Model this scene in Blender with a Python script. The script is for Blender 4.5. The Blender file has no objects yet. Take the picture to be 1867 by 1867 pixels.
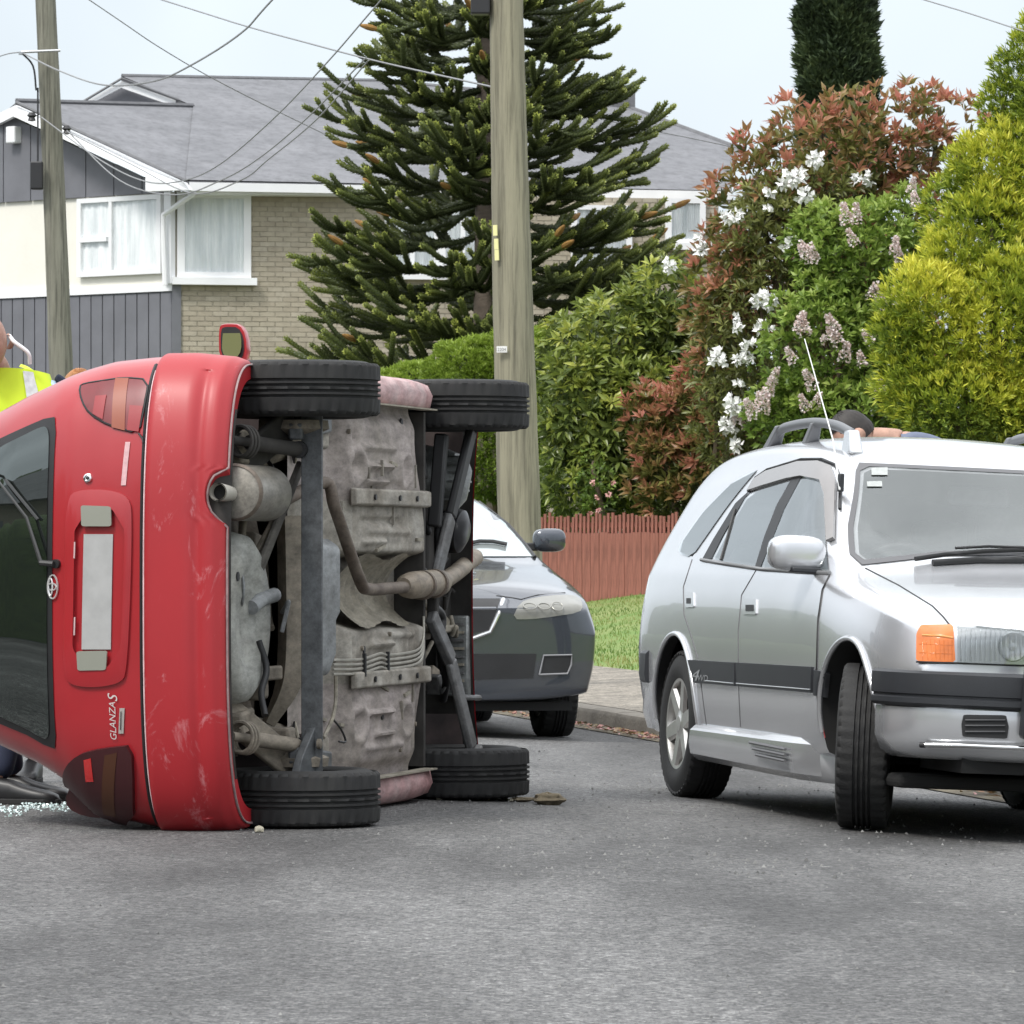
import bpy, bmesh, math, random
import numpy as np
from mathutils import Vector, Matrix, Euler
from mathutils.geometry import delaunay_2d_cdt
from mathutils.bvhtree import BVHTree
R = math.radians
scene = bpy.context.scene
COL = scene.collection
# ---------------------------------------------------------------- camera
F, PX0, HOR, EYE = 9400.0, 933.5, 1006.0, 0.95      # focal length in photo pixels, centre column, horizon row, eye height
cd = bpy.data.cameras.new('camera'); cam = bpy.data.objects.new('camera', cd); COL.objects.link(cam)
cam.location = (0, 0, EYE); cam.rotation_euler = (R(90), 0, 0)
cd.sensor_width = 36.0; cd.lens = F / 1867 * 36.0; cd.shift_y = (HOR - PX0) / 1867
cd.clip_start = 0.5; cd.clip_end = 3000
cd.dof.use_dof = True; cd.dof.focus_distance = 19.0; cd.dof.aperture_fstop = 40
scene.camera = cam
# ---------------------------------------------------------------- sky and sun
SUN_EL, SUN_AZ = R(52), R(-142)                      # azimuth from +Y towards +X
sd = Vector((math.sin(SUN_AZ) * math.cos(SUN_EL), math.cos(SUN_AZ) * math.cos(SUN_EL), math.sin(SUN_EL)))
w = bpy.data.worlds.new('World'); scene.world = w; w.use_nodes = True
nt = w.node_tree; nt.nodes.clear()
out = nt.nodes.new('ShaderNodeOutputWorld'); bg = nt.nodes.new('ShaderNodeBackground'); bg.inputs[1].default_value = 0.1
sky = nt.nodes.new('ShaderNodeTexSky'); sky.sky_type = 'NISHITA'; sky.sun_disc = False
sky.sun_elevation = SUN_EL; sky.sun_rotation = SUN_AZ; sky.air_density = 1.0; sky.dust_density = 2.0
tc = nt.nodes.new('ShaderNodeTexCoord'); sep = nt.nodes.new('ShaderNodeSeparateXYZ'); nt.links.new(tc.outputs['Generated'], sep.inputs[0])
veil = nt.nodes.new('ShaderNodeValToRGB')            # high thin overcast, brighter overhead as an overcast sky is
veil.color_ramp.elements[0].position = 0.0; veil.color_ramp.elements[0].color = (0.455, 0.505, 0.55, 1)
veil.color_ramp.elements[1].position = 1.0; veil.color_ramp.elements[1].color = (1.55, 1.57, 1.60, 1)
nt.links.new(sep.outputs['Z'], veil.inputs[0])
sc_ = nt.nodes.new('ShaderNodeVectorMath'); sc_.operation = 'SCALE'; sc_.inputs[3].default_value = 10.0
nt.links.new(veil.outputs[0], sc_.inputs[0])
nz2 = nt.nodes.new('ShaderNodeTexNoise'); nz2.inputs['Scale'].default_value = 3.4; nz2.inputs['Detail'].default_value = 5; nz2.inputs['Roughness'].default_value = 0.55; nz2.inputs['Distortion'].default_value = 0.6; nt.links.new(tc.outputs['Generated'], nz2.inputs['Vector'])
cl = nt.nodes.new('ShaderNodeMapRange'); cl.inputs[1].default_value = 0.33; cl.inputs[2].default_value = 0.67; cl.inputs[3].default_value = 7.6; cl.inputs[4].default_value = 12.2; nt.links.new(nz2.outputs[0], cl.inputs[0]); nt.links.new(cl.outputs[0], sc_.inputs[3])
nz = nt.nodes.new('ShaderNodeTexNoise'); nz.inputs['Scale'].default_value = 2.2; nz.inputs['Detail'].default_value = 4; nz.inputs['Roughness'].default_value = 0.5
nt.links.new(tc.outputs['Generated'], nz.inputs['Vector'])
mr = nt.nodes.new('ShaderNodeMapRange'); mr.inputs[1].default_value = 0.35; mr.inputs[2].default_value = 0.65; mr.inputs[3].default_value = 0.8; mr.inputs[4].default_value = 0.95
nt.links.new(nz.outputs[0], mr.inputs[0])
mx = nt.nodes.new('ShaderNodeMix'); mx.data_type = 'RGBA'
nt.links.new(mr.outputs[0], mx.inputs[0]); nt.links.new(sky.outputs[0], mx.inputs[6]); nt.links.new(sc_.outputs[0], mx.inputs[7])
nt.links.new(mx.outputs[2], bg.inputs[0]); nt.links.new(bg.outputs[0], out.inputs[0])
sl = bpy.data.lights.new('sun', 'SUN'); sl.energy = 1.5; sl.angle = R(14); sl.color = (1.0, 0.96, 0.9)
sun = bpy.data.objects.new('sun', sl); COL.objects.link(sun); sun.rotation_euler = (-sd).to_track_quat('-Z', 'Y').to_euler(); sun.location = (-8, 5, 14)
scene.view_settings.view_transform = 'Standard'; scene.view_settings.look = 'None'
scene.view_settings.exposure = 0.76; scene.view_settings.gamma = 1.0
scene.cycles.max_bounces = 8; scene.cycles.use_denoising = True
# ---------------------------------------------------------------- helpers
def at(px, py, Y):
    "photo pixel at distance Y -> world point"
    return Vector(((px - PX0) * Y / F, Y, EYE + (HOR - py) * Y / F))
MATS = {}
def mat(name, col, rough=0.6, metal=0.0, var=0.0, scale=8.0, col2=None, bump=0.0, bscale=60.0, coat=0.0, spec=0.5, detail=4, emit=None, stretch=None, sub=0.0):
    if name in MATS: return MATS[name]
    m = bpy.data.materials.new(name); m.use_nodes = True; n = m.node_tree; b = n.nodes['Principled BSDF']
    b.inputs['Base Color'].default_value = (*col, 1); b.inputs['Roughness'].default_value = rough; b.inputs['Metallic'].default_value = metal
    b.inputs['Coat Weight'].default_value = coat; b.inputs['Coat Roughness'].default_value = 0.03; b.inputs['Specular IOR Level'].default_value = spec
    t = None
    def coord():
        nonlocal t
        if t is None:
            c = n.nodes.new('ShaderNodeTexCoord'); t = c.outputs['Object']
            if stretch:
                mp = n.nodes.new('ShaderNodeMapping'); mp.inputs['Scale'].default_value = stretch; n.links.new(t, mp.inputs[0]); t = mp.outputs[0]
        return t
    if var or col2:
        z = n.nodes.new('ShaderNodeTexNoise'); z.inputs['Scale'].default_value = scale; z.inputs['Detail'].default_value = detail; z.inputs['Roughness'].default_value = 0.6
        n.links.new(coord(), z.inputs['Vector'])
        rp = n.nodes.new('ShaderNodeValToRGB'); rp.color_ramp.elements[0].position = 0.32; rp.color_ramp.elements[1].position = 0.68
        c2 = col2 if col2 else tuple(min(1, c * (1 + var)) for c in col)
        c1 = col if col2 else tuple(c * (1 - var) for c in col)
        rp.color_ramp.elements[0].color = (*c1, 1); rp.color_ramp.elements[1].color = (*c2, 1)
        n.links.new(z.outputs[0], rp.inputs[0]); n.links.new(rp.outputs[0], b.inputs['Base Color'])
    if bump:
        z2 = n.nodes.new('ShaderNodeTexNoise'); z2.inputs['Scale'].default_value = bscale; z2.inputs['Detail'].default_value = 4
        n.links.new(coord(), z2.inputs['Vector'])
        bp = n.nodes.new('ShaderNodeBump'); bp.inputs['Strength'].default_value = bump; bp.inputs['Distance'].default_value = 0.02
        n.links.new(z2.outputs[0], bp.inputs['Height']); n.links.new(bp.outputs[0], b.inputs['Normal'])
    MATS[name] = m
    return m
def leafmat(name, cols, scale=3.0, rough=0.45, trans=0.35):
    "leaf colour that varies from leaf to leaf (tone attribute) with some light coming through"
    if name in MATS: return MATS[name]
    m = bpy.data.materials.new(name); m.use_nodes = True; n = m.node_tree; b = n.nodes['Principled BSDF']; o = n.nodes['Material Output']
    a = n.nodes.new('ShaderNodeAttribute'); a.attribute_name = 'tone'
    rp = n.nodes.new('ShaderNodeValToRGB'); rp.color_ramp.interpolation = 'LINEAR'
    for i, c in enumerate(cols):
        e = rp.color_ramp.elements[i] if i < 2 else rp.color_ramp.elements.new(1.0)
    for i, c in enumerate(cols):
        rp.color_ramp.elements[i].position = i / (len(cols) - 1)
    for i, c in enumerate(cols): rp.color_ramp.elements[i].color = (*c, 1)
    n.links.new(a.outputs['Fac'], rp.inputs[0]); n.links.new(rp.outputs[0], b.inputs['Base Color'])
    b.inputs['Roughness'].default_value = rough
    tr = n.nodes.new('ShaderNodeBsdfTranslucent'); n.links.new(rp.outputs[0], tr.inputs[0])
    mxs = n.nodes.new('ShaderNodeMixShader'); mxs.inputs[0].default_value = trans
    n.links.new(b.outputs[0], mxs.inputs[1]); n.links.new(tr.outputs[0], mxs.inputs[2]); n.links.new(mxs.outputs[0], o.inputs[0])
    MATS[name] = m
    return m
def glassmat(name, tint=(0.03, 0.035, 0.035), refl=0.45, rough=0.02, see=0.0, rcol=(0.9, 0.95, 0.95), blend=0.35):
    if name in MATS: return MATS[name]
    m = bpy.data.materials.new(name); m.use_nodes = True; n = m.node_tree; n.nodes.clear()
    o = n.nodes.new('ShaderNodeOutputMaterial'); d = n.nodes.new('ShaderNodeBsdfDiffuse'); d.inputs[0].default_value = (*tint, 1)
    g = n.nodes.new('ShaderNodeBsdfGlossy'); g.inputs['Roughness'].default_value = rough; g.inputs['Color'].default_value = (*rcol, 1)
    base = d
    if see:
        t = n.nodes.new('ShaderNodeBsdfTransparent'); s = n.nodes.new('ShaderNodeMixShader'); s.inputs[0].default_value = see
        n.links.new(d.outputs[0], s.inputs[1]); n.links.new(t.outputs[0], s.inputs[2]); base = s
    lw = n.nodes.new('ShaderNodeLayerWeight'); lw.inputs[0].default_value = blend
    mp = n.nodes.new('ShaderNodeMapRange'); mp.inputs[3].default_value = refl; mp.inputs[4].default_value = 0.98; n.links.new(lw.outputs['Fresnel'], mp.inputs[0])
    x = n.nodes.new('ShaderNodeMixShader'); n.links.new(mp.outputs[0], x.inputs[0]); n.links.new(base.outputs[0], x.inputs[1]); n.links.new(g.outputs[0], x.inputs[2])
    n.links.new(x.outputs[0], o.inputs[0]); MATS[name] = m
    return m
def tag(o, label=None, cat=None, group=None, kind=None):
    if label: o['label'] = label
    if cat: o['category'] = cat
    if group: o['group'] = group
    if kind: o['kind'] = kind
    return o
def empty(name, loc=(0, 0, 0), label=None, cat=None, group=None, rot=None):
    o = bpy.data.objects.new(name, None); COL.objects.link(o); o.location = loc; o.empty_display_size = 0.2
    if rot is not None: o.rotation_euler = rot
    return tag(o, label, cat, group)
def link(name, me, parent=None):
    o = bpy.data.objects.new(name, me); COL.objects.link(o)
    if parent is not None: o.parent = parent
    return o
def copy_tree(o, parent=None):
    c = o.copy(); COL.objects.link(c)
    if parent is not None: c.parent = parent
    for ch in list(o.children): copy_tree(ch, c)
    return c
def rotm(ax, ang): return Matrix.Rotation(ang, 3, ax)
def streaks(m, sc=(30, 30, 1.2), lo=.55, hi=1.1, p0=.35, p1=.55):
    "fine drawn-out stains, cracks or weathering multiplied over a material's own colour"
    n = m.node_tree; b = n.nodes['Principled BSDF']; L = n.links.new; src = b.inputs['Base Color'].links[0].from_socket; mp = n.nodes.new('ShaderNodeMapping'); mp.inputs['Scale'].default_value = sc; L(n.nodes.new('ShaderNodeTexCoord').outputs['Object'], mp.inputs[0])
    z = n.nodes.new('ShaderNodeTexNoise'); z.inputs['Scale'].default_value = 1.0; z.inputs['Detail'].default_value = 7; z.inputs['Roughness'].default_value = .7; L(mp.outputs[0], z.inputs['Vector']); r = n.nodes.new('ShaderNodeMapRange'); r.inputs[1].default_value = p0; r.inputs[2].default_value = p1; r.inputs[3].default_value = lo; r.inputs[4].default_value = hi; L(z.outputs[0], r.inputs[0])
    x = n.nodes.new('ShaderNodeVectorMath'); x.operation = 'SCALE'; L(src, x.inputs[0]); L(r.outputs[0], x.inputs[3]); L(x.outputs[0], b.inputs['Base Color']); return m
class MB:
    def __init__(s): s.v = []; s.f = []; s.m = []; s.tone = []
    def add(s, vs, fs, mi=0, tone=None):
        k = len(s.v); s.v.extend([tuple(p) for p in vs])
        for f in fs: s.f.append(tuple(i + k for i in f)); s.m.append(mi)
        if tone is not None: s.tone.extend([tone] * len(vs))
        return s
    def box(s, c, size, rot=None, mi=0):
        x, y, z = (d / 2 for d in size); c = Vector(c)
        vs = [Vector((a * x, b * y, d * z)) for a in (-1, 1) for b in (-1, 1) for d in (-1, 1)]
        if rot is not None: vs = [rot @ p for p in vs]
        return s.add([p + c for p in vs], [(0, 1, 3, 2), (4, 6, 7, 5), (0, 4, 5, 1), (2, 3, 7, 6), (0, 2, 6, 4), (1, 5, 7, 3)], mi)
    def tube(s, pts, r, n=8, mi=0, cap=True, flat=1.0):
        P = [Vector(p) for p in pts]; rr = r if isinstance(r, (list, tuple)) else [r] * len(P)
        t0 = (P[1] - P[0]).normalized(); up = Vector((0, 0, 1)) if abs(t0.z) < 0.9 else Vector((1, 0, 0))
        u = t0.cross(up).normalized(); vs = []
        for i, p in enumerate(P):
            t = (P[min(i + 1, len(P) - 1)] - P[max(i - 1, 0)]).normalized()
            u = (u - t * u.dot(t)).normalized(); v = t.cross(u)
            for k in range(n):
                a = 2 * math.pi * k / n; vs.append(p + (u * math.cos(a) + v * math.sin(a) * flat) * rr[i])
        fs = []
        for i in range(len(P) - 1):
            for k in range(n): fs.append((i * n + k, i * n + (k + 1) % n, (i + 1) * n + (k + 1) % n, (i + 1) * n + k))
        if cap: fs.append(tuple(range(n))[::-1]); fs.append(tuple(range((len(P) - 1) * n, len(P) * n)))
        return s.add(vs, fs, mi)
    def lathe(s, prof, o=(0, 0, 0), axis=(0, 0, 1), n=32, mi=0, closed=False):
        o = Vector(o); ax = Vector(axis).normalized(); u = ax.orthogonal().normalized(); v = ax.cross(u); vs = []
        for r, h in prof:
            for k in range(n):
                a = 2 * math.pi * k / n; vs.append(o + ax * h + (u * math.cos(a) + v * math.sin(a)) * r)
        fs = []; m = len(prof)
        for i in range(m if closed else m - 1):
            j = (i + 1) % m
            for k in range(n): fs.append((i * n + k, i * n + (k + 1) % n, j * n + (k + 1) % n, j * n + k))
        return s.add(vs, fs, mi)
    def grid(s, fn, nu, nv, mi=0, keep=None, wrap=False):
        vs = [fn(i / (nu - (0 if wrap else 1)), j / (nv - 1)) for j in range(nv) for i in range(nu)]; fs = []
        for j in range(nv - 1):
            for i in range(nu if wrap else nu - 1):
                q = (j * nu + i, j * nu + (i + 1) % nu, (j + 1) * nu + (i + 1) % nu, (j + 1) * nu + i)
                if keep is None or keep(sum((Vector(vs[a]) for a in q), Vector()) / 4): fs.append(q)
        return s.add(vs, fs, mi)
    def prism(s, outline, vec, mi=0):
        a = [Vector(p) for p in outline]; n = len(a); v = Vector(vec)
        if sum((a[i].cross(a[(i + 1) % n]) for i in range(n)), Vector()).dot(v) < 0: a = a[::-1]
        return s.add(a + [p + v for p in a], [tuple(range(n))[::-1], tuple(range(n, 2 * n))] + [(i, (i + 1) % n, n + (i + 1) % n, n + i) for i in range(n)], mi)
    def build(s, name, m, parent=None, world=False, smooth=40, bevel=0.0, seg=2, sub=0):
        vs = s.v
        if world and parent is not None:
            q = parent; off = Vector((0, 0, 0))
            while q is not None: off += q.location; q = q.parent
            vs = [(a - off.x, b - off.y, c - off.z) for a, b, c in vs]
        me = bpy.data.meshes.new(name); me.from_pydata([tuple(p) for p in vs], [], s.f)
        ms = m if isinstance(m, (list, tuple)) else [m]
        for x in ms: me.materials.append(x)
        if len(ms) > 1: me.polygons.foreach_set('material_index', s.m)
        if s.tone:
            at_ = me.attributes.new('tone', 'FLOAT', 'POINT'); at_.data.foreach_set('value', s.tone)
        if smooth:
            me.polygons.foreach_set('use_smooth', [True] * len(me.polygons)); me.update(); me.set_sharp_from_angle(angle=R(smooth))
        me.update()
        o = link(name, me, parent)
        if bevel:
            b = o.modifiers.new('bevel', 'BEVEL'); b.width = bevel; b.segments = seg; b.limit_method = 'ANGLE'; b.angle_limit = R(35)
        if sub:
            b = o.modifiers.new('sub', 'SUBSURF'); b.levels = b.render_levels = sub
        return o
def chaikin(p, it=2):
    for _ in range(it):
        q = []
        for i in range(len(p)):
            a, b = p[i], p[(i + 1) % len(p)]
            q.append((a[0] * .75 + b[0] * .25, a[1] * .75 + b[1] * .25)); q.append((a[0] * .25 + b[0] * .75, a[1] * .25 + b[1] * .75))
        p = q
    return p
def spline(pts, n=8):
    P = [Vector(p) for p in pts]; P = [P[0] * 2 - P[1]] + P + [P[-1] * 2 - P[-2]]; o = []
    for i in range(1, len(P) - 2):
        a, b, c, d = P[i - 1:i + 3]
        for k in range(n):
            t = k / n; o.append(0.5 * ((2 * b) + (c - a) * t + (2 * a - 5 * b + 4 * c - d) * t * t + (3 * b - a - 3 * c + d) * t ** 3))
    o.append(P[-2]); return o
def inside(p, poly):
    x, y = p; c = False
    for i in range(len(poly)):
        a, b = poly[i], poly[i - 1]
        if (a[1] > y) != (b[1] > y) and x < (b[0] - a[0]) * (y - a[1]) / (b[1] - a[1]) + a[0]: c = not c
    return c
def patch(mb, outline, surf, off=0.004, step=0.04, thick=0.0, mi=0):
    "sheet that follows surf(u,v)->(point, normal) inside a 2D outline, with a rim of the given depth"
    o = []
    for i in range(len(outline)):
        a, b = Vector(outline[i]), Vector(outline[(i + 1) % len(outline)]); k = max(1, int((b - a).length / step))
        o += [tuple(a.lerp(b, t / k)) for t in range(k)]
    xs = [p[0] for p in o]; ys = [p[1] for p in o]; ins = []
    y = min(ys) + step / 2
    while y < max(ys):
        x = min(xs) + step / 2
        while x < max(xs):
            if inside((x, y), o) and min((x - q[0]) ** 2 + (y - q[1]) ** 2 for q in o) > (0.4 * step) ** 2: ins.append((x, y))
            x += step
        y += step
    n = len(o)
    r = delaunay_2d_cdt([Vector(p) for p in o + ins], [(i, (i + 1) % n) for i in range(n)], [], 1, 1e-7)
    vs = []; ns = []
    for p in r[0]:
        q, nn = surf(p[0], p[1]); vs.append(q + nn * off); ns.append(nn)
    fs = []
    for f in r[2]:
        nn = (vs[f[1]] - vs[f[0]]).cross(vs[f[2]] - vs[f[0]])
        fs.append(tuple(f) if nn.dot(ns[f[0]]) > 0 else tuple(f)[::-1])
    if thick:
        cnt = {}
        for f in fs:
            for i in range(len(f)):
                e = (f[i], f[(i + 1) % len(f)]); cnt[e] = 1
        k = len(vs); vs2 = [v - nn * thick for v, nn in zip(vs, ns)]
        rim = [(b, a, a + k, b + k) for (a, b) in cnt if (b, a) not in cnt]
        vs = vs + vs2; fs = fs + rim
    mb.add(vs, fs, mi); return mb
def textgeo(s, size=1.0, shear=0.0):
    c = bpy.data.curves.new('lettering', 'FONT'); c.body = s; c.size = size; c.shear = shear; c.resolution_u = 3
    o = bpy.data.objects.new('lettering', c); COL.objects.link(o)
    me = o.to_mesh(); vs = [(v.co.x, v.co.y) for v in me.vertices]; fs = [tuple(p.vertices) for p in me.polygons]
    o.to_mesh_clear(); bpy.data.objects.remove(o); bpy.data.curves.remove(c)
    return vs, fs
def bake(o):
    "apply modifiers of o into its mesh"
    dg = bpy.context.evaluated_depsgraph_get(); dg.update(); me = bpy.data.meshes.new_from_object(o.evaluated_get(dg)); o.modifiers.clear(); o.data = me
rnd = random.Random(7)
# ================================================================ the street: road, kerb, footpath, lawn, fence
K0 = Vector((0.90, 29.8)); KT = Vector((-0.1791, 0.9838)); KN = Vector((0.9838, 0.1791))
def street(s, d, z=0.0):
    p = K0 + KT * s + KN * d; return Vector((p.x, p.y, z))
def road_z(d): 
    t = max(0.0, min(1.0, 1 + d / 3.2)); return -0.14 * (t * t * (3 - 2 * t) * 0.35 + t * 0.65)
def dist_kerb(x, y): return (Vector((x, y)) - K0).dot(KN)
def gz(x, y): return road_z(dist_kerb(x, y))
def yard_z(d):
    if d < 1.8: return -0.02 + 0.06 * max(0, d - .15) / 1.65
    if d < 4.2: return 0.04 + 0.46 * (d - 1.8) / 2.4
    return 0.5 + min(2.5, (d - 4.2) * 0.08)
def asphalt():
    m = bpy.data.materials.new('asphalt'); m.use_nodes = True; n = m.node_tree; b = n.nodes['Principled BSDF']; L = n.links.new
    c = n.nodes.new('ShaderNodeTexCoord').outputs['Object']
    def noise(sc, det, rough=0.55, st=None):
        z = n.nodes.new('ShaderNodeTexNoise'); z.inputs['Scale'].default_value = sc; z.inputs['Detail'].default_value = det; z.inputs['Roughness'].default_value = rough
        if st:
            mp = n.nodes.new('ShaderNodeMapping'); mp.inputs['Scale'].default_value = st; L(c, mp.inputs[0]); L(mp.outputs[0], z.inputs['Vector'])
        else: L(c, z.inputs['Vector'])
        return z.outputs[0]
    def ramp(src, stops):
        r = n.nodes.new('ShaderNodeValToRGB')
        while len(r.color_ramp.elements) < len(stops): r.color_ramp.elements.new(0.5)
        for e, (p, col) in zip(r.color_ramp.elements, stops): e.position = p; e.color = (*col, 1)
        L(src, r.inputs[0]); return r.outputs[0]
    def mix(f, a, bb, mode='MIX'):
        x = n.nodes.new('ShaderNodeMix'); x.data_type = 'RGBA'; x.blend_type = mode
        if isinstance(f, float): x.inputs[0].default_value = f
        else: L(f, x.inputs[0])
        L(a, x.inputs[6]); L(bb, x.inputs[7]); return x.outputs[2]
    big = ramp(noise(0.62, 4, .55, (1.0, .22, 1)), [(0.38, (.066, .065, .065)), (0.58, (.162, .161, .160))])      # traffic-polished and fresher areas
    mid = ramp(noise(3.2, 6, .7, (1.0, .30, 1)), [(0.3, (.84, .84, .84)), (0.7, (1.14, 1.14, 1.14))])
    v = n.nodes.new('ShaderNodeTexVoronoi'); v.inputs['Scale'].default_value = 105; L(c, v.inputs['Vector'])
    vs = n.nodes.new('ShaderNodeSeparateColor'); L(v.outputs['Color'], vs.inputs[0])
    chip = ramp(vs.outputs[0], [(0.0, (.32, .32, .33)), (.5, (.85, .85, .85)), (.85, (1.2, 1.2, 1.18)), (1.0, (1.85, 1.85, 1.8))])
    v3 = n.nodes.new('ShaderNodeTexVoronoi'); v3.inputs['Scale'].default_value = 42; L(c, v3.inputs['Vector'])
    vs3 = n.nodes.new('ShaderNodeSeparateColor'); L(v3.outputs['Color'], vs3.inputs[0])
    chip3 = ramp(vs3.outputs[1], [(0.0, (.6, .6, .6)), (.45, (1, 1, 1)), (1.0, (1.3, 1.3, 1.3))])
    col = mix(1.0, big, mid, 'MULTIPLY'); col = mix(1.0, col, chip, 'MULTIPLY'); col = mix(.7, col, chip3, 'MULTIPLY')
    wp = ramp(noise(9, 6, .75, (.45, 1.6, 1)), [(0.64, (0, 0, 0)), (.68, (1, 1, 1))])                             # flakes of worn road paint on one strip
    mp = n.nodes.new('ShaderNodeMapping'); mp.inputs['Location'].default_value = (-1.22, -14.6, 0); L(c, mp.inputs[0])
    sp = n.nodes.new('ShaderNodeSeparateXYZ'); L(mp.outputs[0], sp.inputs[0])
    def band(o, wd):
        a = n.nodes.new('ShaderNodeMath'); a.operation = 'ABSOLUTE'; L(o, a.inputs[0]); q = n.nodes.new('ShaderNodeMath'); q.operation = 'LESS_THAN'; L(a.outputs[0], q.inputs[0]); q.inputs[1].default_value = wd; return q.outputs[0]
    q = n.nodes.new('ShaderNodeMath'); q.operation = 'MULTIPLY'; L(band(sp.outputs[0], .34), q.inputs[0]); L(band(sp.outputs[1], 1.5), q.inputs[1])
    q2 = n.nodes.new('ShaderNodeMath'); q2.operation = 'MULTIPLY'; L(q.outputs[0], q2.inputs[0]); L(wp, q2.inputs[1])
    white = n.nodes.new('ShaderNodeRGB'); white.outputs[0].default_value = (.5, .5, .48, 1)
    col = mix(q2.outputs[0], col, white.outputs[0])
    L(col, b.inputs['Base Color']); b.inputs['Roughness'].default_value = 0.72; b.inputs['Specular IOR Level'].default_value = 0.4
    bp = n.nodes.new('ShaderNodeBump'); bp.inputs['Strength'].default_value = 0.75; bp.inputs['Distance'].default_value = 0.012
    L(v.outputs['Distance'], bp.inputs['Height']); L(bp.outputs[0], b.inputs['Normal'])
    return m
M_ASPH = asphalt()
M_CONC = mat('concrete', (.20, .18, .15), .85, var=.3, scale=3, bump=.3, bscale=50)
def speckle(m, sc, lo, hi):
    n = m.node_tree; b = n.nodes['Principled BSDF']; L = n.links.new; src = b.inputs['Base Color'].links[0].from_socket; v = n.nodes.new('ShaderNodeTexVoronoi'); v.inputs['Scale'].default_value = sc; L(n.nodes.new('ShaderNodeTexCoord').outputs['Object'], v.inputs['Vector']); q = n.nodes.new('ShaderNodeSeparateColor'); L(v.outputs['Color'], q.inputs[0]); r = n.nodes.new('ShaderNodeMapRange'); r.inputs[3].default_value = lo; r.inputs[4].default_value = hi; L(q.outputs[0], r.inputs[0])
    x = n.nodes.new('ShaderNodeVectorMath'); x.operation = 'SCALE'; L(src, x.inputs[0]); L(r.outputs[0], x.inputs[3]); L(x.outputs[0], b.inputs['Base Color'])
speckle(M_CONC, 45, .5, 1.5)
M_KERB = mat('kerb_concrete', (.20, .185, .16), .9, col2=(.115, .105, .09), scale=2.5, bump=.4, bscale=40)
M_GRASS = mat('lawn_turf', (.10, .19, .03), .8, col2=(.2, .23, .07), scale=1.2, bump=.4, bscale=60)
M_SOIL = mat('soil', (.07, .055, .04), .95, var=.3, scale=4, bump=.5)
def sheet(name, ds, zf, m, s0=-40, s1=160, ns=60):
    mb = MB(); mb.grid(lambda u, v: street(s0 + (s1 - s0) * u, ds[int(round(v * (len(ds) - 1)))], zf(ds[int(round(v * (len(ds) - 1)))])), ns, len(ds))
    return tag(mb.build(name, m), kind='structure')
sheet('road', [-60, -12] + [-9 + .25 * i for i in range(37)], road_z, M_ASPH)
g = MB(); g.grid(lambda u, v: Vector((-1500 + 3000 * u, -800 + 3300 * v, -0.45)), 12, 12); tag(g.build('ground', M_SOIL), kind='structure')
sheet('footpath', [.155, .6, 1.2, 1.8], lambda d: yard_z(d), M_CONC)
lawn = sheet('lawn', [1.8 + .3 * i for i in range(13)], lambda d: yard_z(d) + .02 * min(1, (d - 1.8) * 2), M_GRASS, ns=240)
sheet('garden_ground', [5.4, 8, 12, 20, 34, 70], lambda d: yard_z(d) - .01, M_SOIL)
gr = MB(); rg = random.Random(3)                                          # blades and tufts of the verge in view
for i in range(26000):
    s = rg.uniform(2, 24); d = rg.uniform(1.72, 5.15); p = street(s, d, yard_z(d) + .01); h = rg.uniform(.02, .05) * (1.4 if d > 4.8 else 1); a = rg.uniform(0, 6.28); wd = .006
    t = Vector((rg.uniform(-.02, .02), rg.uniform(-.02, .02), h)); e = Vector((math.cos(a) * wd, math.sin(a) * wd, 0))
    gr.add([p - e, p + e, p + t], [(0, 1, 2)], 0, min(1, max(0, rg.gauss(.5, .25) + .35 * math.sin(d * 5 + s))))
tag(gr.build('grass', leafmat('grass_blades', [(.07, .15, .02), (.15, .23, .04), (.30, .30, .11)], trans=.3), smooth=0), 'short mown grass blades of the sloping verge before the fence', 'grass', kind='stuff')
kerb = tag(bpy.data.objects.new('kerb', None), kind='structure'); COL.objects.link(kerb)
kb = MB(); prof = [(0, -.3), (0, -.05), (.012, -.028), (.035, -.02), (.15, -.02), (.15, -.3)]
kme = None; L_K = 1.5
for i in range(64):
    if kme is None:
        vs = []; 
        for y in (0.006, L_K - .006):
            for d, z in prof: vs.append((d, y, z))
        n = len(prof); fs = [(k, (k + 1) % n, n + (k + 1) % n, n + k) for k in range(n)] + [tuple(range(n)), tuple(range(n, 2 * n))[::-1]]
        kb.add(vs, fs); o = kb.build('kerb_stone', M_KERB, kerb, smooth=30); kme = o.data
    else: o = link('kerb_stone', kme, kerb)
    o.location = street(-15 + i * L_K, rg.uniform(-.004, .004), rg.uniform(-.006, .004)); o.rotation_euler = (0, 0, math.atan2(KT.y, KT.x) - math.pi / 2)
gm = MB(); gm.grid(lambda u, v: street(-15 + 96 * u, .01 - .16 * v, road_z(-.16 * v) + .005 + .012 * (1 - v)), 60, 4)
tag(gm.build('gutter', mat('gutter_dirt', (.16, .14, .10), .95, col2=(.07, .06, .045), scale=6, bump=.5)), kind='structure')
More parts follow.
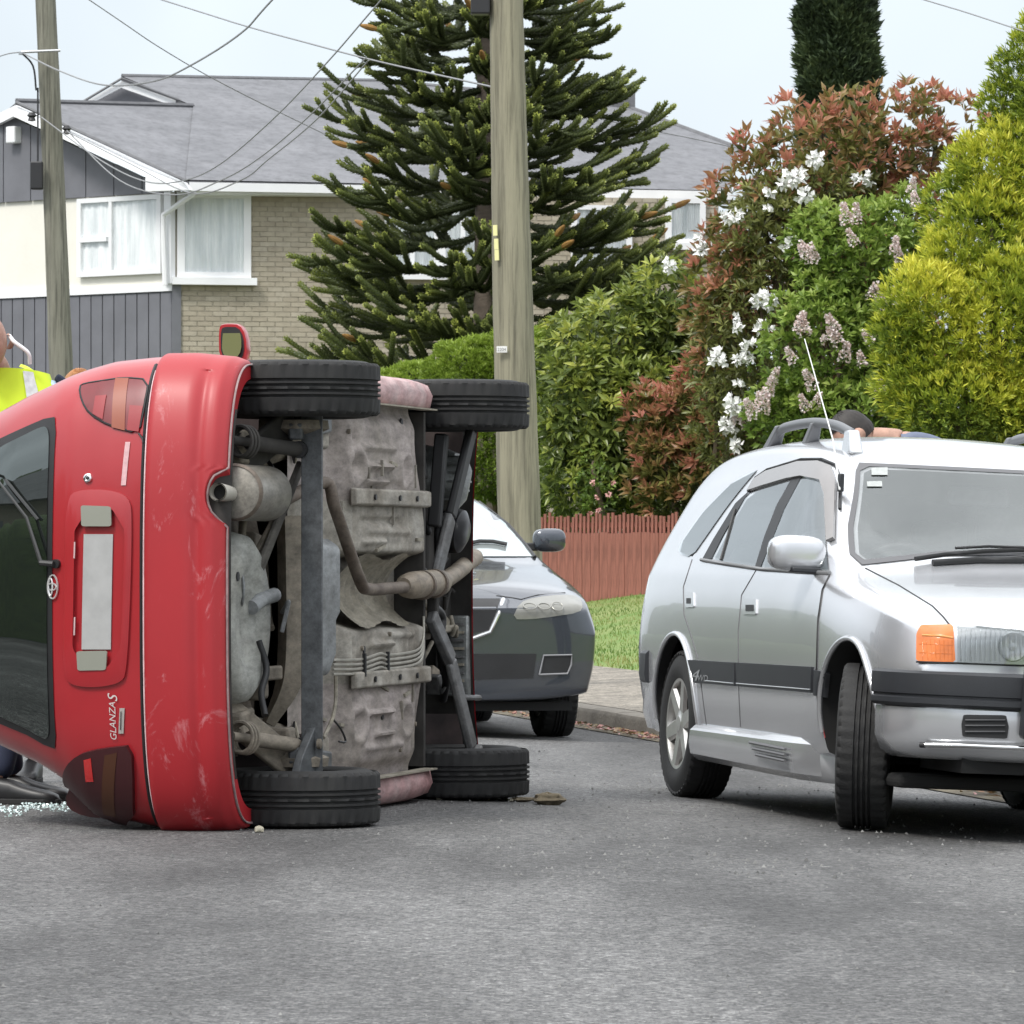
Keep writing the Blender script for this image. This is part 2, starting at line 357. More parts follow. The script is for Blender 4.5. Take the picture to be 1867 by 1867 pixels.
# ---- paling fence
M_FENCE = mat('stained_timber', (.30, .115, .085), .75, col2=(.22, .082, .06), scale=5, stretch=(6, 6, .8), bump=.2, bscale=30)
streaks(M_FENCE, (60, 60, 2.5), .62, 1.12)
FA, FB = Vector((0.0, 52.6)), Vector((5.4, 47.5)); FT = (FB - FA).normalized(); FL = (FB - FA).length; fz = 0.40
ang = math.atan2(FT.y, FT.x)
def fpt(s, off, z): p = FA + FT * s + Vector((-FT.y, FT.x)) * off; return Vector((p.x, p.y, z))
fr = empty('paling_fence', fpt(0, 0, fz), 'low red-brown paling fence with thin picket tops behind the verge', 'fence')
def fmesh(w_, h_, t_, nm):
    m_ = MB(); m_.box((0, 0, h_ / 2), (w_, t_, h_)); o = m_.build(nm, M_FENCE, fr, smooth=0, bevel=.003, seg=1); return o
board0 = fmesh(.112, .74, .018, 'board'); pick0 = fmesh(.030, .30, .016, 'picket')
for i in range(int(FL / .115)):
    o = board0 if i == 0 else link('board', board0.data, fr)
    o.location = fpt(i * .115, rg.uniform(-.004, .004), fz + rg.uniform(-.008, .008)) - fr.location; o.rotation_euler = (0, R(rg.uniform(-.4, .4)), ang)
for i in range(int(FL / .054)):
    o = pick0 if i == 0 else link('picket', pick0.data, fr)
    o.location = fpt(i * .054, .035, fz + .60 + rg.uniform(0, .05)) - fr.location; o.rotation_euler = (R(rg.uniform(-1, 1)), R(rg.uniform(-1.6, 1.6)), ang)
for z in (.25, .66, .82):
    m_ = MB(); m_.box((0, 0, 0), (FL, .05, .05)); o = m_.build('rail', M_FENCE, fr, smooth=0); o.location = fpt(FL / 2, .075, fz + z) - fr.location; o.rotation_euler = (0, 0, ang)
# ================================================================ the house behind
M_WHITE = mat('white_paint', (.80, .81, .82), .5, var=.04, scale=2)
M_CREAM = mat('cream_paint', (.78, .76, .68), .7, var=.04, scale=1.5, bump=.1, bscale=20)
M_GREYCLAD = mat('grey_cladding_paint', (.155, .158, .175), .6, var=.1, scale=2)
M_ROOF = mat('grey_roofing', (.17, .173, .185), .85, col2=(.125, .128, .138), scale=1.4, stretch=(1, 1, 3), bump=.25, bscale=18)
streaks(M_ROOF, (7, 7, 7), .82, 1.1); M_RIDGE = mat('roof_capping', (.12, .122, .13), .6, var=.15)
M_MORTAR = mat('mortar', (.33, .30, .24), .95, var=.1)
M_NET = mat('net_curtain', (.93, .95, .95), .9, col2=(.66, .70, .71), scale=10, stretch=(1, 1, .10))  # fold shade is drawn in as darker vertical streaks
M_PANE = glassmat('window_pane', (.05, .055, .06), .03, .03, see=.99, blend=.12)
M_DARK = mat('dark_room', (.03, .032, .035), .9)
HC = Vector((-5.13, 78.0, 0))                                              # corner of the two walls
DA = Vector((-math.cos(R(40)), math.sin(R(40)), 0)); NA = Vector((-math.sin(R(40)), -math.cos(R(40)), 0))     # gable wall runs left and back
DB = Vector((math.cos(R(13)), math.sin(R(13)), 0)); NB = Vector((math.sin(R(13)), -math.cos(R(13)), 0))       # brick wall runs right and back
HZ = 0.8                                                                  # ground level at the house
house = empty('house', (HC.x, HC.y, HZ), 'two-storey house with grey roof, cream and grey gable and beige brick side', 'house')
def wallpt(px, py, D):
    "pixel -> point on the vertical wall through HC along D (distance s, height z)"
    k = (px - PX0) / F; s = (k * HC.y - HC.x) / (D.x - k * D.y); Y = HC.y + D.y * s; return s, EYE + (HOR - py) * Y / F
def wbox(D, N, s0, s1, z0, z1, t0, t1, mb=None):
    mb = mb or MB(); a = HC + D * s0; b = HC + D * s1
    o = [a + N * t0, b + N * t0, b + N * t1, a + N * t1]; mb.prism([Vector((p.x, p.y, z0)) for p in o], (0, 0, z1 - z0)); return mb
zs, ze, zr = wallpt(300, 518, DA)[1], wallpt(318, 350, DA)[1], wallpt(30, 192, DA)[1]      # sill line, eaves line
# gable wall
GA = wallpt(12, 300, DA)[0]; GW = 2 * GA                                  # apex distance, gable width
wbox(DA, NA, 0, GW + .4, HZ, zs - .02, -.25, 0).build('lower_wall', M_GREYCLAD, house, True, 0)
wbox(DA, NA, 0, GW + .4, zs - .02, ze, -.25, .0).build('upper_wall', M_CREAM, house, True, 0)
wbox(DA, NA, -.02, GW + .42, zs - .11, zs, 0, .05).build('white_band', M_WHITE, house, True, 0)
sp = .245
bm0 = None
for i in range(int((GW + .4) / sp)):
    o = wbox(DA, NA, i * sp + .012, (i + 1) * sp - .012, HZ + .05, zs - .13, .002, .022).build('cladding_board', M_GREYCLAD, house, True, 0)
ov = .5
def gab(s0, s1, zb, zt0, zt1, t0, t1, mb):
    a = HC + DA * s0; b = HC + DA * s1
    mb.prism([Vector((a.x, a.y, zb)) + NA * t0, Vector((b.x, b.y, zb)) + NA * t0, Vector((b.x, b.y, zt1)) + NA * t0, Vector((a.x, a.y, zt0)) + NA * t0], NA * (t1 - t0)); return mb
pitch = (zr - (ze + .02)) / (GA + .35)
def gz_(s): return zr - .12 - abs(s - GA) * pitch
sp2 = .60; s_ = 0.0
while s_ < GW:
    e = min(GW, s_ + sp2); mid = (s_ + e) / 2
    if s_ < GA < e:
        gab(s_ + .01, GA, ze, gz_(s_), gz_(GA), .0, .05, MB()).build('gable_panel', M_GREYCLAD, house, True, 0); gab(GA, e - .01, ze, gz_(GA), gz_(e), 0, .05, MB()).build('gable_panel', M_GREYCLAD, house, True, 0)
    else: gab(s_ + .01, e - .01, ze, gz_(s_), gz_(e), 0, .05, MB()).build('gable_panel', M_GREYCLAD, house, True, 0)
    s_ = e
# brick wall
BW = wallpt(1310, 400, DB)[0]
wbox(DB, NB, 0.02, BW, HZ, ze, -.25, 0).build('brick_backing', M_MORTAR, house, True, 0)
bk = MB(); rb = random.Random(5); zz = HZ; row = 0
WB = (wallpt(328, 352, DB)[0], wallpt(458, 352, DB)[0])
while zz < ze - .02:
    s_ = 0.02 - (.12 if row % 2 else 0)
    while s_ < BW:
        a, b = max(.02, s_), min(BW, s_ + .23)
        if b - a > .03: wbox(DB, NB, a, b - .01, zz, zz + .066, 0, .008 + rb.uniform(-.003, .004), bk); bk.m[-6:] = [rb.choice((0, 0, 0, 1, 1, 2))] * 6
        s_ += .24
    zz += .076; row += 1
o = bk.build('brick_courses', [mat('brick_beige', (.37, .33, .255), .9, var=.1), mat('brick_tan', (.345, .305, .235), .9, var=.1), mat('brick_pale', (.395, .355, .28), .9, var=.1)], house, True, 0); o['kind'] = 'stuff'
wbox(DB, NB, -.02, .12, HZ, zs, 0, .04).build('corner_board', M_GREYCLAD, house, True, 0)
up = Vector((0, 0, 1))
def window(D, N, x0, y0, x1, y1, splits, sill=True, fr_=.055, curt=True, rail=None):
    s0, zt = wallpt(x0, y0, D); s1, zb = wallpt(x1, y1, D)
    if s0 > s1: s0, s1 = s1, s0
    m = MB()
    wbox(D, N, s0, s0 + fr_ * 1.6, zb, zt, 0.01, .09, m); wbox(D, N, s1 - fr_ * 1.6, s1, zb, zt, .01, .09, m)
    wbox(D, N, s0 + fr_ * 1.6, s1 - fr_ * 1.6, zt - fr_ * 1.3, zt, .01, .088, m); wbox(D, N, s0 + fr_ * 1.6, s1 - fr_ * 1.6, zb, zb + fr_ * 1.5, .01, .088, m)
    wf = m.build('window', M_WHITE, house, True, 0)
    xs = [s0 + fr_] + [s0 + (s1 - s0) * f for f in splits] + [s1 - fr_]
    for f in splits:
        wbox(D, N, s0 + (s1 - s0) * f - fr_ * .6, s0 + (s1 - s0) * f + fr_ * .6, zb + .02, zt - .02, .012, .086).build('mullion', M_WHITE, wf, True, 0)
    for i in range(len(xs) - 1):
        a_, b_ = HC + D * xs[i] + N * .052, HC + D * xs[i + 1] + N * .052; pm_ = MB(); fq = (0, 1, 2, 3) if D.cross(up).dot(N) > 0 else (3, 2, 1, 0); pm_.add([Vector((p.x, p.y, z)) for p, z in ((a_, zb + .03), (b_, zb + .03), (b_, zt - .03), (a_, zt - .03))], [fq]); pm_.build('pane', M_PANE, wf, True, 0)
    wbox(D, N, s0 + .02, s1 - .02, zb + .02, zt - .02, .010, .014).build('dark_interior', M_DARK, wf, True, 0)
    if curt:
        c = MB()
        def fn(u, v):
            s = s0 + .05 + (s1 - s0 - .1) * u; p = HC + D * s + N * (.032 + .010 * math.sin(u * 70 + 2 * math.sin(u * 13)) ); return Vector((p.x, p.y, zb + .04 + (zt - zb - .08) * v))
        c.grid(fn, 140, 2); c.build('curtain', M_NET, wf, True)
    if rail:
        a, b, zf = rail; zr_ = zb + (zt - zb) * zf
        wbox(D, N, s0 + (s1 - s0) * a, s0 + (s1 - s0) * b, zr_ - .035, zr_ + .035, .013, .095).build('transom', M_WHITE, wf, True, 0)
    if sill: wbox(D, N, s0 - .08, s1 + .08, zb - .09, zb + .02, .0, .16).build('sill', M_WHITE, wf, True, 0)
    return wf
window(DA, NA, 300, 354, 147, 506, [.60], False, rail=(.64, .97, .47))
window(DB, NB, 322, 350, 456, 510, [], True, fr_=.07)
window(DB, NB, 700, 372, 800, 500, [.5], True)
window(DB, NB, 800, 372, 884, 500, [.5], True)
window(DB, NB, 1040, 374, 1150, 520, [.5], True)
window(DB, NB, 1212, 362, 1284, 446, [], True, curt=True)
wbox(DA, NA, -.05, .09, zs, ze, 0, .10).build('corner_post', M_WHITE, house, True, 0)
# roofs
up = Vector((0, 0, 1))
def slab(pts, th, name, m, par=None):
    mb = MB(); a, b, c = (Vector(p) for p in pts[:3]); n = (b - a).cross(c - a).normalized(); n = n if n.z > 0 else -n
    mb.prism(pts, -n * th); return mb.build(name, m, par or house, True, 0)
def dirline(p, d, L): return p + d * L
eA = HC + DA * -.42; ridge_dir = DB
def P3(v, z): return Vector((v.x, v.y, z))
zeb = ze + .03                                                            # eave height of the roof edge
e0 = HC + NB * .5 + DA * -.15 + NA * .45; 
apexA = HC + DA * GA + NA * .5
r0 = at(30, 186, apexA.y); r1 = at(352, 195, apexA.y + 4.5)
c0 = at(338, 330, HC.y - .6); c1 = at(1330, 350, HC.y + 2.4)
t0 = at(222, 141, HC.y + 5.5); t1 = at(700, 150, HC.y + 6.5); t2 = at(1130, 192, HC.y + 7.5); hip = at(1345, 300, HC.y + 3.4)
nrm = (c1 - c0).cross(t0 - c0).normalized()                                # the big street-facing slope is one plane through eaves and ridge
def onroof(px, py):
    k = Vector(((px - PX0) / F, 1, (HOR - py) / F)); e = Vector((0, 0, EYE)); return e + k * ((c0 - e).dot(nrm) / k.dot(nrm))
t1 = onroof(700, 150); t2 = onroof(1130, 192); hip = onroof(1345, 272); c1 = onroof(1332, 350); r0p = onroof(96, 214); r1p = onroof(352, 195)
up_roof = slab([c0, c1, hip, t2, t1, t0, r1p], .10, 'roof', M_RIDGE)
mbr = MB(); mbr.add([p + nrm * (.02 if nrm.z > 0 else -.02) for p in (c0, c1, hip, t2, t1, t0, r1p)], [tuple(range(7))])
mbr.build('roof_sheet', M_ROOF, up_roof, True, 0)
r1 = r1p; slab([c0, r1, r0], .1, 'roof', M_ROOF)
lft = 2 * r0 - c0; lft = Vector((lft.x, lft.y + 3, c0.z))
slab([r0, r1, at(150, 190, HC.y + 6), lft + Vector((0, 4, 0)), lft], .1, 'roof', M_RIDGE)
for a, b in ((r0, r1), (t0, t1), (t1, t2), (t2, hip)):
    m_ = MB(); m_.tube([a + up * .02, b + up * .02], .042, 6); m_.build('ridge_cap', M_RIDGE, up_roof, True)
# barge boards, upper gable, gutter, downpipe
def bar(a, b, h, t, name, m, depth=Vector((0, -1, 0))):
    mb = MB(); a, b = Vector(a), Vector(b); mb.prism([a, b, b - up * h, a - up * h], depth * t); return mb.build(name, m, house, True, 0)
ya = HC.y - .75
b0, b1 = at(20, 196, apexA.y - .1), at(345, 352, ya)
mb = MB(); q = [at(28, 192, apexA.y - .12), at(335, 333, ya), at(345, 346, ya), at(265, 349, ya + .1), at(265, 322, ya + .1), at(24, 212, apexA.y - .12)]; mb.prism(q, Vector((.05, .09, 0))); mb.build('barge_board', M_WHITE, house, True, 0)
m2 = MB(); m2.prism([at(28, 192, apexA.y - .12), at(-120, 262, apexA.y + 2), at(-120, 285, apexA.y + 2), at(24, 212, apexA.y - .12)], Vector((.05, .09, 0))); m2.build('barge_board', M_WHITE, house, True, 0)
m2 = MB(); m2.tube([at(30, 187, apexA.y - .2), at(338, 329, ya - .05)], .03, 6); m2.build('verge_trim', M_RIDGE, house, True)
ty = HC.y + 4.4
for pts in ([(222, 148), (352, 194), (318, 194), (221, 160)], [(222, 148), (152, 188), (168, 188), (221, 160)]):
    m2 = MB(); m2.prism([at(x, y, ty) for x, y in pts], Vector((0, .12, 0))); m2.build('barge_board', M_WHITE, house, True, 0)
m2 = MB(); m2.prism([at(221, 158, ty + .2), at(322, 196, ty + .2), at(165, 192, ty + .2)], Vector((0, .1, 0))); m2.build('upper_gable_panel', M_GREYCLAD, house, True, 0)
for a, b in (((222, 143), (354, 193)), ((222, 143), (150, 186))):
    m2 = MB(); m2.tube([at(*a, ty - .05), at(*b, ty - .05)], .022, 6); m2.build('verge_trim', M_RIDGE, house, True)
g0, g1 = at(345, 332, HC.y - .62), at(1335, 349, HC.y + 2.4)
mb = MB(); mb.prism([g0, g1, g1 - up * .13, g0 - up * .13], Vector((0, .10, 0))); mb.build('gutter', M_WHITE, house, True, 0)
mb = MB(); mb.prism([g0 + Vector((0, .1, -.13)), g1 + Vector((0, .1, -.13)), g1 + Vector((0, .75, -.13)), g0 + Vector((0, .75, -.13))], (0, 0, -.03)); mb.build('soffit', M_WHITE, house, True, 0)
mb = MB(); mb.tube([at(357, 340, HC.y - .55), at(357, 350, HC.y - .5), at(298, 392, HC.y - .14), at(298, 440, HC.y - .14), at(301, 520, HC.y - .14)], .042, 8); mb.build('downpipe', M_WHITE, house, True)
mb = MB(); c_ = HC + DA * wallpt(35, 247, DA)[0] + NA * .12; c_.z = wallpt(35, 247, DA)[1]; mb.box(c_, (.2, .16, .26), Matrix.Rotation(R(-40), 3, 'Z')); al = mb.build('alarm_box', M_WHITE, house, True, 0, bevel=.02)
mb = MB()
for px in (1196, 1204, 1212): mb.tube([at(px, 207, HC.y + 8), at(px, 216, HC.y + 8)], .012, 5)
mb.tube([at(1192, 212, HC.y + 8), at(1218, 212, HC.y + 8)], .015, 5); mb.tube([at(1205, 212, HC.y + 8), at(1205, 262, HC.y + 8)], .02, 5); mb.build('aerial', mat('aluminium', (.5, .5, .5), .4, 1), house, True)
mb = MB(); mb.box(at(1130, 186, HC.y + 7.4), (.5, .5, .5)); mb.build('vent', M_RIDGE, house, True, 0)
# ================================================================ poles and wires
def polemat(name, c1, c2, c3):
    m = mat(name, c1, .85, col2=c2, scale=2.2, stretch=(5, 5, .35), bump=.35, bscale=22, detail=6); return m
def pole(pts, Y, name, m, label, zb):
    root = empty(name, at(pts[0][0], 0, Y).xy.to_3d() + Vector((0, 0, zb)), label, 'pole')
    P = [at(x, y, Y) for x, y, w_ in pts]; rr = [w_ / 2 * Y / F for x, y, w_ in pts]; d = (P[0] - P[1]).normalized()
    L_ = (P[0].z - zb) / max(.01, -d.z) if d.z < 0 else 0
    P = [P[0] + d * L_] + P; rr = [rr[0] * 1.03] + rr
    Q = []; q = []
    for i in range(len(P) - 1):
        for k in range(8): Q.append(P[i].lerp(P[i + 1], k / 8)); q.append((rr[i] + (rr[i + 1] - rr[i]) * k / 8) * (1 + .012 * math.sin(i * 5 + k * 2.1)))
    Q.append(P[-1]); q.append(rr[-1])
    mb = MB(); mb.tube(Q, q, 24); mb.build('shaft', m, root, True, 60); return root
M_P1 = polemat('weathered_pole', (.28, .262, .185), (.20, .188, .135), None); M_P2 = polemat('old_pole', (.15, .148, .115), (.23, .225, .18), None); streaks(M_P1, (26, 26, .9), .5, 1.12); streaks(M_P2, (26, 26, 1.1), .45, 1.1)
M_BLK = mat('black_plastic', (.02, .02, .022), .45); M_GAL = mat('galvanised', (.45, .46, .47), .4, .9, var=.1)
YP1, YP2 = 36.2, 62.0
pole1 = pole([(947, 950, 79), (934, 520, 73), (928, 250, 66), (923, 0, 61), (917, -420, 54)], YP1, 'utility_pole', M_P1, 'thick pale timber utility pole before the spiky conifer', -.05)
pole2 = pole([(112, 690, 44), (98, 330, 40), (83, 0, 37), (70, -400, 33)], YP2, 'utility_pole', M_P2, 'mossy grey timber utility pole in front of the cream gable', .3)
mb = MB(); mb.box(at(876, 6, YP1 - .05), (.135, .14, .16)); mb.build('junction_box', M_BLK, pole1, True, 0, bevel=.012)
mb = MB()
for i, (x, y) in enumerate(((903, 420), (905, 445), (906, 465))): mb.box(at(x, y, YP1 - .13), (.03, .012, .075), Matrix.Rotation(R(-20), 3, 'Z') @ Matrix.Rotation(R(-2), 3, 'Y'))
mb.build('marker_strip', mat('yellow_strip', (.75, .72, .35), .5), pole1, True, 0)
mb = MB(); mb.box(at(915, 637, YP1 - .153), (.075, .008, .045), Matrix.Rotation(R(-14), 3, 'Z')); o = mb.build('number_plate', mat('tag_white', (.72, .72, .7), .5), pole1, True, 0)
vs, fs = textgeo('12204', .03); mb = MB(); c_ = at(903, 640, YP1 - .162); mb.add([c_ + Vector((x, x * -.25, y)) for x, y in vs], fs); mb.build('plate_number', M_BLK, o, True, 0)
mb = MB(); mb.tube([at(69, 160 + i, YP2 - .2) for i in range(0, 180, 20)], .012, 6); mb.tube(spline([at(38, 95, YP2 - .3), at(60, 120, YP2 - .25), at(66, 165, YP2 - .22)], 5), .012, 6); mb.build('service_cable', M_BLK, pole2, True)
mb = MB(); mb.box(at(67, 320, YP2 - .22), (.15, .12, .34)); mb.build('fuse_box', M_BLK, pole2, True, 0, bevel=.02)
for x, y in ((58, 214), (122, 238)):
    mb = MB(); p = at(x, y, YP2 - .2); mb.lathe([(0, -.05), (.05, -.04), (.035, 0), (.06, .02), (.03, .06), (0, .06)], p, (0, 0, 1), 12); mb.build('insulator', M_BLK, pole2, True)
mb = MB(); mb.tube([at(38, 95, YP2 - .3), at(110, 92, YP2 - .25)], .018, 6); mb.tube([at(38, 95, YP2 - .3), at(38, 100, YP2 - .3)], .03, 6); mb.build('bracket', M_GAL, pole2, True)
M_WIRE = mat('wire', (.24, .245, .25), .6)
def wire(pts, Ys, r, label, n=10):
    ext = lambda a, b: (a[0] + (a[0] - b[0]) * 5, a[1] + (a[1] - b[1]) * 5)
    Yl = lambda q: Ys[0] + (Ys[1] - Ys[0]) * (q - x0_) / (x1_ - x0_)
    x0_, x1_ = pts[0][0], pts[-1][0]
    if pts[0][1] < 0: pts = [ext(pts[0], pts[1])] + list(pts)          # carries on above the frame to the next pole
    P = [at(x, y, Yl(x)) for x, y in pts]
    mb = MB(); Q = spline(P, n); root = Q[0]; mb.v = []; mb.tube([q - root for q in Q], r * .68, 5); o = mb.build('overhead_wire', M_WIRE); o.location = root
    return tag(o, label, 'wire', 'overhead wires')
wire([(290, -2), (440, 45), (560, 78), (690, 112), (905, 160)], (58, 40), .012, 'overhead wire sloping down from the upper left into the spiky conifer')
wire([(500, -4), (440, 60), (350, 118), (280, 148), (190, 155), (110, 130), (40, 96)], (46, 61.8), .014, 'thick sagging overhead wire ending at the grey pole bracket')
wire([(160, -2), (300, 92), (430, 165), (640, 268)], (60, 70), .010, 'thin overhead wire crossing the roof down to the right')
wire([(700, -6), (600, 110), (500, 215), (400, 300), (330, 330), (262, 330), (180, 290), (76, 214)], (44, 61.6), .011, 'uppermost of three service wires that sag across the grey roof')
wire([(668, 105), (560, 215), (470, 290), (400, 330), (320, 355), (220, 330), (122, 238)], (46, 61.6), .011, 'middle one of three service wires that sag across the grey roof')
wire([(672, 110), (580, 215), (490, 290), (440, 328), (350, 352), (240, 300), (122, 240)], (47, 61.6), .011, 'lowest of three service wires that sag across the grey roof')
wire([(-10, 106), (15, 98), (38, 95)], (70, 61.7), .012, 'short wire leaving the grey pole bracket towards the left edge')
wire([(1680, -2), (1760, 22), (1870, 58), (2000, 100)], (50, 46), .010, 'lone overhead wire at the upper right beside the tall cypress')
wire([(1100, 218), (1180, 236), (1260, 252), (1345, 270)], (70, 72), .012, 'dark wire running over the right-hand end of the roof')
# ================================================================ vegetation
def npmesh(name, V, Fc, tone, m, parent=None, smooth=False):
    me = bpy.data.meshes.new(name); n = len(V); f = len(Fc); k = Fc.shape[1]
    me.vertices.add(n); me.vertices.foreach_set('co', V.astype(np.float32).ravel())
    me.loops.add(f * k); me.loops.foreach_set('vertex_index', Fc.astype(np.int32).ravel())
    me.polygons.add(f); me.polygons.foreach_set('loop_start', np.arange(0, f * k, k, dtype=np.int32)); me.polygons.foreach_set('loop_total', np.full(f, k, dtype=np.int32))
    if smooth: me.polygons.foreach_set('use_smooth', np.ones(f, dtype=bool))
    at_ = me.attributes.new('tone', 'FLOAT', 'POINT'); at_.data.foreach_set('value', tone.astype(np.float32))
    me.materials.append(m); me.update(); me.validate()
    return link(name, me, parent)
def unit(a): return a / np.maximum(1e-9, np.linalg.norm(a, axis=1, keepdims=True))
def leaves(B, D, L, W, tone, g, fold=.25, droop=.15):
    "arrays of leaf bases, directions, lengths, widths -> verts, tris, tone"
    n = len(B); D = unit(D); rv = g.normal(size=(n, 3)); rv[:, 2] += .8
    S = unit(np.cross(D, rv)); N = unit(np.cross(S, D)); L = L[:, None]; W = W[:, None]
    mid = B + D * L * .5; tip = B + D * L - N * L * droop
    V = np.stack([B, mid + S * W * .5 + N * W * fold, tip, mid - S * W * .5 + N * W * fold, mid], 1).reshape(-1, 3)
    o = np.arange(n)[:, None, None] * 5; T = np.array([[0, 4, 1], [1, 4, 2], [2, 4, 3], [3, 4, 0]])[None]
    return V, (o + T).reshape(-1, 3), np.repeat(np.clip(tone, 0, 1), 5)
BACK = 4.6
def lobes3(lobes):
    "(px, py, Y, rx px, ry px) -> centre, radii in metres"
    o = []
    for px, py, Y, rx, ry in lobes:
        Y += BACK if Y < 56 else 0
        c = at(px, py, Y); o.append((np.array(c), np.array((rx * Y / F, rx * Y / F * .8, ry * Y / F))))
    return o
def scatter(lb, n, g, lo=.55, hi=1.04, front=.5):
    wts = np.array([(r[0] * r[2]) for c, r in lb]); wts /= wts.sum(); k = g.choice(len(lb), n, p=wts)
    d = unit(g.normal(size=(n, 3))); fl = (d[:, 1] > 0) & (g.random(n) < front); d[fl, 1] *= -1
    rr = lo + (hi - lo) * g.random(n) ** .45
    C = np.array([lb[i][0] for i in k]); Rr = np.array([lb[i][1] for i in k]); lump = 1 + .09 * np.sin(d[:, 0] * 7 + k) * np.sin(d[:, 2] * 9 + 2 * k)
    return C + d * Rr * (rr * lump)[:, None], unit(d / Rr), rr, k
def front_pt(px, py, lb, out=0.02):
    e = np.array((0, 0, EYE)); k = np.array(((px - PX0) / F, 1, (HOR - py) / F)); best = None
    for c, r in lb:
        a = k / r; b = (e - c) / r; A = a @ a; B_ = a @ b; C_ = b @ b - 1; D_ = B_ * B_ - A * C_
        if D_ > 0:
            t = (-B_ - math.sqrt(D_)) / A
            if best is None or t < best: best = t
    if best is None: best = min(c[1] for c, r in lb)
    return Vector(e + k * (best - out))
def whorls(P, N, g, k, L, W, spread, tone, up=.5, fold=.25, tonevar=.12):
    n = len(P); A = N + np.array((0, 0, up)) + g.normal(size=(n, 3)) * .25; A = unit(A)
    U = unit(np.cross(A, g.normal(size=(n, 3)))); Vv = np.cross(A, U); Bs, Ds, Ls, Ws, Ts = [], [], [], [], []
    for i in range(k):
        a = 2 * math.pi * (i / k) + g.random(n) * .7; th = spread * (.6 + .6 * g.random(n))
        d = A * np.cos(th)[:, None] + (U * np.cos(a)[:, None] + Vv * np.sin(a)[:, None]) * np.sin(th)[:, None]
        Bs.append(P + d * .01); Ds.append(d); s = .7 + .6 * g.random(n); Ls.append(L * s); Ws.append(W * s); Ts.append(tone + g.normal(size=n) * tonevar)
    return leaves(np.concatenate(Bs), np.concatenate(Ds), np.concatenate(Ls), np.concatenate(Ws), np.concatenate(Ts), g, fold)
M_BARK = mat('shrub_bark', (.10, .075, .05), .9, var=.25, scale=12)
def shrub(name, label, lobes, n, m, k, L, W, spread, seed, cat='shrub', base=None, tonef=None, up=.5, lo=.55, fold=.25, whorl_parts=0, part='leaf_whorl', partf=None):
    g = np.random.default_rng(seed); lb = lobes3(lobes); bx = base or (np.mean([q[0] for q in lobes]), np.mean([q[2] for q in lobes]))
    bw = at(bx[0], 0, bx[1] + (BACK if bx[1] < 56 else 0)); dz = yard_z(dist_kerb(bw.x, bw.y)); root = empty(name, (bw.x, bw.y, dz), label, cat)
    P, N, rr, kk = scatter(lb, n, g, lo=lo); t = tonef(P, N, rr, g) if tonef else np.full(n, .5)
    rl = np.array(root.location)
    big = np.zeros(n, bool)
    if whorl_parts:
        sc = (-N[:, 1]) * 1.0 + rr * 2 + g.random(n) * .5; ok = np.argsort(-sc)[:whorl_parts * 3]; pick = g.choice(ok, whorl_parts, replace=False); big[pick] = True
    q = ~big
    V, T, tn = whorls(P[q], N[q], g, k, L, W, spread, t[q], up, fold)
    o = npmesh('foliage', V - rl, T, tn, m, root); o['kind'] = 'stuff'
    if whorl_parts:
        protos = []
        for j in range(5):
            V, T, tn = whorls(np.zeros((1, 3)), np.array([[0, 0, 1.]]), g, k + 2, L * 1.1, W * 1.1, spread, np.array([.15 + .18 * j]), 0, fold)
            protos.append((V, T, tn))
        mes = [None] * 5
        for i in np.where(big)[0]:
            j = int(min(4, max(0, t[i] * 5)))
            if mes[j] is None:
                o = npmesh(part, protos[j][0], protos[j][1], protos[j][2], m, root); mes[j] = o.data
            else: o = link(part, mes[j], root)
            o.location = Vector(P[i] - rl); ax = Vector(N[i]) + Vector((0, 0, up)); o.rotation_euler = ax.to_track_quat('Z', 'Y').to_euler()
    mb = MB()                                                             # stems
    for c, r in lb:
        c = Vector(c); b0 = Vector((bw.x + (c.x - bw.x) * .25, bw.y + (c.y - bw.y) * .25, dz)); md = b0.lerp(c, .55) + Vector((.1, .05, 0))
        mb.tube(spline([b0, md, c, c + Vector((0, 0, r[2] * .5))], 4), [.05 - .04 * i / 12 for i in range(13)], 6)
    mb.build('stems', M_BARK, root, True)
    return root, lb
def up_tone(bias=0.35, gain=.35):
    return lambda P, N, rr, g: bias + gain * N[:, 2] + (rr - .8) * .5 + g.normal(size=len(P)) * .12  # lighter tone on upward-facing and outer leaves
# hedge behind the pole
hedge, _ = shrub('clipped_hedge', 'rounded bright green fine-leaved hedge behind the thick pole', [(860, 700, 58, 90, 80), (950, 690, 58, 100, 90), (1020, 690, 58, 70, 95), (940, 800, 58, 120, 120), (1030, 860, 57, 70, 130), (760, 720, 60, 100, 55)], 15000, leafmat('hedge_leaf', [(.08, .13, .015), (.19, .28, .035), (.30, .40, .06)]), 6, .06, .018, .6, 11, 'hedge', tonef=up_tone(.4, .4), lo=.75)
RHO = [(1130, 640, 50.5, 120, 110), (1065, 740, 50, 80, 110), (1210, 570, 50.5, 85, 90), (1160, 780, 50.2, 150, 130), (1080, 860, 50, 90, 100), (1250, 700, 50.8, 90, 140), (1190, 890, 50.6, 130, 80), (1040, 640, 52, 60, 60)]
rho, RL = shrub('rhododendron_bush', 'large glossy dark green rhododendron bush with lighter new shoots above the fence', RHO, 2400, leafmat('rhododendron_leaf', [(.045, .07, .02), (.12, .165, .045), (.26, .32, .06), (.45, .48, .10)], rough=.3), 8, .135, .042, 1.15, 12, tonef=lambda P, N, rr, g: .3 + .25 * N[:, 2] + (g.random(len(P)) > .78) * .4 + (rr - .8) * .3, lo=.5, whorl_parts=150)
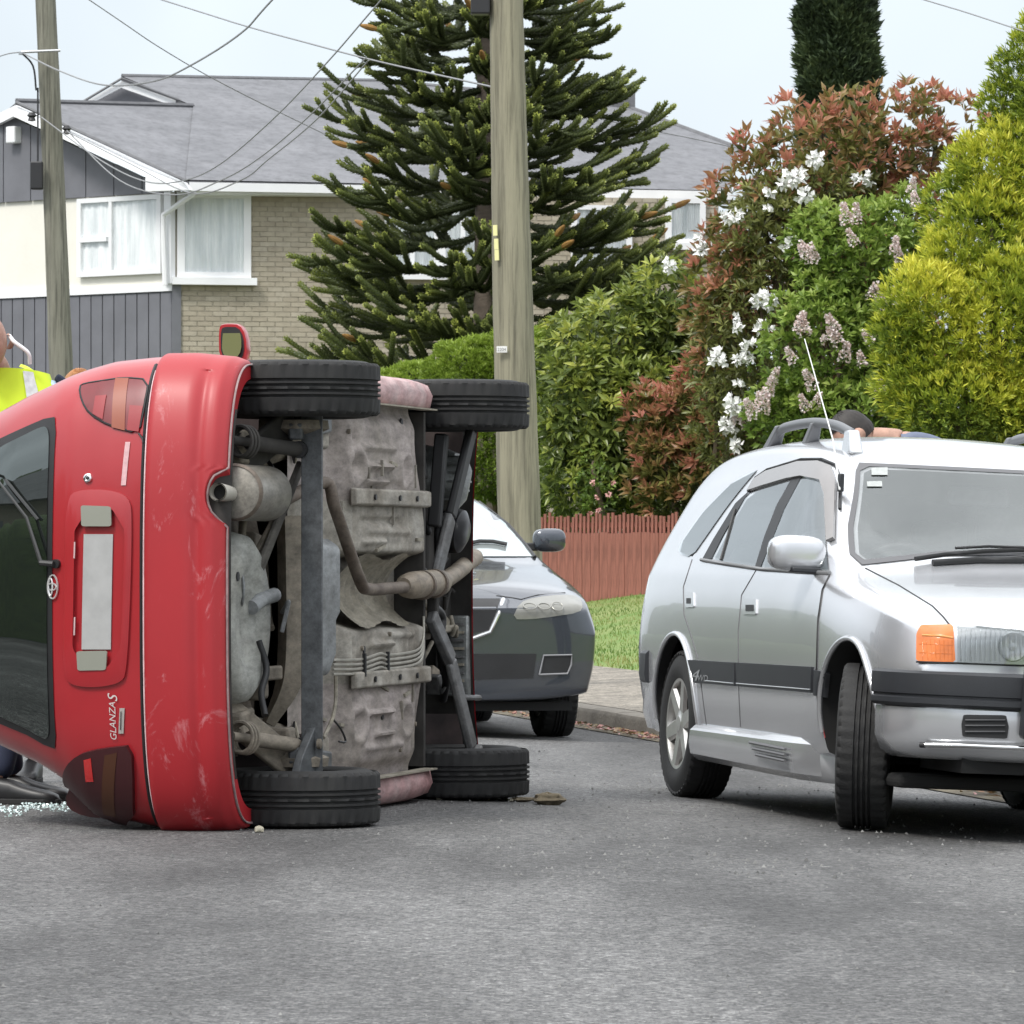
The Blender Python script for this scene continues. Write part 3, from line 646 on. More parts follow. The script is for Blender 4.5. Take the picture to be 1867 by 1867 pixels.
PH = [(1500, 300, 47.5, 150, 130), (1385, 360, 47.4, 100, 110), (1610, 250, 47.6, 120, 100), (1710, 235, 47.8, 90, 75), (1330, 480, 47.6, 60, 120), (1450, 430, 48, 140, 120), (1590, 380, 48, 130, 120), (1440, 600, 48.6, 170, 160), (1580, 620, 48.6, 150, 180), (1300, 560, 48, 50, 110)]
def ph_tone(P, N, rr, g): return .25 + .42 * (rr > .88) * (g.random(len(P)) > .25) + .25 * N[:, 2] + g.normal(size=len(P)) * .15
M_PHO = leafmat('photinia_leaf', [(.07, .09, .025), (.20, .20, .055), (.38, .19, .10), (.58, .23, .17)], rough=.32)
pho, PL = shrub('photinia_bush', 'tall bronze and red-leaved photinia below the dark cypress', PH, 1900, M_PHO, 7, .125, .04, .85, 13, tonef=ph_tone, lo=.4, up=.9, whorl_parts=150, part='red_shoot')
pho2, PL2 = shrub('photinia_bush', 'low red-leaved photinia leaning over the fence beside the silver car', [(1225, 800, 49.4, 80, 95), (1290, 740, 49.2, 70, 90), (1235, 880, 49.3, 85, 75), (1180, 760, 49.5, 45, 60), (1310, 850, 49, 80, 90), (1300, 600, 47.2, 30, 90), (1340, 500, 47.0, 40, 70)], 1000, M_PHO, 7, .12, .036, .85, 14, tonef=ph_tone, lo=.4, up=.7, whorl_parts=60, part='red_shoot')
M_LIL = leafmat('lilac_leaf', [(.06, .11, .018), (.15, .24, .04), (.27, .38, .07), (.40, .48, .12)], rough=.5)
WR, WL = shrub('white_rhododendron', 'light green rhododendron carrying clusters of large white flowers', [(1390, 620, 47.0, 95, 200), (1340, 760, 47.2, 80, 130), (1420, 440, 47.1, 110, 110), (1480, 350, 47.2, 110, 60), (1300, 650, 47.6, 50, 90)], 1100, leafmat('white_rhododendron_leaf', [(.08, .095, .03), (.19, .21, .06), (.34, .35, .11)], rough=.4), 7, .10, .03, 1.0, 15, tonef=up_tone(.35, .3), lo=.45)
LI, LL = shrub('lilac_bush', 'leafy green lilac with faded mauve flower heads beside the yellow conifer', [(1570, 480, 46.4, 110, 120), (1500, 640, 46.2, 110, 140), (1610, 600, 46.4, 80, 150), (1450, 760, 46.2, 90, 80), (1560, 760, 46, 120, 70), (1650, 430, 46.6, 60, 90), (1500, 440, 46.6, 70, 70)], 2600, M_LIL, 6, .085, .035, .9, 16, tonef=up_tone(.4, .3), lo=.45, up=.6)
# flowers as parts
M_WF = mat('white_petal', (.84, .84, .83), .6); M_LF = leafmat('lilac_petal', [(.55, .40, .36), (.75, .64, .62), (.88, .84, .85)], trans=.2); M_PK = mat('pink_petal', (.62, .34, .32), .6, var=.15)
def truss_mesh(g, nf, size, pet):
    B, D, L, W = [], [], [], []
    for i in range(nf):
        c = unit(g.normal(size=(1, 3)))[0] * size * .55; c[1] = -abs(c[1]); fd = unit((c / size + np.array((0, -.5, .1)))[None])[0]; u = unit(np.cross(fd, (.3, .2, 1))[None])[0]; v = np.cross(fd, u)
        for j in range(5):
            a = j * 2 * math.pi / 5 + g.random(); d = fd * .35 + u * math.cos(a) + v * math.sin(a); B.append(c); D.append(d); L.append(pet); W.append(pet * .75)
    return leaves(np.array(B), np.array(D), np.array(L), np.array(W), np.full(len(B), .5), g, .12, .2)
gf = np.random.default_rng(4); wm = []
for j in range(4):
    V, T, tn = truss_mesh(gf, 3 + j, .065 + .014 * j, .068); wm.append((V, T, tn))
wmes = [None] * 4
WFL = [(1405, 345), (1425, 335), (1455, 322), (1485, 292), (1503, 290), (1325, 396), (1340, 394), (1467, 357), (1400, 385), (1563, 328), (1585, 326), (1440, 447), (1277, 438), (1280, 455), (1385, 546), (1402, 548), (1336, 582), (1342, 596), (1393, 600), (1305, 650), (1325, 657), (1345, 657), (1364, 650), (1335, 738), (1325, 772), (1345, 745), (1322, 776), (1220, 484), (1347, 705), (1280, 640), (1366, 632), (1440, 325), (1335, 790), (1345, 812)]
for i, (x, y) in enumerate(WFL):
    p = front_pt(x, y, WL + PL, .12) - WR.location; j = i % 4
    if wmes[j] is None: o = npmesh('white_flower', wm[j][0], wm[j][1], wm[j][2], M_WF, WR); wmes[j] = o.data
    else: o = link('white_flower', wmes[j], WR)
    o.location = p; o.rotation_euler = (gf.uniform(-.3, .3), gf.uniform(-3, 3), gf.uniform(-.4, .4)); s_ = gf.uniform(.85, 1.15); o.scale = (s_, s_, s_)
lm = []
for j in range(3):
    n = 130; h = gf.random(n) ** .8; a = gf.random(n) * 6.28; rad = .075 * (1 - h * .8)
    a[:] = a; P_ = np.stack([np.cos(a) * rad, np.sin(a) * rad, h * .2 - .05], 1); D_ = unit(P_ * np.array((1, 1, .4)) + gf.normal(size=(n, 3)) * .03)
    P_ = P_ * np.array((.75, .75, 1)); lm.append(leaves(P_, D_, np.full(n, .032), np.full(n, .028), gf.random(n), gf, .1, .1))
lmes = [None] * 3
LFL = [(1470, 466), (1486, 470), (1458, 596), (1466, 602), (1508, 618), (1520, 600), (1530, 625), (1400, 715), (1385, 735), (1410, 692), (1372, 752), (1392, 745), (1360, 775), (1345, 762), (1556, 440), (1480, 470), (1640, 470), (1632, 455), (1670, 372), (1692, 402), (1560, 397), (1590, 540), (1625, 550), (1605, 718), (1572, 662), (1480, 700), (1468, 742), (1488, 735), (1662, 345), (1543, 400), (1612, 560), (1445, 655), (1540, 650), (1585, 620)]
for i, (x, y) in enumerate(LFL):
    p = front_pt(x, y, LL + WL, .10) - LI.location; j = i % 3
    if lmes[j] is None: o = npmesh('lilac_flower', *lm[j], M_LF, LI); lmes[j] = o.data
    else: o = link('lilac_flower', lmes[j], LI)
    o.location = p; o.rotation_euler = (gf.uniform(-.5, .5), gf.uniform(-.6, .6), 0); s_ = gf.uniform(.75, 1.1); o.scale = (s_, s_, s_)
rs, RSL = shrub('climbing_rose', 'thin climbing rose with small pink blooms hanging over the fence', [(1092, 905, 49.3, 32, 45), (1082, 860, 49.3, 30, 40)], 90, M_LIL, 5, .05, .025, 1.0, 17, tonef=up_tone(.3, .3), lo=.3)
for i, (x, y) in enumerate(((1080, 880), (1088, 908), (1110, 902), (1075, 938), (1092, 932), (1118, 880))):
    V, T, tn = truss_mesh(gf, 3, .03, .03); o = npmesh('pink_flower', V, T, tn, M_PK, rs); o.location = front_pt(x, y, RSL, .06) - rs.location
# conifers
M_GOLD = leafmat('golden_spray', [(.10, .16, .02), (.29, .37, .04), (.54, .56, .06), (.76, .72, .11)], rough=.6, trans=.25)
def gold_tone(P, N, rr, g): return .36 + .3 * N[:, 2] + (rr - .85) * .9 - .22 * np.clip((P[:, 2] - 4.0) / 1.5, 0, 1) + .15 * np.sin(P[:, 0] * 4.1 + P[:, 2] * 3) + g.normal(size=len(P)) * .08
shrub('laurel_hedge', 'plain dark green hedge filling in behind the flowering shrubs', [(1420, 700, 54, 160, 140), (1600, 720, 54, 160, 140), (1780, 740, 54, 160, 130), (1930, 720, 54, 120, 150), (1500, 830, 53.5, 200, 100), (1700, 840, 53.5, 200, 100), (1250, 860, 54, 120, 110)], 3000, M_LIL, 7, .11, .045, .9, 25, 'hedge', tonef=up_tone(.2, .25), lo=.6)
GC = [(1770, 620, 44.2, 150, 150), (1690, 560, 44, 90, 80), (1680, 690, 44, 85, 80), (1640, 610, 43.9, 50, 40), (1860, 620, 44, 120, 170), (1810, 450, 44.4, 110, 120), (1740, 490, 44.2, 70, 70), (1860, 330, 44.6, 110, 110), (1790, 330, 44.6, 70, 80), (1750, 400, 44.8, 70, 90), (1870, 170, 44.8, 60, 110), (1830, 210, 44.8, 45, 70), (1760, 740, 44, 140, 80), (1900, 760, 44, 120, 90), (1880, 90, 44.8, 25, 60), (1930, 400, 44.6, 100, 300)]
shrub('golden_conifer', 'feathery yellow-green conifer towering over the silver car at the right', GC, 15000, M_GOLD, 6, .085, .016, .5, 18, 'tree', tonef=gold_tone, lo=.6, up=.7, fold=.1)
CY = [(1522, -300, 75, 56, 160), (1523, -120, 75, 61, 160), (1525, 20, 75, 65, 130), (1528, 130, 75, 67, 120), (1528, 260, 75, 68, 130), (1528, 420, 75, 67, 150)]
shrub('cypress_tree', 'tall dark columnar cypress against the sky', CY, 14000, leafmat('cypress_spray', [(.025, .042, .02), (.06, .095, .038), (.12, .165, .06)], rough=.7, trans=.1), 6, .16, .04, .45, 19, 'tree', tonef=lambda P, N, rr, g: .45 + .35 * np.sin(P[:, 2] * 5 + P[:, 0] * 7) * .5 + g.normal(size=len(P)) * .15, lo=.8, up=1.6)
# ---- monkey puzzle
MY = 65.0; mt = at(893, 700, MY); mzb = 0.9
mp = empty('monkey_puzzle_tree', (mt.x, MY, mzb), 'dark spiky monkey puzzle tree with snaking branches before the house', 'tree')
mb = MB(); mb.tube([(mt.x, MY, mzb + i) for i in range(14)], [.26 - .016 * i for i in range(14)], 14); mb.build('trunk', mat('conifer_bark', (.13, .105, .085), .95, var=.25, scale=5, stretch=(1, 1, 3), bump=.5, bscale=20), mp, True)
M_MP = leafmat('monkey_puzzle_scale', [(.036, .046, .022), (.088, .112, .042), (.175, .21, .055), (.38, .42, .09)], rough=.42, trans=.08)
M_CONE = mat('pollen_cone', (.30, .17, .035), .8, col2=(.20, .10, .03), scale=20, bump=.4)
gm_ = np.random.default_rng(21); rm = random.Random(21)
def scaly(paths):
    Vs, Fs, Ts = [], [], []; off = 0
    for P, r0, r1, t0, t1 in paths:
        P = np.array([tuple(p) for p in P]); seg = np.linalg.norm(np.diff(P, axis=0), axis=1); cum = np.concatenate([[0], np.cumsum(seg)]); n = max(4, int(cum[-1] / .035)); sarr = np.linspace(0, cum[-1], n)
        Q = np.stack([np.interp(sarr, cum, P[:, i]) for i in range(3)], 1); Tn = unit(np.gradient(Q, axis=0)); U = unit(np.cross(Tn, np.array((.31, .17, .93)))); W_ = np.cross(Tn, U)
        f = np.linspace(0, 1, n); rad = (r0 + (r1 - r0) * f); rad[-1] *= .45; tone = t0 + (t1 - t0) * f ** 3
        k = 6; a = np.arange(k) * 2 * math.pi / k
        ring = Q[:, None] + (U[:, None] * np.cos(a)[None, :, None] + W_[:, None] * np.sin(a)[None, :, None]) * (rad * .62)[:, None, None]
        i = np.arange(n - 1)[:, None] * k; j = np.arange(k)[None]; j2 = (j + 1) % k
        q1 = np.stack([i + j, i + j2, i + k + j2], -1).reshape(-1, 3); q2 = np.stack([i + j, i + k + j2, i + k + j], -1).reshape(-1, 3)
        Vs.append(ring.reshape(-1, 3)); Fs.append(np.concatenate([q1, q2]) + off); Ts.append(np.repeat(tone * .7, k)); off += n * k
        a2 = (np.arange(k) * 2 * math.pi / k)[None] + (np.arange(n) * .55)[:, None]; dr = U[:, None] * np.cos(a2)[..., None] + W_[:, None] * np.sin(a2)[..., None]; sd_ = np.cross(Tn[:, None], dr)
        b = Q[:, None] + dr * (rad * .5)[:, None, None]; w_ = (rad * .5)[:, None, None]
        tip = Q[:, None] + dr * (rad * 1.08)[:, None, None] + Tn[:, None] * (rad * .8)[:, None, None]
        tri = np.stack([b - sd_ * w_, b + sd_ * w_, tip], 2).reshape(-1, 3); m_ = n * k
        Vs.append(tri); Fs.append(np.arange(m_ * 3).reshape(-1, 3) + off); tt = np.repeat(tone, k)[:, None] + gm_.normal(size=(m_, 1)) * .06; Ts.append(np.concatenate([tt, tt, tt + .12], 1).ravel()); off += m_ * 3
    return np.concatenate(Vs), np.concatenate(Fs), np.clip(np.concatenate(Ts), 0, 1)
def mp_radius(z):
    return float(np.interp(z, [3.0, 3.6, 4.6, 5.2, 6.0, 6.8, 7.6, 8.4, 10.5, 12.5], [1.85, 2.05, 2.25, 2.0, 1.78, 1.62, 1.4, 1.15, .75, .25]))
zlev = 3.2; li = 0
while zlev < 12.2:
    nb_ = 6 if zlev < 8 else 5
    for b in range(nb_):
        az = 2 * math.pi * (b + .5 * (li % 2)) / nb_ + rm.uniform(-.3, .3) + li * .4; Lb = mp_radius(zlev) * rm.uniform(.80, 1.1); d = Vector((math.cos(az), math.sin(az), 0)); sdv = Vector((-d.y, d.x, 0))
        dr = rm.uniform(.02, .30) * Lb; sag = rm.uniform(-.22, .22) * Lb; wob = rm.uniform(0, 6)
        fn = lambda t: Vector((mt.x, MY, zlev)) + d * (Lb * t) + sdv * (sag * t * t + .04 * math.sin(t * 7 + wob)) + up * (-dr * math.sin(min(1, t * 1.15) * math.pi * .75) * .8 + .42 * max(0, t - .55) ** 1.5 * Lb + .03 * math.sin(t * 9 + wob))
        path = [fn(t / 18) for t in range(19)]; paths = [(path, .055, .050, .20, .8)]
        nsub = int(3 + Lb * 3.1); cones = []
        for i in range(nsub):
            t = .30 + .64 * (i + rm.random() * .7) / nsub; side = 1 if i % 2 else -1; p0 = fn(t); ln = Lb * .40 * rm.uniform(.7, 1.25) * (1.15 - .45 * t) + .12
            dd = (d * rm.uniform(.8, 1.2) + sdv * side * rm.uniform(.35, .95) + up * rm.uniform(-.45, .20)).normalized(); cur = rm.uniform(.15, .6)
            f2 = lambda q: p0 + dd * (ln * q) + up * (cur * ln * q ** 2.2 + .02 * math.sin(q * 7 + i)) + d * (.25 * ln * q * q)
            sp_ = [f2(q / 9) for q in range(10)]; paths.append((sp_, .050, .047, .20, rm.uniform(.66, 1.0)))
            if rm.random() < .05: cones.append((sp_[-1], sp_[-1] - sp_[-2]))
            for e_ in range(1 if rm.random() < .7 else 2):
                q_ = rm.uniform(.25, .6); q0 = f2(q_); e = (dd + sdv * side * rm.uniform(-1.1, .8) + up * rm.uniform(-.1, .5)).normalized(); l2 = ln * rm.uniform(.35, .6); paths.append(([q0 + e * (l2 * q / 5) + up * (.5 * l2 * (q / 5) ** 2) for q in range(6)], .047, .044, .25, rm.uniform(.62, .95)))
        V, T, tn = scaly(paths); bo = npmesh('branch', V - np.array(mp.location), T, tn, M_MP, mp)
        if rm.random() < .2: cones.append((path[-1], path[-1] - path[-2]))
        for cp, cdir in cones:
            cdir = cdir.normalized(); m_ = MB(); m_.lathe([(0, -.03), (.03, -.01), (.040, .05), (.036, .12), (.020, .19), (0, .22)], cp, cdir, 8); m_.build('cone', M_CONE, bo, True)
    zlev += rm.uniform(.30, .42); li += 1
# ================================================================ wheels shared by the cars
M_TYRE = mat('tyre_rubber', (.012, .012, .013), .75, col2=(.022, .022, .021), scale=7, bump=.15, bscale=120)
M_TYREW = mat('tyre_rubber_dusty', (.011, .011, .012), .8, col2=(.022, .022, .021), scale=5)
M_ALLOY = mat('alloy', (.55, .54, .52), .35, .85, var=.12, scale=20); M_STEEL = mat('dark_steel', (.06, .06, .062), .5, .6, var=.2)
def tyre_mesh(Ro, Wd, Ri, m, n=144, grooves=(-.30, -.11, .09, .28), name='tyre'):
    "tyre around local x axis"
    prof = []; hw = Wd / 2
    for t in np.linspace(0, 1, 7): prof.append((-hw * (.80 + .22 * math.sin(math.pi * (.15 + .75 * t))), Ri + (Ro - .022 - Ri) * t, 0))
    prof.append((-hw * .93, Ro - .012, 1)); prof.append((-hw * .84, Ro - .003, 1))
    xs = [-.78]
    for g in grooves: xs += [g - .060, g - .042, g + .042, g + .060]
    xs += [.78]
    for i, x in enumerate(xs):
        q = (i - 1) % 4; gr = 1 <= i <= len(xs) - 2 and q in (1, 2); prof.append((x * hw, Ro - (.010 if gr else 0) - .003 * x * x, 2 if gr else 3))
    prof += [(hw * .84, Ro - .003, 1), (hw * .93, Ro - .012, 1)]
    for t in np.linspace(1, 0, 7): prof.append((hw * (.80 + .22 * math.sin(math.pi * (.15 + .75 * t))), Ri + (Ro - .022 - Ri) * t, 0))
    mb = MB(); k = len(prof); vs = []
    for i in range(n):
        a = 2 * math.pi * i / n
        for x, r, c in prof:
            if c == 1 and i % 3 == 0: r -= .008
            if c == 3 and abs(x) > hw * .36 and i % 3 == 0: r -= .006
            elif c == 3 and i % 6 == (2 if x > 0 else 4): r -= .004
            vs.append((x, r * math.cos(a), r * math.sin(a)))
    fs = [(i * k + j, i * k + j + 1, ((i + 1) % n) * k + j + 1, ((i + 1) % n) * k + j) for i in range(n) for j in range(k - 1)]
    mb.add(vs, fs); return mb
def make_wheel(parent, loc, Ro, Wd, Ri, spokes, tm=None, rim_m=None, rz=0.0, side=1, spin=0.2):
    "wheel > tyre, rim, hub; outer face at side*x"
    wh = empty('wheel', loc); wh.parent = parent; wh.rotation_euler = (0, 0, rz)
    key = ('tyre', Ro, Wd, Ri, (tm or M_TYRE).name)
    if key not in MATS:
        o = tyre_mesh(Ro, Wd, Ri, tm or M_TYRE).build('tyre', tm or M_TYRE, wh, smooth=35); MATS[key] = o.data
    else: o = link('tyre', MATS[key], wh)
    rm_ = rim_m or M_ALLOY; hw = Wd / 2 * side; mb = MB()
    mb.lathe([(Ri + .012, hw * .80), (Ri + .006, hw * .90), (Ri - .012, hw * .88), (Ri - .02, hw * .6), (Ri - .02, -hw * .75), (Ri + .01, -hw * .85)], (0, 0, 0), (1, 0, 0), 48)
    mb.build('rim', rm_, wh, smooth=50)
    mb = MB(); mb.lathe([(0, hw * .15), (Ri - .02, hw * .15)], (0, 0, 0), (1, 0, 0), 32); mb.build('brake_disc', M_STEEL, wh)
    mb = MB()
    for i in range(spokes):
        a = 2 * math.pi * i / spokes + spin; c, s = math.cos(a), math.sin(a)
        def pt(r, t, x): return (x, r * c - t * s, r * s + t * c)
        r0, r1 = .045, Ri - .010
        vs = [pt(r0, -.034, hw * .62), pt(r0, .034, hw * .62), pt(r1, .040, hw * .78), pt(r1, -.040, hw * .78), pt(r0, -.030, hw * .80), pt(r0, .030, hw * .80), pt(r1, .024, hw * .88), pt(r1, -.024, hw * .88)]
        mb.add(vs, [(4, 5, 6, 7), (0, 3, 2, 1), (0, 1, 5, 4), (1, 2, 6, 5), (2, 3, 7, 6), (3, 0, 4, 7)])
    mb.lathe([(0, hw * .86), (.03, hw * .86), (.036, hw * .82), (.062, hw * .80), (.066, hw * .6), (0, hw * .6)], (0, 0, 0), (1, 0, 0), 24)
    mb.build('spokes', rm_, wh, smooth=30); return wh
# ================================================================ red hatchback lying on its left side
RO = Vector((-.463, 17.835, .806)); RA = math.atan2(.228, .9736); cA, sA = math.cos(RA), math.sin(RA)
red = empty('overturned_hatchback', RO, 'red hatchback lying on its side with its underbody facing the silver car', 'car')
red.matrix_world = Matrix(((0, sA, -cA, RO.x), (0, cA, sA, RO.y), (1, 0, 0, RO.z), (0, 0, 0, 1)))
def redpaint(name, scuff):
    m = mat(name, (.345, .014, .020), .34, var=.06, scale=3, coat=.5); n = m.node_tree; b = n.nodes['Principled BSDF']; L = n.links.new; b.inputs['Coat Roughness'].default_value = .12
    if scuff:
        b.inputs['Roughness'].default_value = .48; b.inputs['Coat Weight'].default_value = .15; b.inputs['Coat Roughness'].default_value = .3
        c = n.nodes.new('ShaderNodeTexCoord').outputs['Object']
        z = n.nodes.new('ShaderNodeTexNoise'); z.inputs['Scale'].default_value = 3.2; z.inputs['Detail'].default_value = 9; z.inputs['Roughness'].default_value = .72; z.inputs['Distortion'].default_value = 1.2
        mp = n.nodes.new('ShaderNodeMapping'); mp.inputs['Scale'].default_value = (1, .6, 2.2); mp.inputs['Location'].default_value = (.3, .1, .8); L(c, mp.inputs[0]); L(mp.outputs[0], z.inputs['Vector'])
        r = n.nodes.new('ShaderNodeValToRGB'); r.color_ramp.elements[0].position = .58; r.color_ramp.elements[1].position = .68; r.color_ramp.elements[0].color = (0, 0, 0, 1); r.color_ramp.elements[1].color = (.55, .55, .55, 1); L(z.outputs[0], r.inputs[0])
        src = b.inputs['Base Color'].links[0].from_socket; x = n.nodes.new('ShaderNodeMix'); x.data_type = 'RGBA'; L(r.outputs[0], x.inputs[0]); L(src, x.inputs[6]); x.inputs[7].default_value = (.62, .30, .32, 1); L(x.outputs[2], b.inputs['Base Color'])
    return m
M_RED = redpaint('red_paint', False); M_REDS = redpaint('scuffed_red_paint', True)
M_PLST = mat('black_trim', (.014, .014, .015), .5, var=.2); M_INNER = mat('dark_underside', (.04, .037, .034), .85, var=.4, scale=8)
M_REARGL = glassmat('tinted_glass', (.010, .012, .011), .11, .015, rcol=(.8, .88, .86))
def ip(z, tab): return float(np.interp(z, [a for a, b in tab], [b for a, b in tab]))
W_T = [(.36, .775), (.42, .80), (.55, .813), (.70, .813), (.85, .80), (.95, .775), (1.02, .755), (1.20, .69), (1.35, .63), (1.44, .56), (1.50, .44), (1.53, .25)]
YR_T = [(.36, -.54), (.42, -.585), (.52, -.60), (.64, -.60), (.67, -.585), (.80, -.575), (.95, -.555), (1.02, -.53), (1.20, -.44), (1.35, -.35), (1.44, -.27), (1.50, -.12), (1.53, .15)]
YF_T = [(.30, 2.93), (.40, 2.99), (.60, 3.0), (.74, 2.93), (.84, 2.6), (.93, 2.2), (.98, 1.98), (1.35, 1.38), (1.44, 1.22), (1.50, 1.0), (1.53, .7)]
NX, DX = 3.0, .33
KF_T = [(.6, 1), (.9, .96), (1.0, .88), (1.15, .84), (1.5, .84)]          # the side it lies on is pushed in
def kf(x, z): return ip(z, KF_T) if x < 0 else 1.0
def half_ring(z, off=0.0, bulge=0.0):
    w_, yr, yf = ip(z, W_T) + off, ip(z, YR_T) - off, ip(z, YF_T) + off; o = []
    for i in range(26):
        ph = (i / 26) * math.pi / 2; o.append((w_ * math.sin(ph) ** (2 / NX), yr + DX * (1 - math.cos(ph) ** (2 / NX))))
    ya, yb = yr + DX, yf - .30
    for i in range(80):
        o.append((w_ * (1 - .012 * ((ya + (yb - ya) * i / 79 - 1.1) / 1.6) ** 2 * 0), ya + (yb - ya) * i / 79))
    for i in range(1, 21):
        ph = (1 - i / 20) * math.pi / 2; o.append((w_ * math.sin(ph) ** (2 / 2.4) if ph > 0 else 0.0, yf - .30 * (1 - (1 - math.cos(ph) ** (2 / 2.4)))))
    return o
def hy(x, z):
    w_, yr = ip(z, W_T) * kf(x, z), ip(z, YR_T); t = min(.9999, abs(x) / w_); return yr + DX - DX * (1 - t ** NX) ** (1 / NX)
def rsurf(x, z):
    e = .006; p = Vector((x, hy(x, z), z)); a = Vector((x + e, hy(x + e, z), z)) - Vector((x - e, hy(x - e, z), z)); b = Vector((x, hy(x, z + e), z + e)) - Vector((x, hy(x, z - e), z - e))
    n = a.cross(b).normalized(); return p, (n if n.y < 0 else -n)
def rear(px, py):
    y = -.58; k = (px - PX0) / F
    for _ in range(6):
        z = (RO.x + sA * y - k * (RO.y + cA * y)) / (sA * k + cA); Y = RO.y + cA * y + sA * z; x = EYE + (HOR - py) * Y / F - RO.z; y = hy(max(-.79, min(.79, x)), z)
    return (x, z)
def U(px, py, z):
    k = (px - PX0) / F; y = (RO.x - cA * z - k * (RO.y + sA * z)) / (cA * k - sA); Y = RO.y + cA * y + sA * z; return Vector((EYE + (HOR - py) * Y / F - RO.z, y, z))
def Uy(px, py, y):
    k = (px - PX0) / F; z = (RO.x + sA * y - k * (RO.y + cA * y)) / (sA * k + cA); Y = RO.y + cA * y + sA * z; return Vector((EYE + (HOR - py) * Y / F - RO.z, y, z))
ZL = [.375 + .0225 * i for i in range(30)] + [1.05 + .04 * i for i in range(8)] + [1.36, 1.40, 1.44, 1.47, 1.50, 1.515, 1.53]
def zdrop(y, z): return z - .065 * max(0, min(1, (y + .3) / 2.5)) * max(0, 1 - (z - .37) / .4)
def shell(off, keep, zl=ZL, top=True):
    mb = MB(); rows = []
    for z in zl:
        h = half_ring(z, off); full = [(x, y) for x, y in h] + [(-x * kf(-1, z), y) for x, y in h[::-1][1:-1]]; rows.append([Vector((x, y, zdrop(y, z))) for x, y in full])
    n = len(rows[0]); vs = [p for r in rows for p in r]; fs = []
    for j in range(len(rows) - 1):
        for i in range(n):
            q = (j * n + i, j * n + (i + 1) % n, (j + 1) * n + (i + 1) % n, (j + 1) * n + i); c = (vs[q[0]] + vs[q[1]] + vs[q[2]] + vs[q[3]]) / 4
            if keep(c): fs.append(q)
    if top: fs.append(tuple(range((len(rows) - 1) * n, len(rows) * n)))
    mb.add(vs, fs); return mb
def arch(c):
    return abs(c.x) > .5 and any((c.y - ya) ** 2 + (c.z - .40) ** 2 < .325 ** 2 for ya in (0, 2.3))
shell(0, lambda c: not arch(c) and not (c.z < .665 and c.y < -.24)).build('body_shell', M_RED, red, smooth=50)
shell(-.022, lambda c: not arch(c) and c.z < .95 and not (c.y < -.12 and abs(c.x) > .62), top=False).build('inner_shell', M_INNER, red, smooth=50)
def bump_z0(x):
    d = abs(x - .335) / .088; return .382 + (.062 * (1 - d * d) ** .5 if d < 1 else 0)
mb = MB(); h = [p for p in half_ring(.5, .012) if p[1] < -.27]; nb_ = 160
def bfn(u, v):
    ph = (u * 2 - 1) * .988 * math.pi / 2; sx = 1 if ph >= 0 else -1; ph = abs(ph)
    if v < .12: vv, off = 0, -.045 + .055 * (v / .12)
    elif v > .93: vv, off = 1, .012 - .05 * (v - .93) / .07
    else: vv, off = (v - .12) / .81, .012
    t = math.sin(ph) ** (2 / NX); z0 = bump_z0(sx * t * .8); z = z0 + (.657 - z0) * vv
    crease = .010 * math.exp(-((z - .475) / .018) ** 2) * (1 if abs(t) < .93 else .3); w_, yr = ip(z, W_T) + off, ip(z, YR_T) - off - .006 + crease
    return Vector((sx * w_ * t, yr + DX * (1 - math.cos(ph) ** (2 / NX)), z))
mb.grid(bfn, nb_, 46); bump = mb.build('rear_bumper', M_REDS, red, smooth=50)
mb = MB()
for sgn in (1,):
    P = [bfn(u / 120, .10) for u in range(121)]; mb.tube([p + Vector((0, -.002, -.004)) for p in P], .0042, 6)
mb.build('worn_edge', mat('worn_plastic', (.26, .19, .19), .7, var=.25, scale=30), bump, smooth=60)
mb = MB(); P = [rsurf(x / 100, .657)[0] + Vector((0, -.010, .003)) for x in range(-76, 77, 2)]; mb.tube(P, .0035, 5); mb.build('chipped_edge', mat('chipped_paint', (.70, .52, .53), .6, var=.2, scale=25), bump)
mb = MB(); P = [rsurf(x / 100, .672)[0] + Vector((0, .002, 0)) for x in range(-78, 79, 2)]; mb.tube(P, .0085, 6); mb.build('bumper_seam', M_PLST, red)
# arch lips
for ya in (0, 2.3):
    for sx in (1, -1):
        mb = MB(); P = []
        for i in range(37):
            a = R(14 + 152 * i / 36); y_, z_ = ya + .325 * math.cos(a), .40 + .325 * math.sin(a); P.append(Vector((sx * (ip(z_, W_T) - .006), y_, zdrop(y_, z_) if z_ < .5 else z_)))
        mb.tube(P, .010, 6); mb.build('arch_lip', M_RED, red)
        mb = MB(); mb.grid(lambda u, v: Vector((sx * (.50 + .29 * v), ya + .335 * math.cos(R(-10 + 140 * u)), .40 + .335 * math.sin(R(-10 + 140 * u)))), 24, 4); mb.build('arch_liner', mat('liner_grime', (.10, .075, .072), .9, col2=(.035, .03, .03), scale=5), red)
# glass, lamps, tailgate furniture
def sub2(p):
    o = []
    for i in range(len(p)): a, b = p[i], p[(i + 1) % len(p)]; o += [a, ((a[0] * 3 + b[0]) / 4, (a[1] * 3 + b[1]) / 4), ((a[0] + 3 * b[0]) / 4, (a[1] + 3 * b[1]) / 4)]
    return o
def rp(*pts): return [rear(*p) for p in pts]
def rdecal(name, outline, m, off, step=.03, thick=.0, par=None):
    mb = MB(); patch(mb, outline, rsurf, off, step, thick); return mb.build(name, m, par or red, smooth=40)
sym = lambda half: half + [(-x, z) for x, z in half[::-1]]
symk = lambda half: half + [(-x * kf(-1, z), z) for x, z in half[::-1]]
win = [(0, 1.006), (.35, 1.004), (.55, 1.008), (.604, 1.02), (.598, 1.07), (.575, 1.14), (.52, 1.30), (.44, 1.36), (0, 1.375)]
rw = rdecal('rear_window', symk(win[1:-1]), M_PLST, .003, .04)
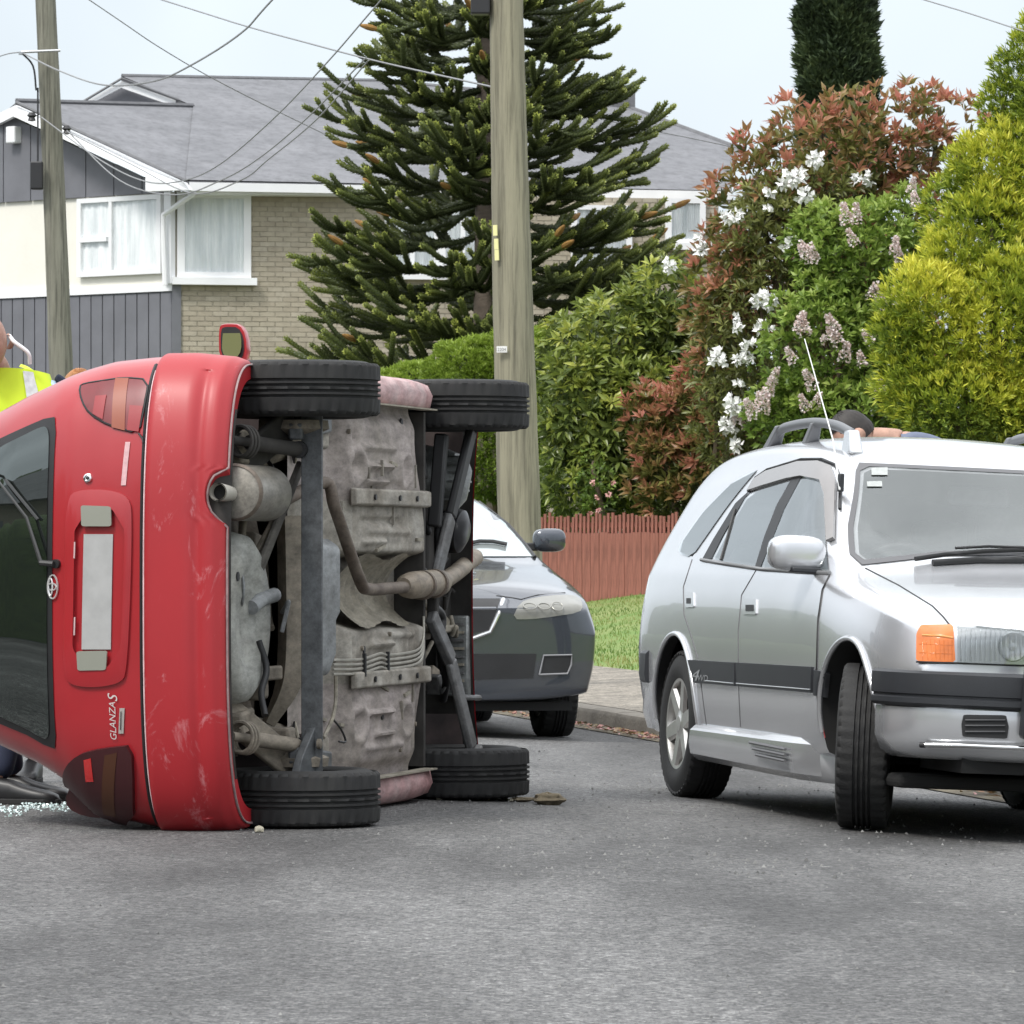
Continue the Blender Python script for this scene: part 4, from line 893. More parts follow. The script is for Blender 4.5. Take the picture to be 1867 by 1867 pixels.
gl = [(.30, 1.024), (.52, 1.028), (.572, 1.044), (.568, 1.08), (.545, 1.14), (.49, 1.285), (.42, 1.335), (.2, 1.345)]
rdecal('glass', chaikin(symk(gl), 2), M_REARGL, .006, .04, par=rw)
lampU = chaikin(rp((146, 706), (150, 732), (164, 755), (201, 777), (254, 791), (264, 741), (273, 694), (228, 690), (187, 696), (155, 701)), 1)
M_LAMP = mat('smoked_lamp', (.16, .018, .022), .35, var=.15); M_AMB = mat('amber_lens', (.25, .06, .028), .35); M_REDL = mat('red_lens', (.50, .02, .02), .12, coat=1, var=.05)
amb = rp((212, 692), (236, 692), (229, 786), (205, 780)); rl = rp((176, 724), (196, 722), (189, 766), (171, 756)); rl2 = rp((238, 740), (262, 742), (254, 788), (233, 785))
lo_amb = amb
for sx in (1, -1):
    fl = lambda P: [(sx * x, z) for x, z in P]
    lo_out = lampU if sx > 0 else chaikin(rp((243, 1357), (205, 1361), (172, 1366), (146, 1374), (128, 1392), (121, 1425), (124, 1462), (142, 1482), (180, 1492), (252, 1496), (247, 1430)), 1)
    lo = rdecal('tail_lamp', lo_out, M_LAMP if sx > 0 else mat('smoked_lamp_shaded', (.045, .008, .010), .4), .006 if sx > 0 else .020, .015, .045)  # lower lamp patch runs to the road, painting in the body's shade
    if sx > 0:
        rdecal('amber_lens', amb, M_AMB, .0085, .02, par=lo); rdecal('red_lens', rl, mat('dull_red_lens', (.27, .022, .028), .4), .0095, .02, .002, par=lo); rdecal('red_lens', rl2, mat('dull_red_lens', (.27, .022, .028), .4), .0085, .02, par=lo)
    else:
        rdecal('amber_lens', rp((196, 1374), (218, 1369), (216, 1480), (194, 1476)), mat('smoked_amber', (.07, .024, .010), .4), .022, .02, par=lo); rdecal('red_lens', rp((158, 1382), (171, 1379), (176, 1420), (162, 1420)), M_REDL, .0225, .02, .002, par=lo)
    if sx < 0: continue
    mb = MB(); ring = lampU + lampU[:1]; mb.tube([rsurf(sx * x, z)[0] + rsurf(sx * x, z)[1] * .004 for x, z in ring], .0045, 6); mb.build('lamp_seam', M_PLST, lo)
    mb = MB(); P = [rsurf(sx * x, z)[0] + rsurf(sx * x, z)[1] * .006 for x, z in rp((254, 791), (261, 800), (262, 808))]; mb.tube(P, .004, 5); mb.build('lamp_seam', M_PLST, lo)
# number plate recess: raised surround, sunk panel, plate, lamps
outr = chaikin(rp((122, 905), (150, 893), (200, 893), (236, 905), (243, 935), (240, 1080), (233, 1225), (222, 1246), (170, 1254), (128, 1248), (118, 1225), (120, 1080)), 2)
inn = chaikin(rp((141, 930), (232, 930), (228, 1080), (222, 1215), (136, 1215), (138, 1080)), 1)
cx_, cz_ = rear(180, 1075)
def polar(loop, K=96):
    o = []
    for k in range(K):
        a = 2 * math.pi * k / K; d = Vector((math.cos(a) * 2.4, math.sin(a))).normalized(); best = 0
        for i in range(len(loop)):
            p, q = Vector(loop[i]) - Vector((cx_, cz_)), Vector(loop[(i + 1) % len(loop)]) - Vector((cx_, cz_)); e = q - p; den = d.x * e.y - d.y * e.x
            if abs(den) > 1e-12:
                t = (p.x * e.y - p.y * e.x) / den; u = (p.x * d.y - p.y * d.x) / den
                if t > 0 and -1e-6 <= u <= 1 + 1e-6: best = max(best, t)
        o.append((cx_ + d.x * best, cz_ + d.y * best))
    return o
pa, pb = polar(outr), polar(inn); mb = MB(); K_ = len(pa); rows_ = []
for loop, o1, f in ((pa, -.004, 0), (pa, .010, .0), (pa, .016, .10), (pb, .018, 0), (pb, .015, -.02), (pb, -.002, -.04)):
    rows_.append([rsurf(*(Vector(q).lerp(Vector((cx_, cz_)), f)))[0] + rsurf(*q)[1] * o1 for q in loop])
mb.add([p for r_ in rows_ for p in r_], [(j * K_ + i, j * K_ + (i + 1) % K_, (j + 1) * K_ + (i + 1) % K_, (j + 1) * K_ + i) for j in range(5) for i in range(K_)])
sr = mb.build('plate_surround', M_RED, red, smooth=50)
plate = rdecal('number_plate', rp((154, 974), (207, 974), (203, 1184), (150, 1184)), mat('blank_plate', (.36, .36, .355), .5, var=.08, scale=14), .006, .03, .004)
for q in (((152, 922), (206, 924), (207, 960), (153, 960)), ((144, 1187), (199, 1186), (197, 1221), (146, 1222))):
    rdecal('plate_lamp', chaikin(sub2(rp(*q)), 2), mat('lamp_lens', (.25, .255, .215), .3, coat=.3), .021, .02, .008, par=sr)
for y0, y1 in ((988, 1018), (1125, 1158)):
    mb = MB(); mb.tube([rsurf(*rear(139, y0))[0] + Vector((0, -.017, 0)), rsurf(*rear(138, y1))[0] + Vector((0, -.017, 0))], .003, 5); mb.build('handle_edge', mat('pale_edge', (.6, .42, .42), .5), sr)
rdecal('sticker', rp((229, 806), (238, 806), (230, 885), (221, 885)), mat('faded_sticker', (.58, .36, .37), .6, var=.15, scale=60), .003, .02)
mb = MB(); q = rear(161, 872); p, n = rsurf(*q); mb.lathe([(.017, 0), (.015, .008), (.010, .010), (.009, .006), (0, .006)], p, n, 20); lk = mb.build('lock', mat('chrome', (.75, .75, .75), .15, 1.0), red)
mb = MB(); mb.lathe([(.006, .008), (0, .009)], p, n, 12); mb.build('keyhole', M_PLST, lk)
M_BADGE = mat('badge_chrome', (.72, .70, .70), .25, .6)
ex, ez = rear(98, 1070)
def ell(cx, cz, ax, az, n=28): return [(cx + ax * math.cos(2 * math.pi * i / n), cz + az * math.sin(2 * math.pi * i / n)) for i in range(n + 1)]
mb = MB()
for e in (ell(ex, ez, .040, .020), ell(ex, ez + .003, .0115, .017), ell(ex, ez + .009, .029, .008)): mb.tube([rsurf(*q)[0] + rsurf(*q)[1] * .006 for q in e], .0032, 5)
mb.build('emblem', M_BADGE, red)
def rtext(s, px0, py0, size, shear, m, par, name='lettering', ang=0.0):
    vs, fs = textgeo(s, size, shear); x0, z0 = rear(px0, py0); mb = MB(); c, sn = math.cos(ang), math.sin(ang); P = []
    for a, b in vs:
        a, b = a * c - b * sn, a * sn + b * c; q, n = rsurf(x0 + a, z0 + b); P.append(q + n * .006)
    mb.add(P, fs); return mb.build(name, m, par, smooth=0)
M_LET = mat('badge_silver', (.70, .66, .64), .35, .3)
rtext('GLANZA', 214, 1350, .033, .25, M_LET, red); rtext('S', 215, 1280, .050, .35, M_LET, red)
pq = rdecal('badge_plaque', rp((219, 1291), (228, 1291), (226, 1337), (217, 1337)), mat('plaque_silver', (.50, .47, .44), .4, .4), .005, .02, .003)
mb = MB(); mb.tube([rsurf(*rear(222, 1297))[0] + Vector((0, -.009, 0)), rsurf(*rear(221, 1331))[0] + Vector((0, -.009, 0))], .0015, 4); mb.build('plaque_line', M_PLST, pq)
# wiper
def rpt(px, py, o): q = rear(px, py); a, b = rsurf(*q); return a + b * o
wp = rdecal('wiper_boss', chaikin(ell(*rear(104, 1028), .016, .016, 12)[:-1], 1), M_PLST, .012, .01, .02)
mb = MB(); mb.tube([rpt(104, 1028, .02), rpt(85, 1026, .03)], .010, 8); mb.tube([rpt(86, 1026, .03), rpt(60, 945, .03), rpt(0, 868, .03), rpt(-60, 800, .03)], [.008, .006, .005, .004], 6); mb.tube([rpt(75, 948, .015), rpt(20, 880, .018), rpt(-60, 780, .02)], .006, 6); mb.build('wiper', mat('wiper_black', (.03, .03, .03), .4), red)
# side windows (right side faces the sky, left side the road) and windscreen
def ssurf(sx):
    def f(y, z):
        p = Vector((sx * ip(z, W_T) * kf(sx, z), y, z)); dz = Vector((sx * (ip(z + .01, W_T) - ip(z - .01, W_T)), 0, .02)); n = dz.cross(Vector((0, 1, 0))).normalized(); return p, (n if n.x * sx > 0 else -n)
    return f
for sx in (1, -1):
    for ol in ([(.02, 1.0), (.62, .99), (.62, 1.36), (.16, 1.36)], [(.67, .99), (1.86, .98), (1.36, 1.36), (.67, 1.36)]):
        mb = MB(); patch(mb, chaikin(ol, 2), ssurf(sx), .004, .06); mb.build('side_window', M_REARGL, red)
def fsurf(x, z):
    def fy(x, z):
        w_, yf = ip(z, W_T), ip(z, YF_T); t = min(.9999, abs(x) / w_); return yf - .30 + .30 * (1 - t ** 2.4) ** (1 / 2.4)
    p = Vector((x, fy(x, z), z)); e = .005; a = Vector((2 * e, fy(x + e, z) - fy(x - e, z), 0)); b = Vector((0, fy(x, z + e) - fy(x, z - e), 2 * e)); n = a.cross(b).normalized(); return p, (n if n.y > 0 else -n)
mb = MB(); patch(mb, chaikin(sym([(.6, 1.0), (.5, 1.36)]), 2), fsurf, .004, .06); mb.build('windscreen', M_REARGL, red)
# mirror
M_MIR = glassmat('mirror_glass', (.02, .02, .02), .6, .03, rcol=(.26, .26, .11))  # olive reflection colour stands in for grass mirrored in the glass
mc = Uy(424, 627, 1.72); mo = chaikin([(-.080, -.060), (.072, -.050), (.078, .040), (.06, .056), (-.080, .052)], 2)
mr_ = MB(); n = len(mo)
for sc, dy in ((1, 0), (1.04, .012), (1.02, .05), (.8, .09), (.45, .115)): mr_.v += [(mc.x + a * sc, mc.y + dy, mc.z + b * sc) for a, b in mo]
for j in range(4):
    for i in range(n): mr_.f.append((j * n + i, j * n + (i + 1) % n, (j + 1) * n + (i + 1) % n, (j + 1) * n + i)); mr_.m.append(0)
mr_.f.append(tuple(range(4 * n, 5 * n))); mr_.m.append(0)
mr_.f.append(tuple(range(n))[::-1]); mr_.m.append(0)
mi_ = mr_.build('door_mirror', M_RED, red, smooth=50)
mb = MB(); mb.add([(mc.x + a * .86, mc.y - .004, mc.z + b * .84) for a, b in mo], [tuple(range(n))]); mb.build('mirror_rim', M_PLST, mi_)
mb = MB(); mb.add([(mc.x + a * .74 + .004, mc.y - .012 + .16 * a, mc.z + b * .70) for a, b in mo], [tuple(range(n))]); mb.build('mirror_glass', M_MIR, mi_, smooth=0)
mb = MB(); mb.box((mc.x - .09, mc.y + .05, mc.z - .01), (.09, .06, .08)); mb.build('mirror_arm', M_RED, mi_, bevel=.01)
# wheels
for (x, y) in ((.706, 0), (-.706, 0), (.714, 2.3), (-.714, 2.3)):
    make_wheel(red, (x, y, .283), .283, .192, .185, 7, M_TYREW, M_STEEL, 0, 1 if x > 0 else -1)
# ---------------- underbody
def gmat(name, c1, c2, sc=5, rough=.8, metal=0.0):
    "grimy metal: broad dirt patches, fine spatter and streaks"
    if name in MATS: return MATS[name]
    m = mat(name, c1, rough, metal, col2=c2, scale=sc, bump=.08, bscale=30, detail=8); n = m.node_tree; b = n.nodes['Principled BSDF']; L = n.links.new
    src = b.inputs['Base Color'].links[0].from_socket; c = n.nodes.new('ShaderNodeTexCoord').outputs['Object']
    mp = n.nodes.new('ShaderNodeMapping'); mp.inputs['Scale'].default_value = (1, .35, 1); L(c, mp.inputs[0]); z = n.nodes.new('ShaderNodeTexNoise'); z.inputs['Scale'].default_value = 26; z.inputs['Detail'].default_value = 8; z.inputs['Roughness'].default_value = .75; L(mp.outputs[0], z.inputs['Vector'])
    r = n.nodes.new('ShaderNodeMapRange'); r.inputs[1].default_value = .3; r.inputs[2].default_value = .65; r.inputs[3].default_value = .45; r.inputs[4].default_value = 1.15; L(z.outputs[0], r.inputs[0])
    x = n.nodes.new('ShaderNodeVectorMath'); x.operation = 'SCALE'; L(src, x.inputs[0]); L(r.outputs[0], x.inputs[3]); L(x.outputs[0], b.inputs['Base Color']); return m
M_PAN = gmat('floor_grime', (.42, .395, .35), (.19, .165, .13), 3.6); M_PANP = gmat('floor_overspray', (.42, .365, .35), (.24, .212, .18), 3.0)
M_SILL = gmat('dusty_red_sill', (.50, .36, .355), (.40, .20, .20), 5, .6); M_BEAM = gmat('axle_grey', (.125, .133, .14), (.10, .105, .11), 3, .5, .3)
M_MUF = gmat('muffler_steel', (.33, .315, .285), (.25, .23, .195), 2, .45, .35); M_RUST = gmat('brown_pipe', (.115, .085, .065), (.20, .165, .135), 8, .7, .2); M_MUD = gmat('muddy_metal', (.29, .25, .20), (.16, .14, .11), 5)
M_TUB = gmat('spare_well_paint', (.38, .385, .36), (.27, .265, .235), 4, .7); M_TANK = gmat('tank_grey', (.30, .315, .325), (.22, .225, .225), 5, .6); M_ARM = gmat('arm_grey', (.19, .195, .2), (.12, .115, .11), 7, .55, .3); M_BEIGE = gmat('sandy_metal', (.36, .33, .27), (.24, .215, .165), 7)
def sm(a, b, t): t = max(0, min(1, (t - a) / (b - a))); return t * t * (3 - 2 * t)
beads = [(.46, 1.05, 1.45, .022), (.40, 1.05, 1.40, .022), (.26, 1.0, 1.6, -.015), (-.20, 1.1, 1.5, .02), (-.45, 1.05, 1.45, .024), (-.53, 1.15, 1.45, .024), (.18, 1.0, 1.4, .016), (.53, .98, 1.5, .014), (.22, 1.1, 1.75, .012), (-.17, 1.3, 1.8, .014), (-.58, 1.0, 1.6, .012)]
holes = [(.45, .96), (.45, 1.62), (-.49, .98), (-.49, 1.62)]
def panz(x, y):
    z = .335 + .075 * (1 - sm(.80, .90, y)) - .01 * sm(1.0, 1.9, y)
    z += .12 * sm(-.15, -.10, x) * (1 - sm(.10, .15, x)) * sm(.5, .6, y)
    for bx_, y0, y1, h in beads: z -= h * math.exp(-((x - bx_) / .011) ** 4) * sm(y0, y0 + .06, y) * (1 - sm(y1 - .06, y1, y))
    for hx, hy_ in holes: d = math.hypot(x - hx, (y - hy_) * .7); z += .02 * math.exp(-(d / .035) ** 2) - .012 * math.exp(-((d - .06) / .016) ** 2)
    z -= .012 * (sm(-.66, -.62, x) * (1 - sm(-.40, -.37, x)) + sm(.39, .42, x) * (1 - sm(.62, .66, x))) * sm(.92, .97, y) * (1 - sm(1.68, 1.74, y))
    z += .010 * (math.exp(-((y - .93) / .012) ** 2) + math.exp(-((y - 1.72) / .012) ** 2)); z += .025 * sm(.60, .68, abs(x)) + .04 * sm(1.78, 1.9, y) * sm(.2, .6, abs(x)); return z
for nm, x0, x1, m_ in (('floor_panel', -.69, -.335, M_PANP), ('floor_panel', -.335, .0, M_PAN), ('floor_panel', 0, .33, M_PAN), ('floor_panel', .33, .69, M_PANP)):
    mb = MB(); mb.grid(lambda u, v: Vector((x0 + (x1 - x0) * u, .30 + 1.64 * v, panz(x0 + (x1 - x0) * u, .30 + 1.64 * v))), 40, 110); mb.build(nm, m_, red, smooth=60)
for x in (.345, -.325):
    mb = MB(); mb.prism([(x - .034, .86, .33), (x + .034, .86, .33), (x + .028, .86, .305), (x - .028, .86, .305)], (0, 1.07, -.012)); fr_ = mb.build('floor_rail', M_PAN, red, bevel=.006)
    for yy in (1.1, 1.45, 1.7): mb = MB(); mb.lathe([(.011, 0), (.011, -.006), (0, -.006)], (x, yy, .303 - .012 * (yy - .86)), (0, 0, 1), 8); mb.build('bolt', M_PLST, fr_)
for sx in (1, -1):
    pr = [(.69, .345), (.70, .335), (.745, .325), (.785, .345), (.80, .385), (.803, .43)]; mb = MB()
    mb.grid(lambda u, v: Vector((sx * pr[int(round(u * 5))][0] * (1 - .02 * max(0, v - .8)), .30 + 1.66 * v, zdrop(.3 + 1.66 * v, .37) - .37 + pr[int(round(u * 5))][1] + .03 * sm(.85, 1, v))), 6, 24); so = mb.build('sill', M_SILL, red, smooth=60)
    mb = MB(); mb.box((sx * .688, 1.13, .300), (.006, 1.62, .055)); mb.build('sill_flange', M_BEIGE, so, smooth=0)
    for i in range(5): mb = MB(); mb.box((sx * .720, .98 + .17 * i, .312), (.024, .008, .006)); mb.build('drain_slot', M_PLST, so, smooth=0)
mb = MB(); mb.box((0, .03, .60), (1.16, .94, .03)); mb.build('rear_floor', gmat('rear_floor_grime', (.26, .215, .17), (.14, .12, .10), 4), red, smooth=0)
for sx in (1, -1):
    mb = MB(); mb.tube(spline([(sx * .44, -.52, .50), (sx * .46, -.2, .48), (sx * .47, .1, .50), (sx * .52, .35, .42)], 6), .045, 4); mb.build('chassis_rail', M_MUD, red, smooth=30)
mb = MB(); mb.lathe([(0, .41), (.07, .41), (.09, .40), (.15, .40), (.18, .385), (.255, .385), (.285, .405), (.30, .46), (.31, .60)], (-.085, -.26, 0), (0, 0, 1), 48); sw = mb.build('spare_wheel_well', M_TUB, red, smooth=60)
mb = MB(); mb.lathe([(.016, .384), (.016, .380), (0, .380)], (.06, -.42, 0), (0, 0, 1), 10); mb.build('drain_plug', M_PLST, sw)
# exhaust
mx_, mz_ = .345, .372
mb = MB(); mb.lathe([(0, -.50), (.085, -.50), (.094, -.495), (.096, -.48), (.096, -.12), (.09, -.10), (0, -.09)], (mx_, 0, mz_), (0, 1, 0), 40); mu = mb.build('muffler', M_MUF, red, smooth=40)
mb = MB(); mb.lathe([(.089, -.503), (.096, -.497), (.0985, -.485), (.096, -.478)], (mx_, 0, mz_), (0, 1, 0), 40); mb.build('end_ring', M_RUST, mu, smooth=60)
tp = [Vector((mx_ - .005, -.49, mz_ + .015)), Vector((mx_ - .002, -.56, mz_ + .02)), Vector((mx_, -.62, mz_ + .022))]
mb = MB(); mb.tube(tp, [.026, .029, .031], 20, cap=False); mb.tube(tp[::-1], [.027, .026, .024], 20, cap=False); mb.build('tailpipe', mat('tailpipe_steel', (.55, .53, .48), .4, .4, var=.2), mu, smooth=60)
mb = MB(); mb.lathe([(.0265, -.585), (0, -.585)], (mx_, 0, mz_ + .021), (0, 1, 0), 16); mb.build('sooty_bore_shade', mat('sooty_bore_shade', (.008, .008, .008), .95), mu)  # black disc draws in the unlit bore of the sooty pipe
pth = spline([Vector((mx_ - .02, -.1, .38)), Vector((.30, .05, .40)), U(590, 880, .34), U(612, 930, .30), U(655, 1055, .285), U(672, 1074, .285), U(715, 1072, .29), U(748, 1070, .30)], 8)
mb = MB(); mb.tube(pth, .0225, 14); mb.build('exhaust_pipe', M_RUST, red, smooth=60)
cv = [U(735, 1068, .30), U(742, 1068, .30), U(752, 1067, .30), U(800, 1062, .31), U(812, 1058, .31)]
mb = MB(); mb.tube(cv, [.03, .045, .052, .052, .03], 20); ct = mb.build('catalytic_converter', gmat('sandy_steel', (.34, .29, .225), (.23, .185, .14), 9, .6, .3), red, smooth=40)
mb = MB(); mb.tube([U(768, 1067, .30), U(771, 1067, .30)], .057, 20); mb.tube([U(790, 1064, .305), U(793, 1064, .305)], .057, 20); mb.build('clamp', M_RUST, ct, smooth=40)
mb = MB(); mb.tube(spline([U(808, 1060, .31), U(830, 1045, .33), U(866, 1016, .36)], 6), .034, 16); mb.build('downpipe', gmat('sandy_steel', (.34, .29, .225), (.23, .185, .14), 9, .6, .3), red, smooth=60)
mb = MB()
def shield(u, v):
    a = R(200 * u - 100); y = .95 + .75 * v; return Vector((.0 + .125 * math.sin(a) * (1 + .1 * math.sin(v * 9)), y, .42 - .10 * abs(math.sin(a)) ** 2 + .004 * math.sin(v * 60)))
mb.grid(shield, 20, 60); mb.build('heat_shield', M_BEIGE, red, smooth=60)
for i in range(4):
    x = -.245 - .017 * i; mb = MB(); mb.tube(spline([(x, .62, .33), (x - .004, .95, .315), (x + .012, 1.22, .312), (x + .004, 1.35, .312), (x + .012, 1.75, .312), (x + .05, 1.9, .32), (x + .14, 1.95, .33)], 6), .0052, 6); mb.build('brake_line', mat('line_steel', (.36, .345, .30), .5, .4, var=.2), red)
for yy in (.98, 1.32): mb = MB(); mb.box((-.27, yy, .308), (.085, .018, .012)); mb.build('line_clip', M_PLST, red, smooth=0)
# rear suspension
def rbar(a, b, w_, h_, name, m, par=None, bev=.008):
    a, b = Vector(a), Vector(b); d = (b - a); L_ = d.length; d.normalize(); u = d.cross(Vector((0, 0, 1))).normalized(); v = u.cross(d); mb = MB()
    vs = [p + u * (i * w_ / 2) + v * (j * h_ / 2) for p in (a, b) for i, j in ((-1, -1), (1, -1), (1, 1), (-1, 1))]
    mb.add(vs, [(3, 2, 1, 0), (4, 5, 6, 7), (0, 1, 5, 4), (1, 2, 6, 5), (2, 3, 7, 6), (3, 0, 4, 7)]); return mb.build(name, m, par or red, bevel=bev)
ab = rbar((.63, 0.0, .235), (-.63, 0.0, .235), .085, .062, 'axle_beam', M_BEAM, bev=.02)
rbar((.62, -.045, .225), (-.63, -.045, .225), .012, .075, 'beam_flange', M_BEAM, ab, .003)
mb = MB(); mb.prism([(-.43, -.02, .205), (-.62, -.02, .205), (-.62, -.16, .24), (-.56, -.14, .23)], (0, .004, .03)); mb.build('gusset', M_BEAM, ab, bevel=.003)
mb = MB(); mb.lathe([(0, -.012), (.018, -.012), (.018, .0), (.010, .004), (0, .004)], (-.52, -.055, .19), (0, 0, -1), 12); mb.build('bolt', M_MUD, ab)
cm = [Vector((.27, .20, .37)), Vector((.05, .20, .365)), Vector((-.2, .20, .365)), Vector((-.33, .19, .38)), Vector((-.46, .16, .44))]
mb = MB(); mb.tube(spline(cm, 5), [.075] * 14 + [.07, .066, .06, .052, .046, .04, .035], 4, flat=.7); mb.build('cross_member', M_MUD, red, smooth=30)
tk = [(-.30, .33), (-.22, .30), (-.10, .30), (-.07, .285), (.16, .285), (.19, .33)]
mb = MB(); mb.prism([(x, .30, z) for x, z in tk] + [(.19, .30, .44), (-.30, .30, .44)], (0, .27, 0)); mb.build('fuel_tank', M_TANK, red, bevel=.02, seg=3)
rbar(Uy(452, 1092, -.15), Uy(549, 845, .05), .05, .02, 'panhard_rod', gmat('bar_grey', (.15, .14, .125), (.10, .092, .08), 8), None, .006); rbar(Uy(432, 1080, -.12), Uy(525, 900, .0), .035, .02, 'stay', M_MUD, None, .006)
for sx, yy, mm in ((-1, 1352, M_MUD), (1, 812, M_INNER)):
    a = Uy(422, yy - 10, -.42 if sx < 0 else -.40); b = Uy(548, yy + 8, -.04)
    mb = MB(); mb.tube([a, a.lerp(b, .25), a.lerp(b, .25), b], [.016, .016, .026, .026], 14); sk = mb.build('shock_absorber', mm, red, smooth=40)
    ax = (b - a).normalized(); c_ = a.lerp(b, .16)
    for k in range(3):
        mb = MB(); P = []; u_ = ax.orthogonal().normalized(); v_ = ax.cross(u_)
        for i in range(25): t = 2 * math.pi * i / 24; P.append(c_ + ax * (.018 * k + .016 * i / 24 - .02) + (u_ * math.cos(t) + v_ * math.sin(t)) * .052)
        mb.tube(P, .007, 6); mb.build('coil', M_MUD if sx < 0 else M_INNER, sk, smooth=60)
    mb = MB(); mb.lathe([(0, -.03), (.03, -.03), (.03, .03), (0, .03)], b, (0, 1, 0), 14); mb.build('shock_bush', M_PLST, sk, smooth=30)
    rbar((sx * .40, -.30, .46), (sx * .60, -.02, .30), .13, .025, 'trailing_arm', M_MUD if sx < 0 else M_INNER, None)
    rbar((sx * .56, -.10, .27), (sx * .60, .55, .34), .06, .05, 'link_arm', M_BEAM, None)
rbar(Uy(440, 1232, -.2), Uy(512, 1226, .1), .05, .02, 'bracket', M_MUD); mb = MB(); mb.tube(spline([Uy(458, 1108, -.2), Uy(478, 1092, -.1), Uy(500, 1085, .05)], 5), .026, 12); mb.build('filler_pipe', M_TANK, red, smooth=60)
mb = MB(); mb.tube(spline([U(612, 1232, .31), U(612, 1275, .31), U(606, 1310, .31), U(590, 1345, .30)], 6), .007, 6); mb.build('brake_hose', M_BEIGE, red)
mb = MB(); mb.tube(spline([U(606, 1310, .31), U(622, 1330, .31), U(630, 1352, .31), U(618, 1352, .30)], 6), .004, 6); mb.build('cable', M_PLST, red)
for sx in (1, -1):
    mb = MB(); mb.box((sx * .59, .46, .37), (.16, .20, .09)); mb.build('arm_mount', M_PAN, red, bevel=.015)
# engine bay
mb = MB(); mb.box((0, 2.42, .62), (1.42, 1.0, .04)); mb.build('engine_bay_cover', M_INNER, red, smooth=0)
mb = MB(); mb.box((0, 1.965, .47), (1.36, .03, .28)); mb.build('firewall', M_INNER, red, smooth=0)
mb = MB(); mb.lathe([(0, -.13), (.05, -.13), (.085, -.11), (.10, -.03), (.105, .10), (0, .11)], (.24, 2.50, .42), (.15, .1, 1), 24); en = mb.build('sump', mat('black_casting', (.016, .016, .018), .3, .3, var=.3), red, smooth=40)
mb = MB(); mb.box((.10, 2.5, .5), (.5, .42, .2)); mb.build('engine_block', M_INNER, red, bevel=.03)
gb = MB(); gc = Vector((.43, 2.44, .40)); gb.lathe([(0, -.13), (.06, -.13), (.11, -.10), (.125, -.02), (.125, .12), (0, .14)], gc, (.2, -.2, 1), 24); gbo = gb.build('gearbox', gmat('casting_grey', (.33, .345, .34), (.19, .195, .19), 9, .45, .5), red, smooth=40)
for i in range(6): mb = MB(); mb.box(gc + Vector((-.08 + .035 * i, -.02, -.10 + .004 * (i - 2.5) ** 2)), (.008, .18, .05)); mb.build('fin', gmat('casting_grey', (.33, .345, .34), (.19, .195, .19), 9, .45, .5), gbo, smooth=0)
rbar((-.62, 2.28, .22), (-.28, 2.18, .28), .09, .03, 'control_arm', M_ARM, None, .01); rbar((-.28, 2.18, .28), (-.10, 2.02, .32), .07, .04, 'subframe', M_ARM, None, .01); rbar((-.62, 2.30, .21), (-.70, 2.34, .22), .06, .05, 'ball_joint', M_ARM)
rbar((.62, 2.28, .22), (.28, 2.18, .28), .08, .03, 'control_arm', M_PLST, None, .01); rbar((.28, 2.18, .28), (.02, 2.04, .31), .08, .03, 'subframe', M_ARM, None, .01); rbar((.60, 2.12, .30), (.24, 2.08, .32), .05, .05, 'steering_rod', M_PLST); rbar((.03, 2.06, .32), (-.12, 2.06, .32), .05, .04, 'cross_brace', M_INNER)
mb = MB(); mb.tube(spline([U(806, 905, .36), U(826, 880, .34), U(822, 930, .32), U(800, 960, .32), U(800, 1040, .33)], 6), .016, 10); mb.tube(spline([U(790, 1105, .32), U(806, 1125, .32), U(802, 1170, .32), U(806, 1210, .32), U(814, 1240, .32), U(808, 1275, .36)], 6), .017, 10); mb.build('hose', M_PLST, red, smooth=60)
rd = MB(); rd.box((-.27, 2.66, .38), (.32, .06, .12)); rdo = rd.build('cooler', gmat('casting_grey', (.33, .345, .34), (.19, .195, .19), 9, .45, .5), red, bevel=.008)
for i in range(9): mb = MB(); mb.box((-.40 + .032 * i, 2.624, .365), (.010, .01, .06)); mb.build('fin', M_BEIGE if i % 2 else M_ARM, rdo, smooth=0)
rbar((-.02, 2.15, .40), (-.15, 2.60, .40), .05, .03, 'mount_bracket', M_BEIGE); rbar((-.16, 2.2, .38), (-.16, 2.6, .38), .03, .05, 'mount_bracket', M_BEIGE); rbar((-.08, 2.3, .42), (-.2, 2.3, .42), .10, .04, 'mount_block', M_MUD)
mb = MB(); mb.tube([(-.43, 2.50, .33), (-.44, 2.78, .31)], .012, 8); mb.build('tow_eye', M_ARM, red)
mb = MB(); mb.tube(spline([(.52, 2.45, .38), (.50, 2.62, .33), (.44, 2.70, .33), (.46, 2.6, .36), (.54, 2.5, .36)], 5), .008, 6); mb.build('hook', M_ARM, red)
mb = MB(); mb.grid(lambda u, v: Vector((-.10 + .50 * u, 2.80 + .02 * math.sin(u * 9), .36 + .2 * v)), 12, 3); mb.build('radiator', gmat('radiator_dark', (.05, .05, .052), (.03, .03, .03), 30), red)

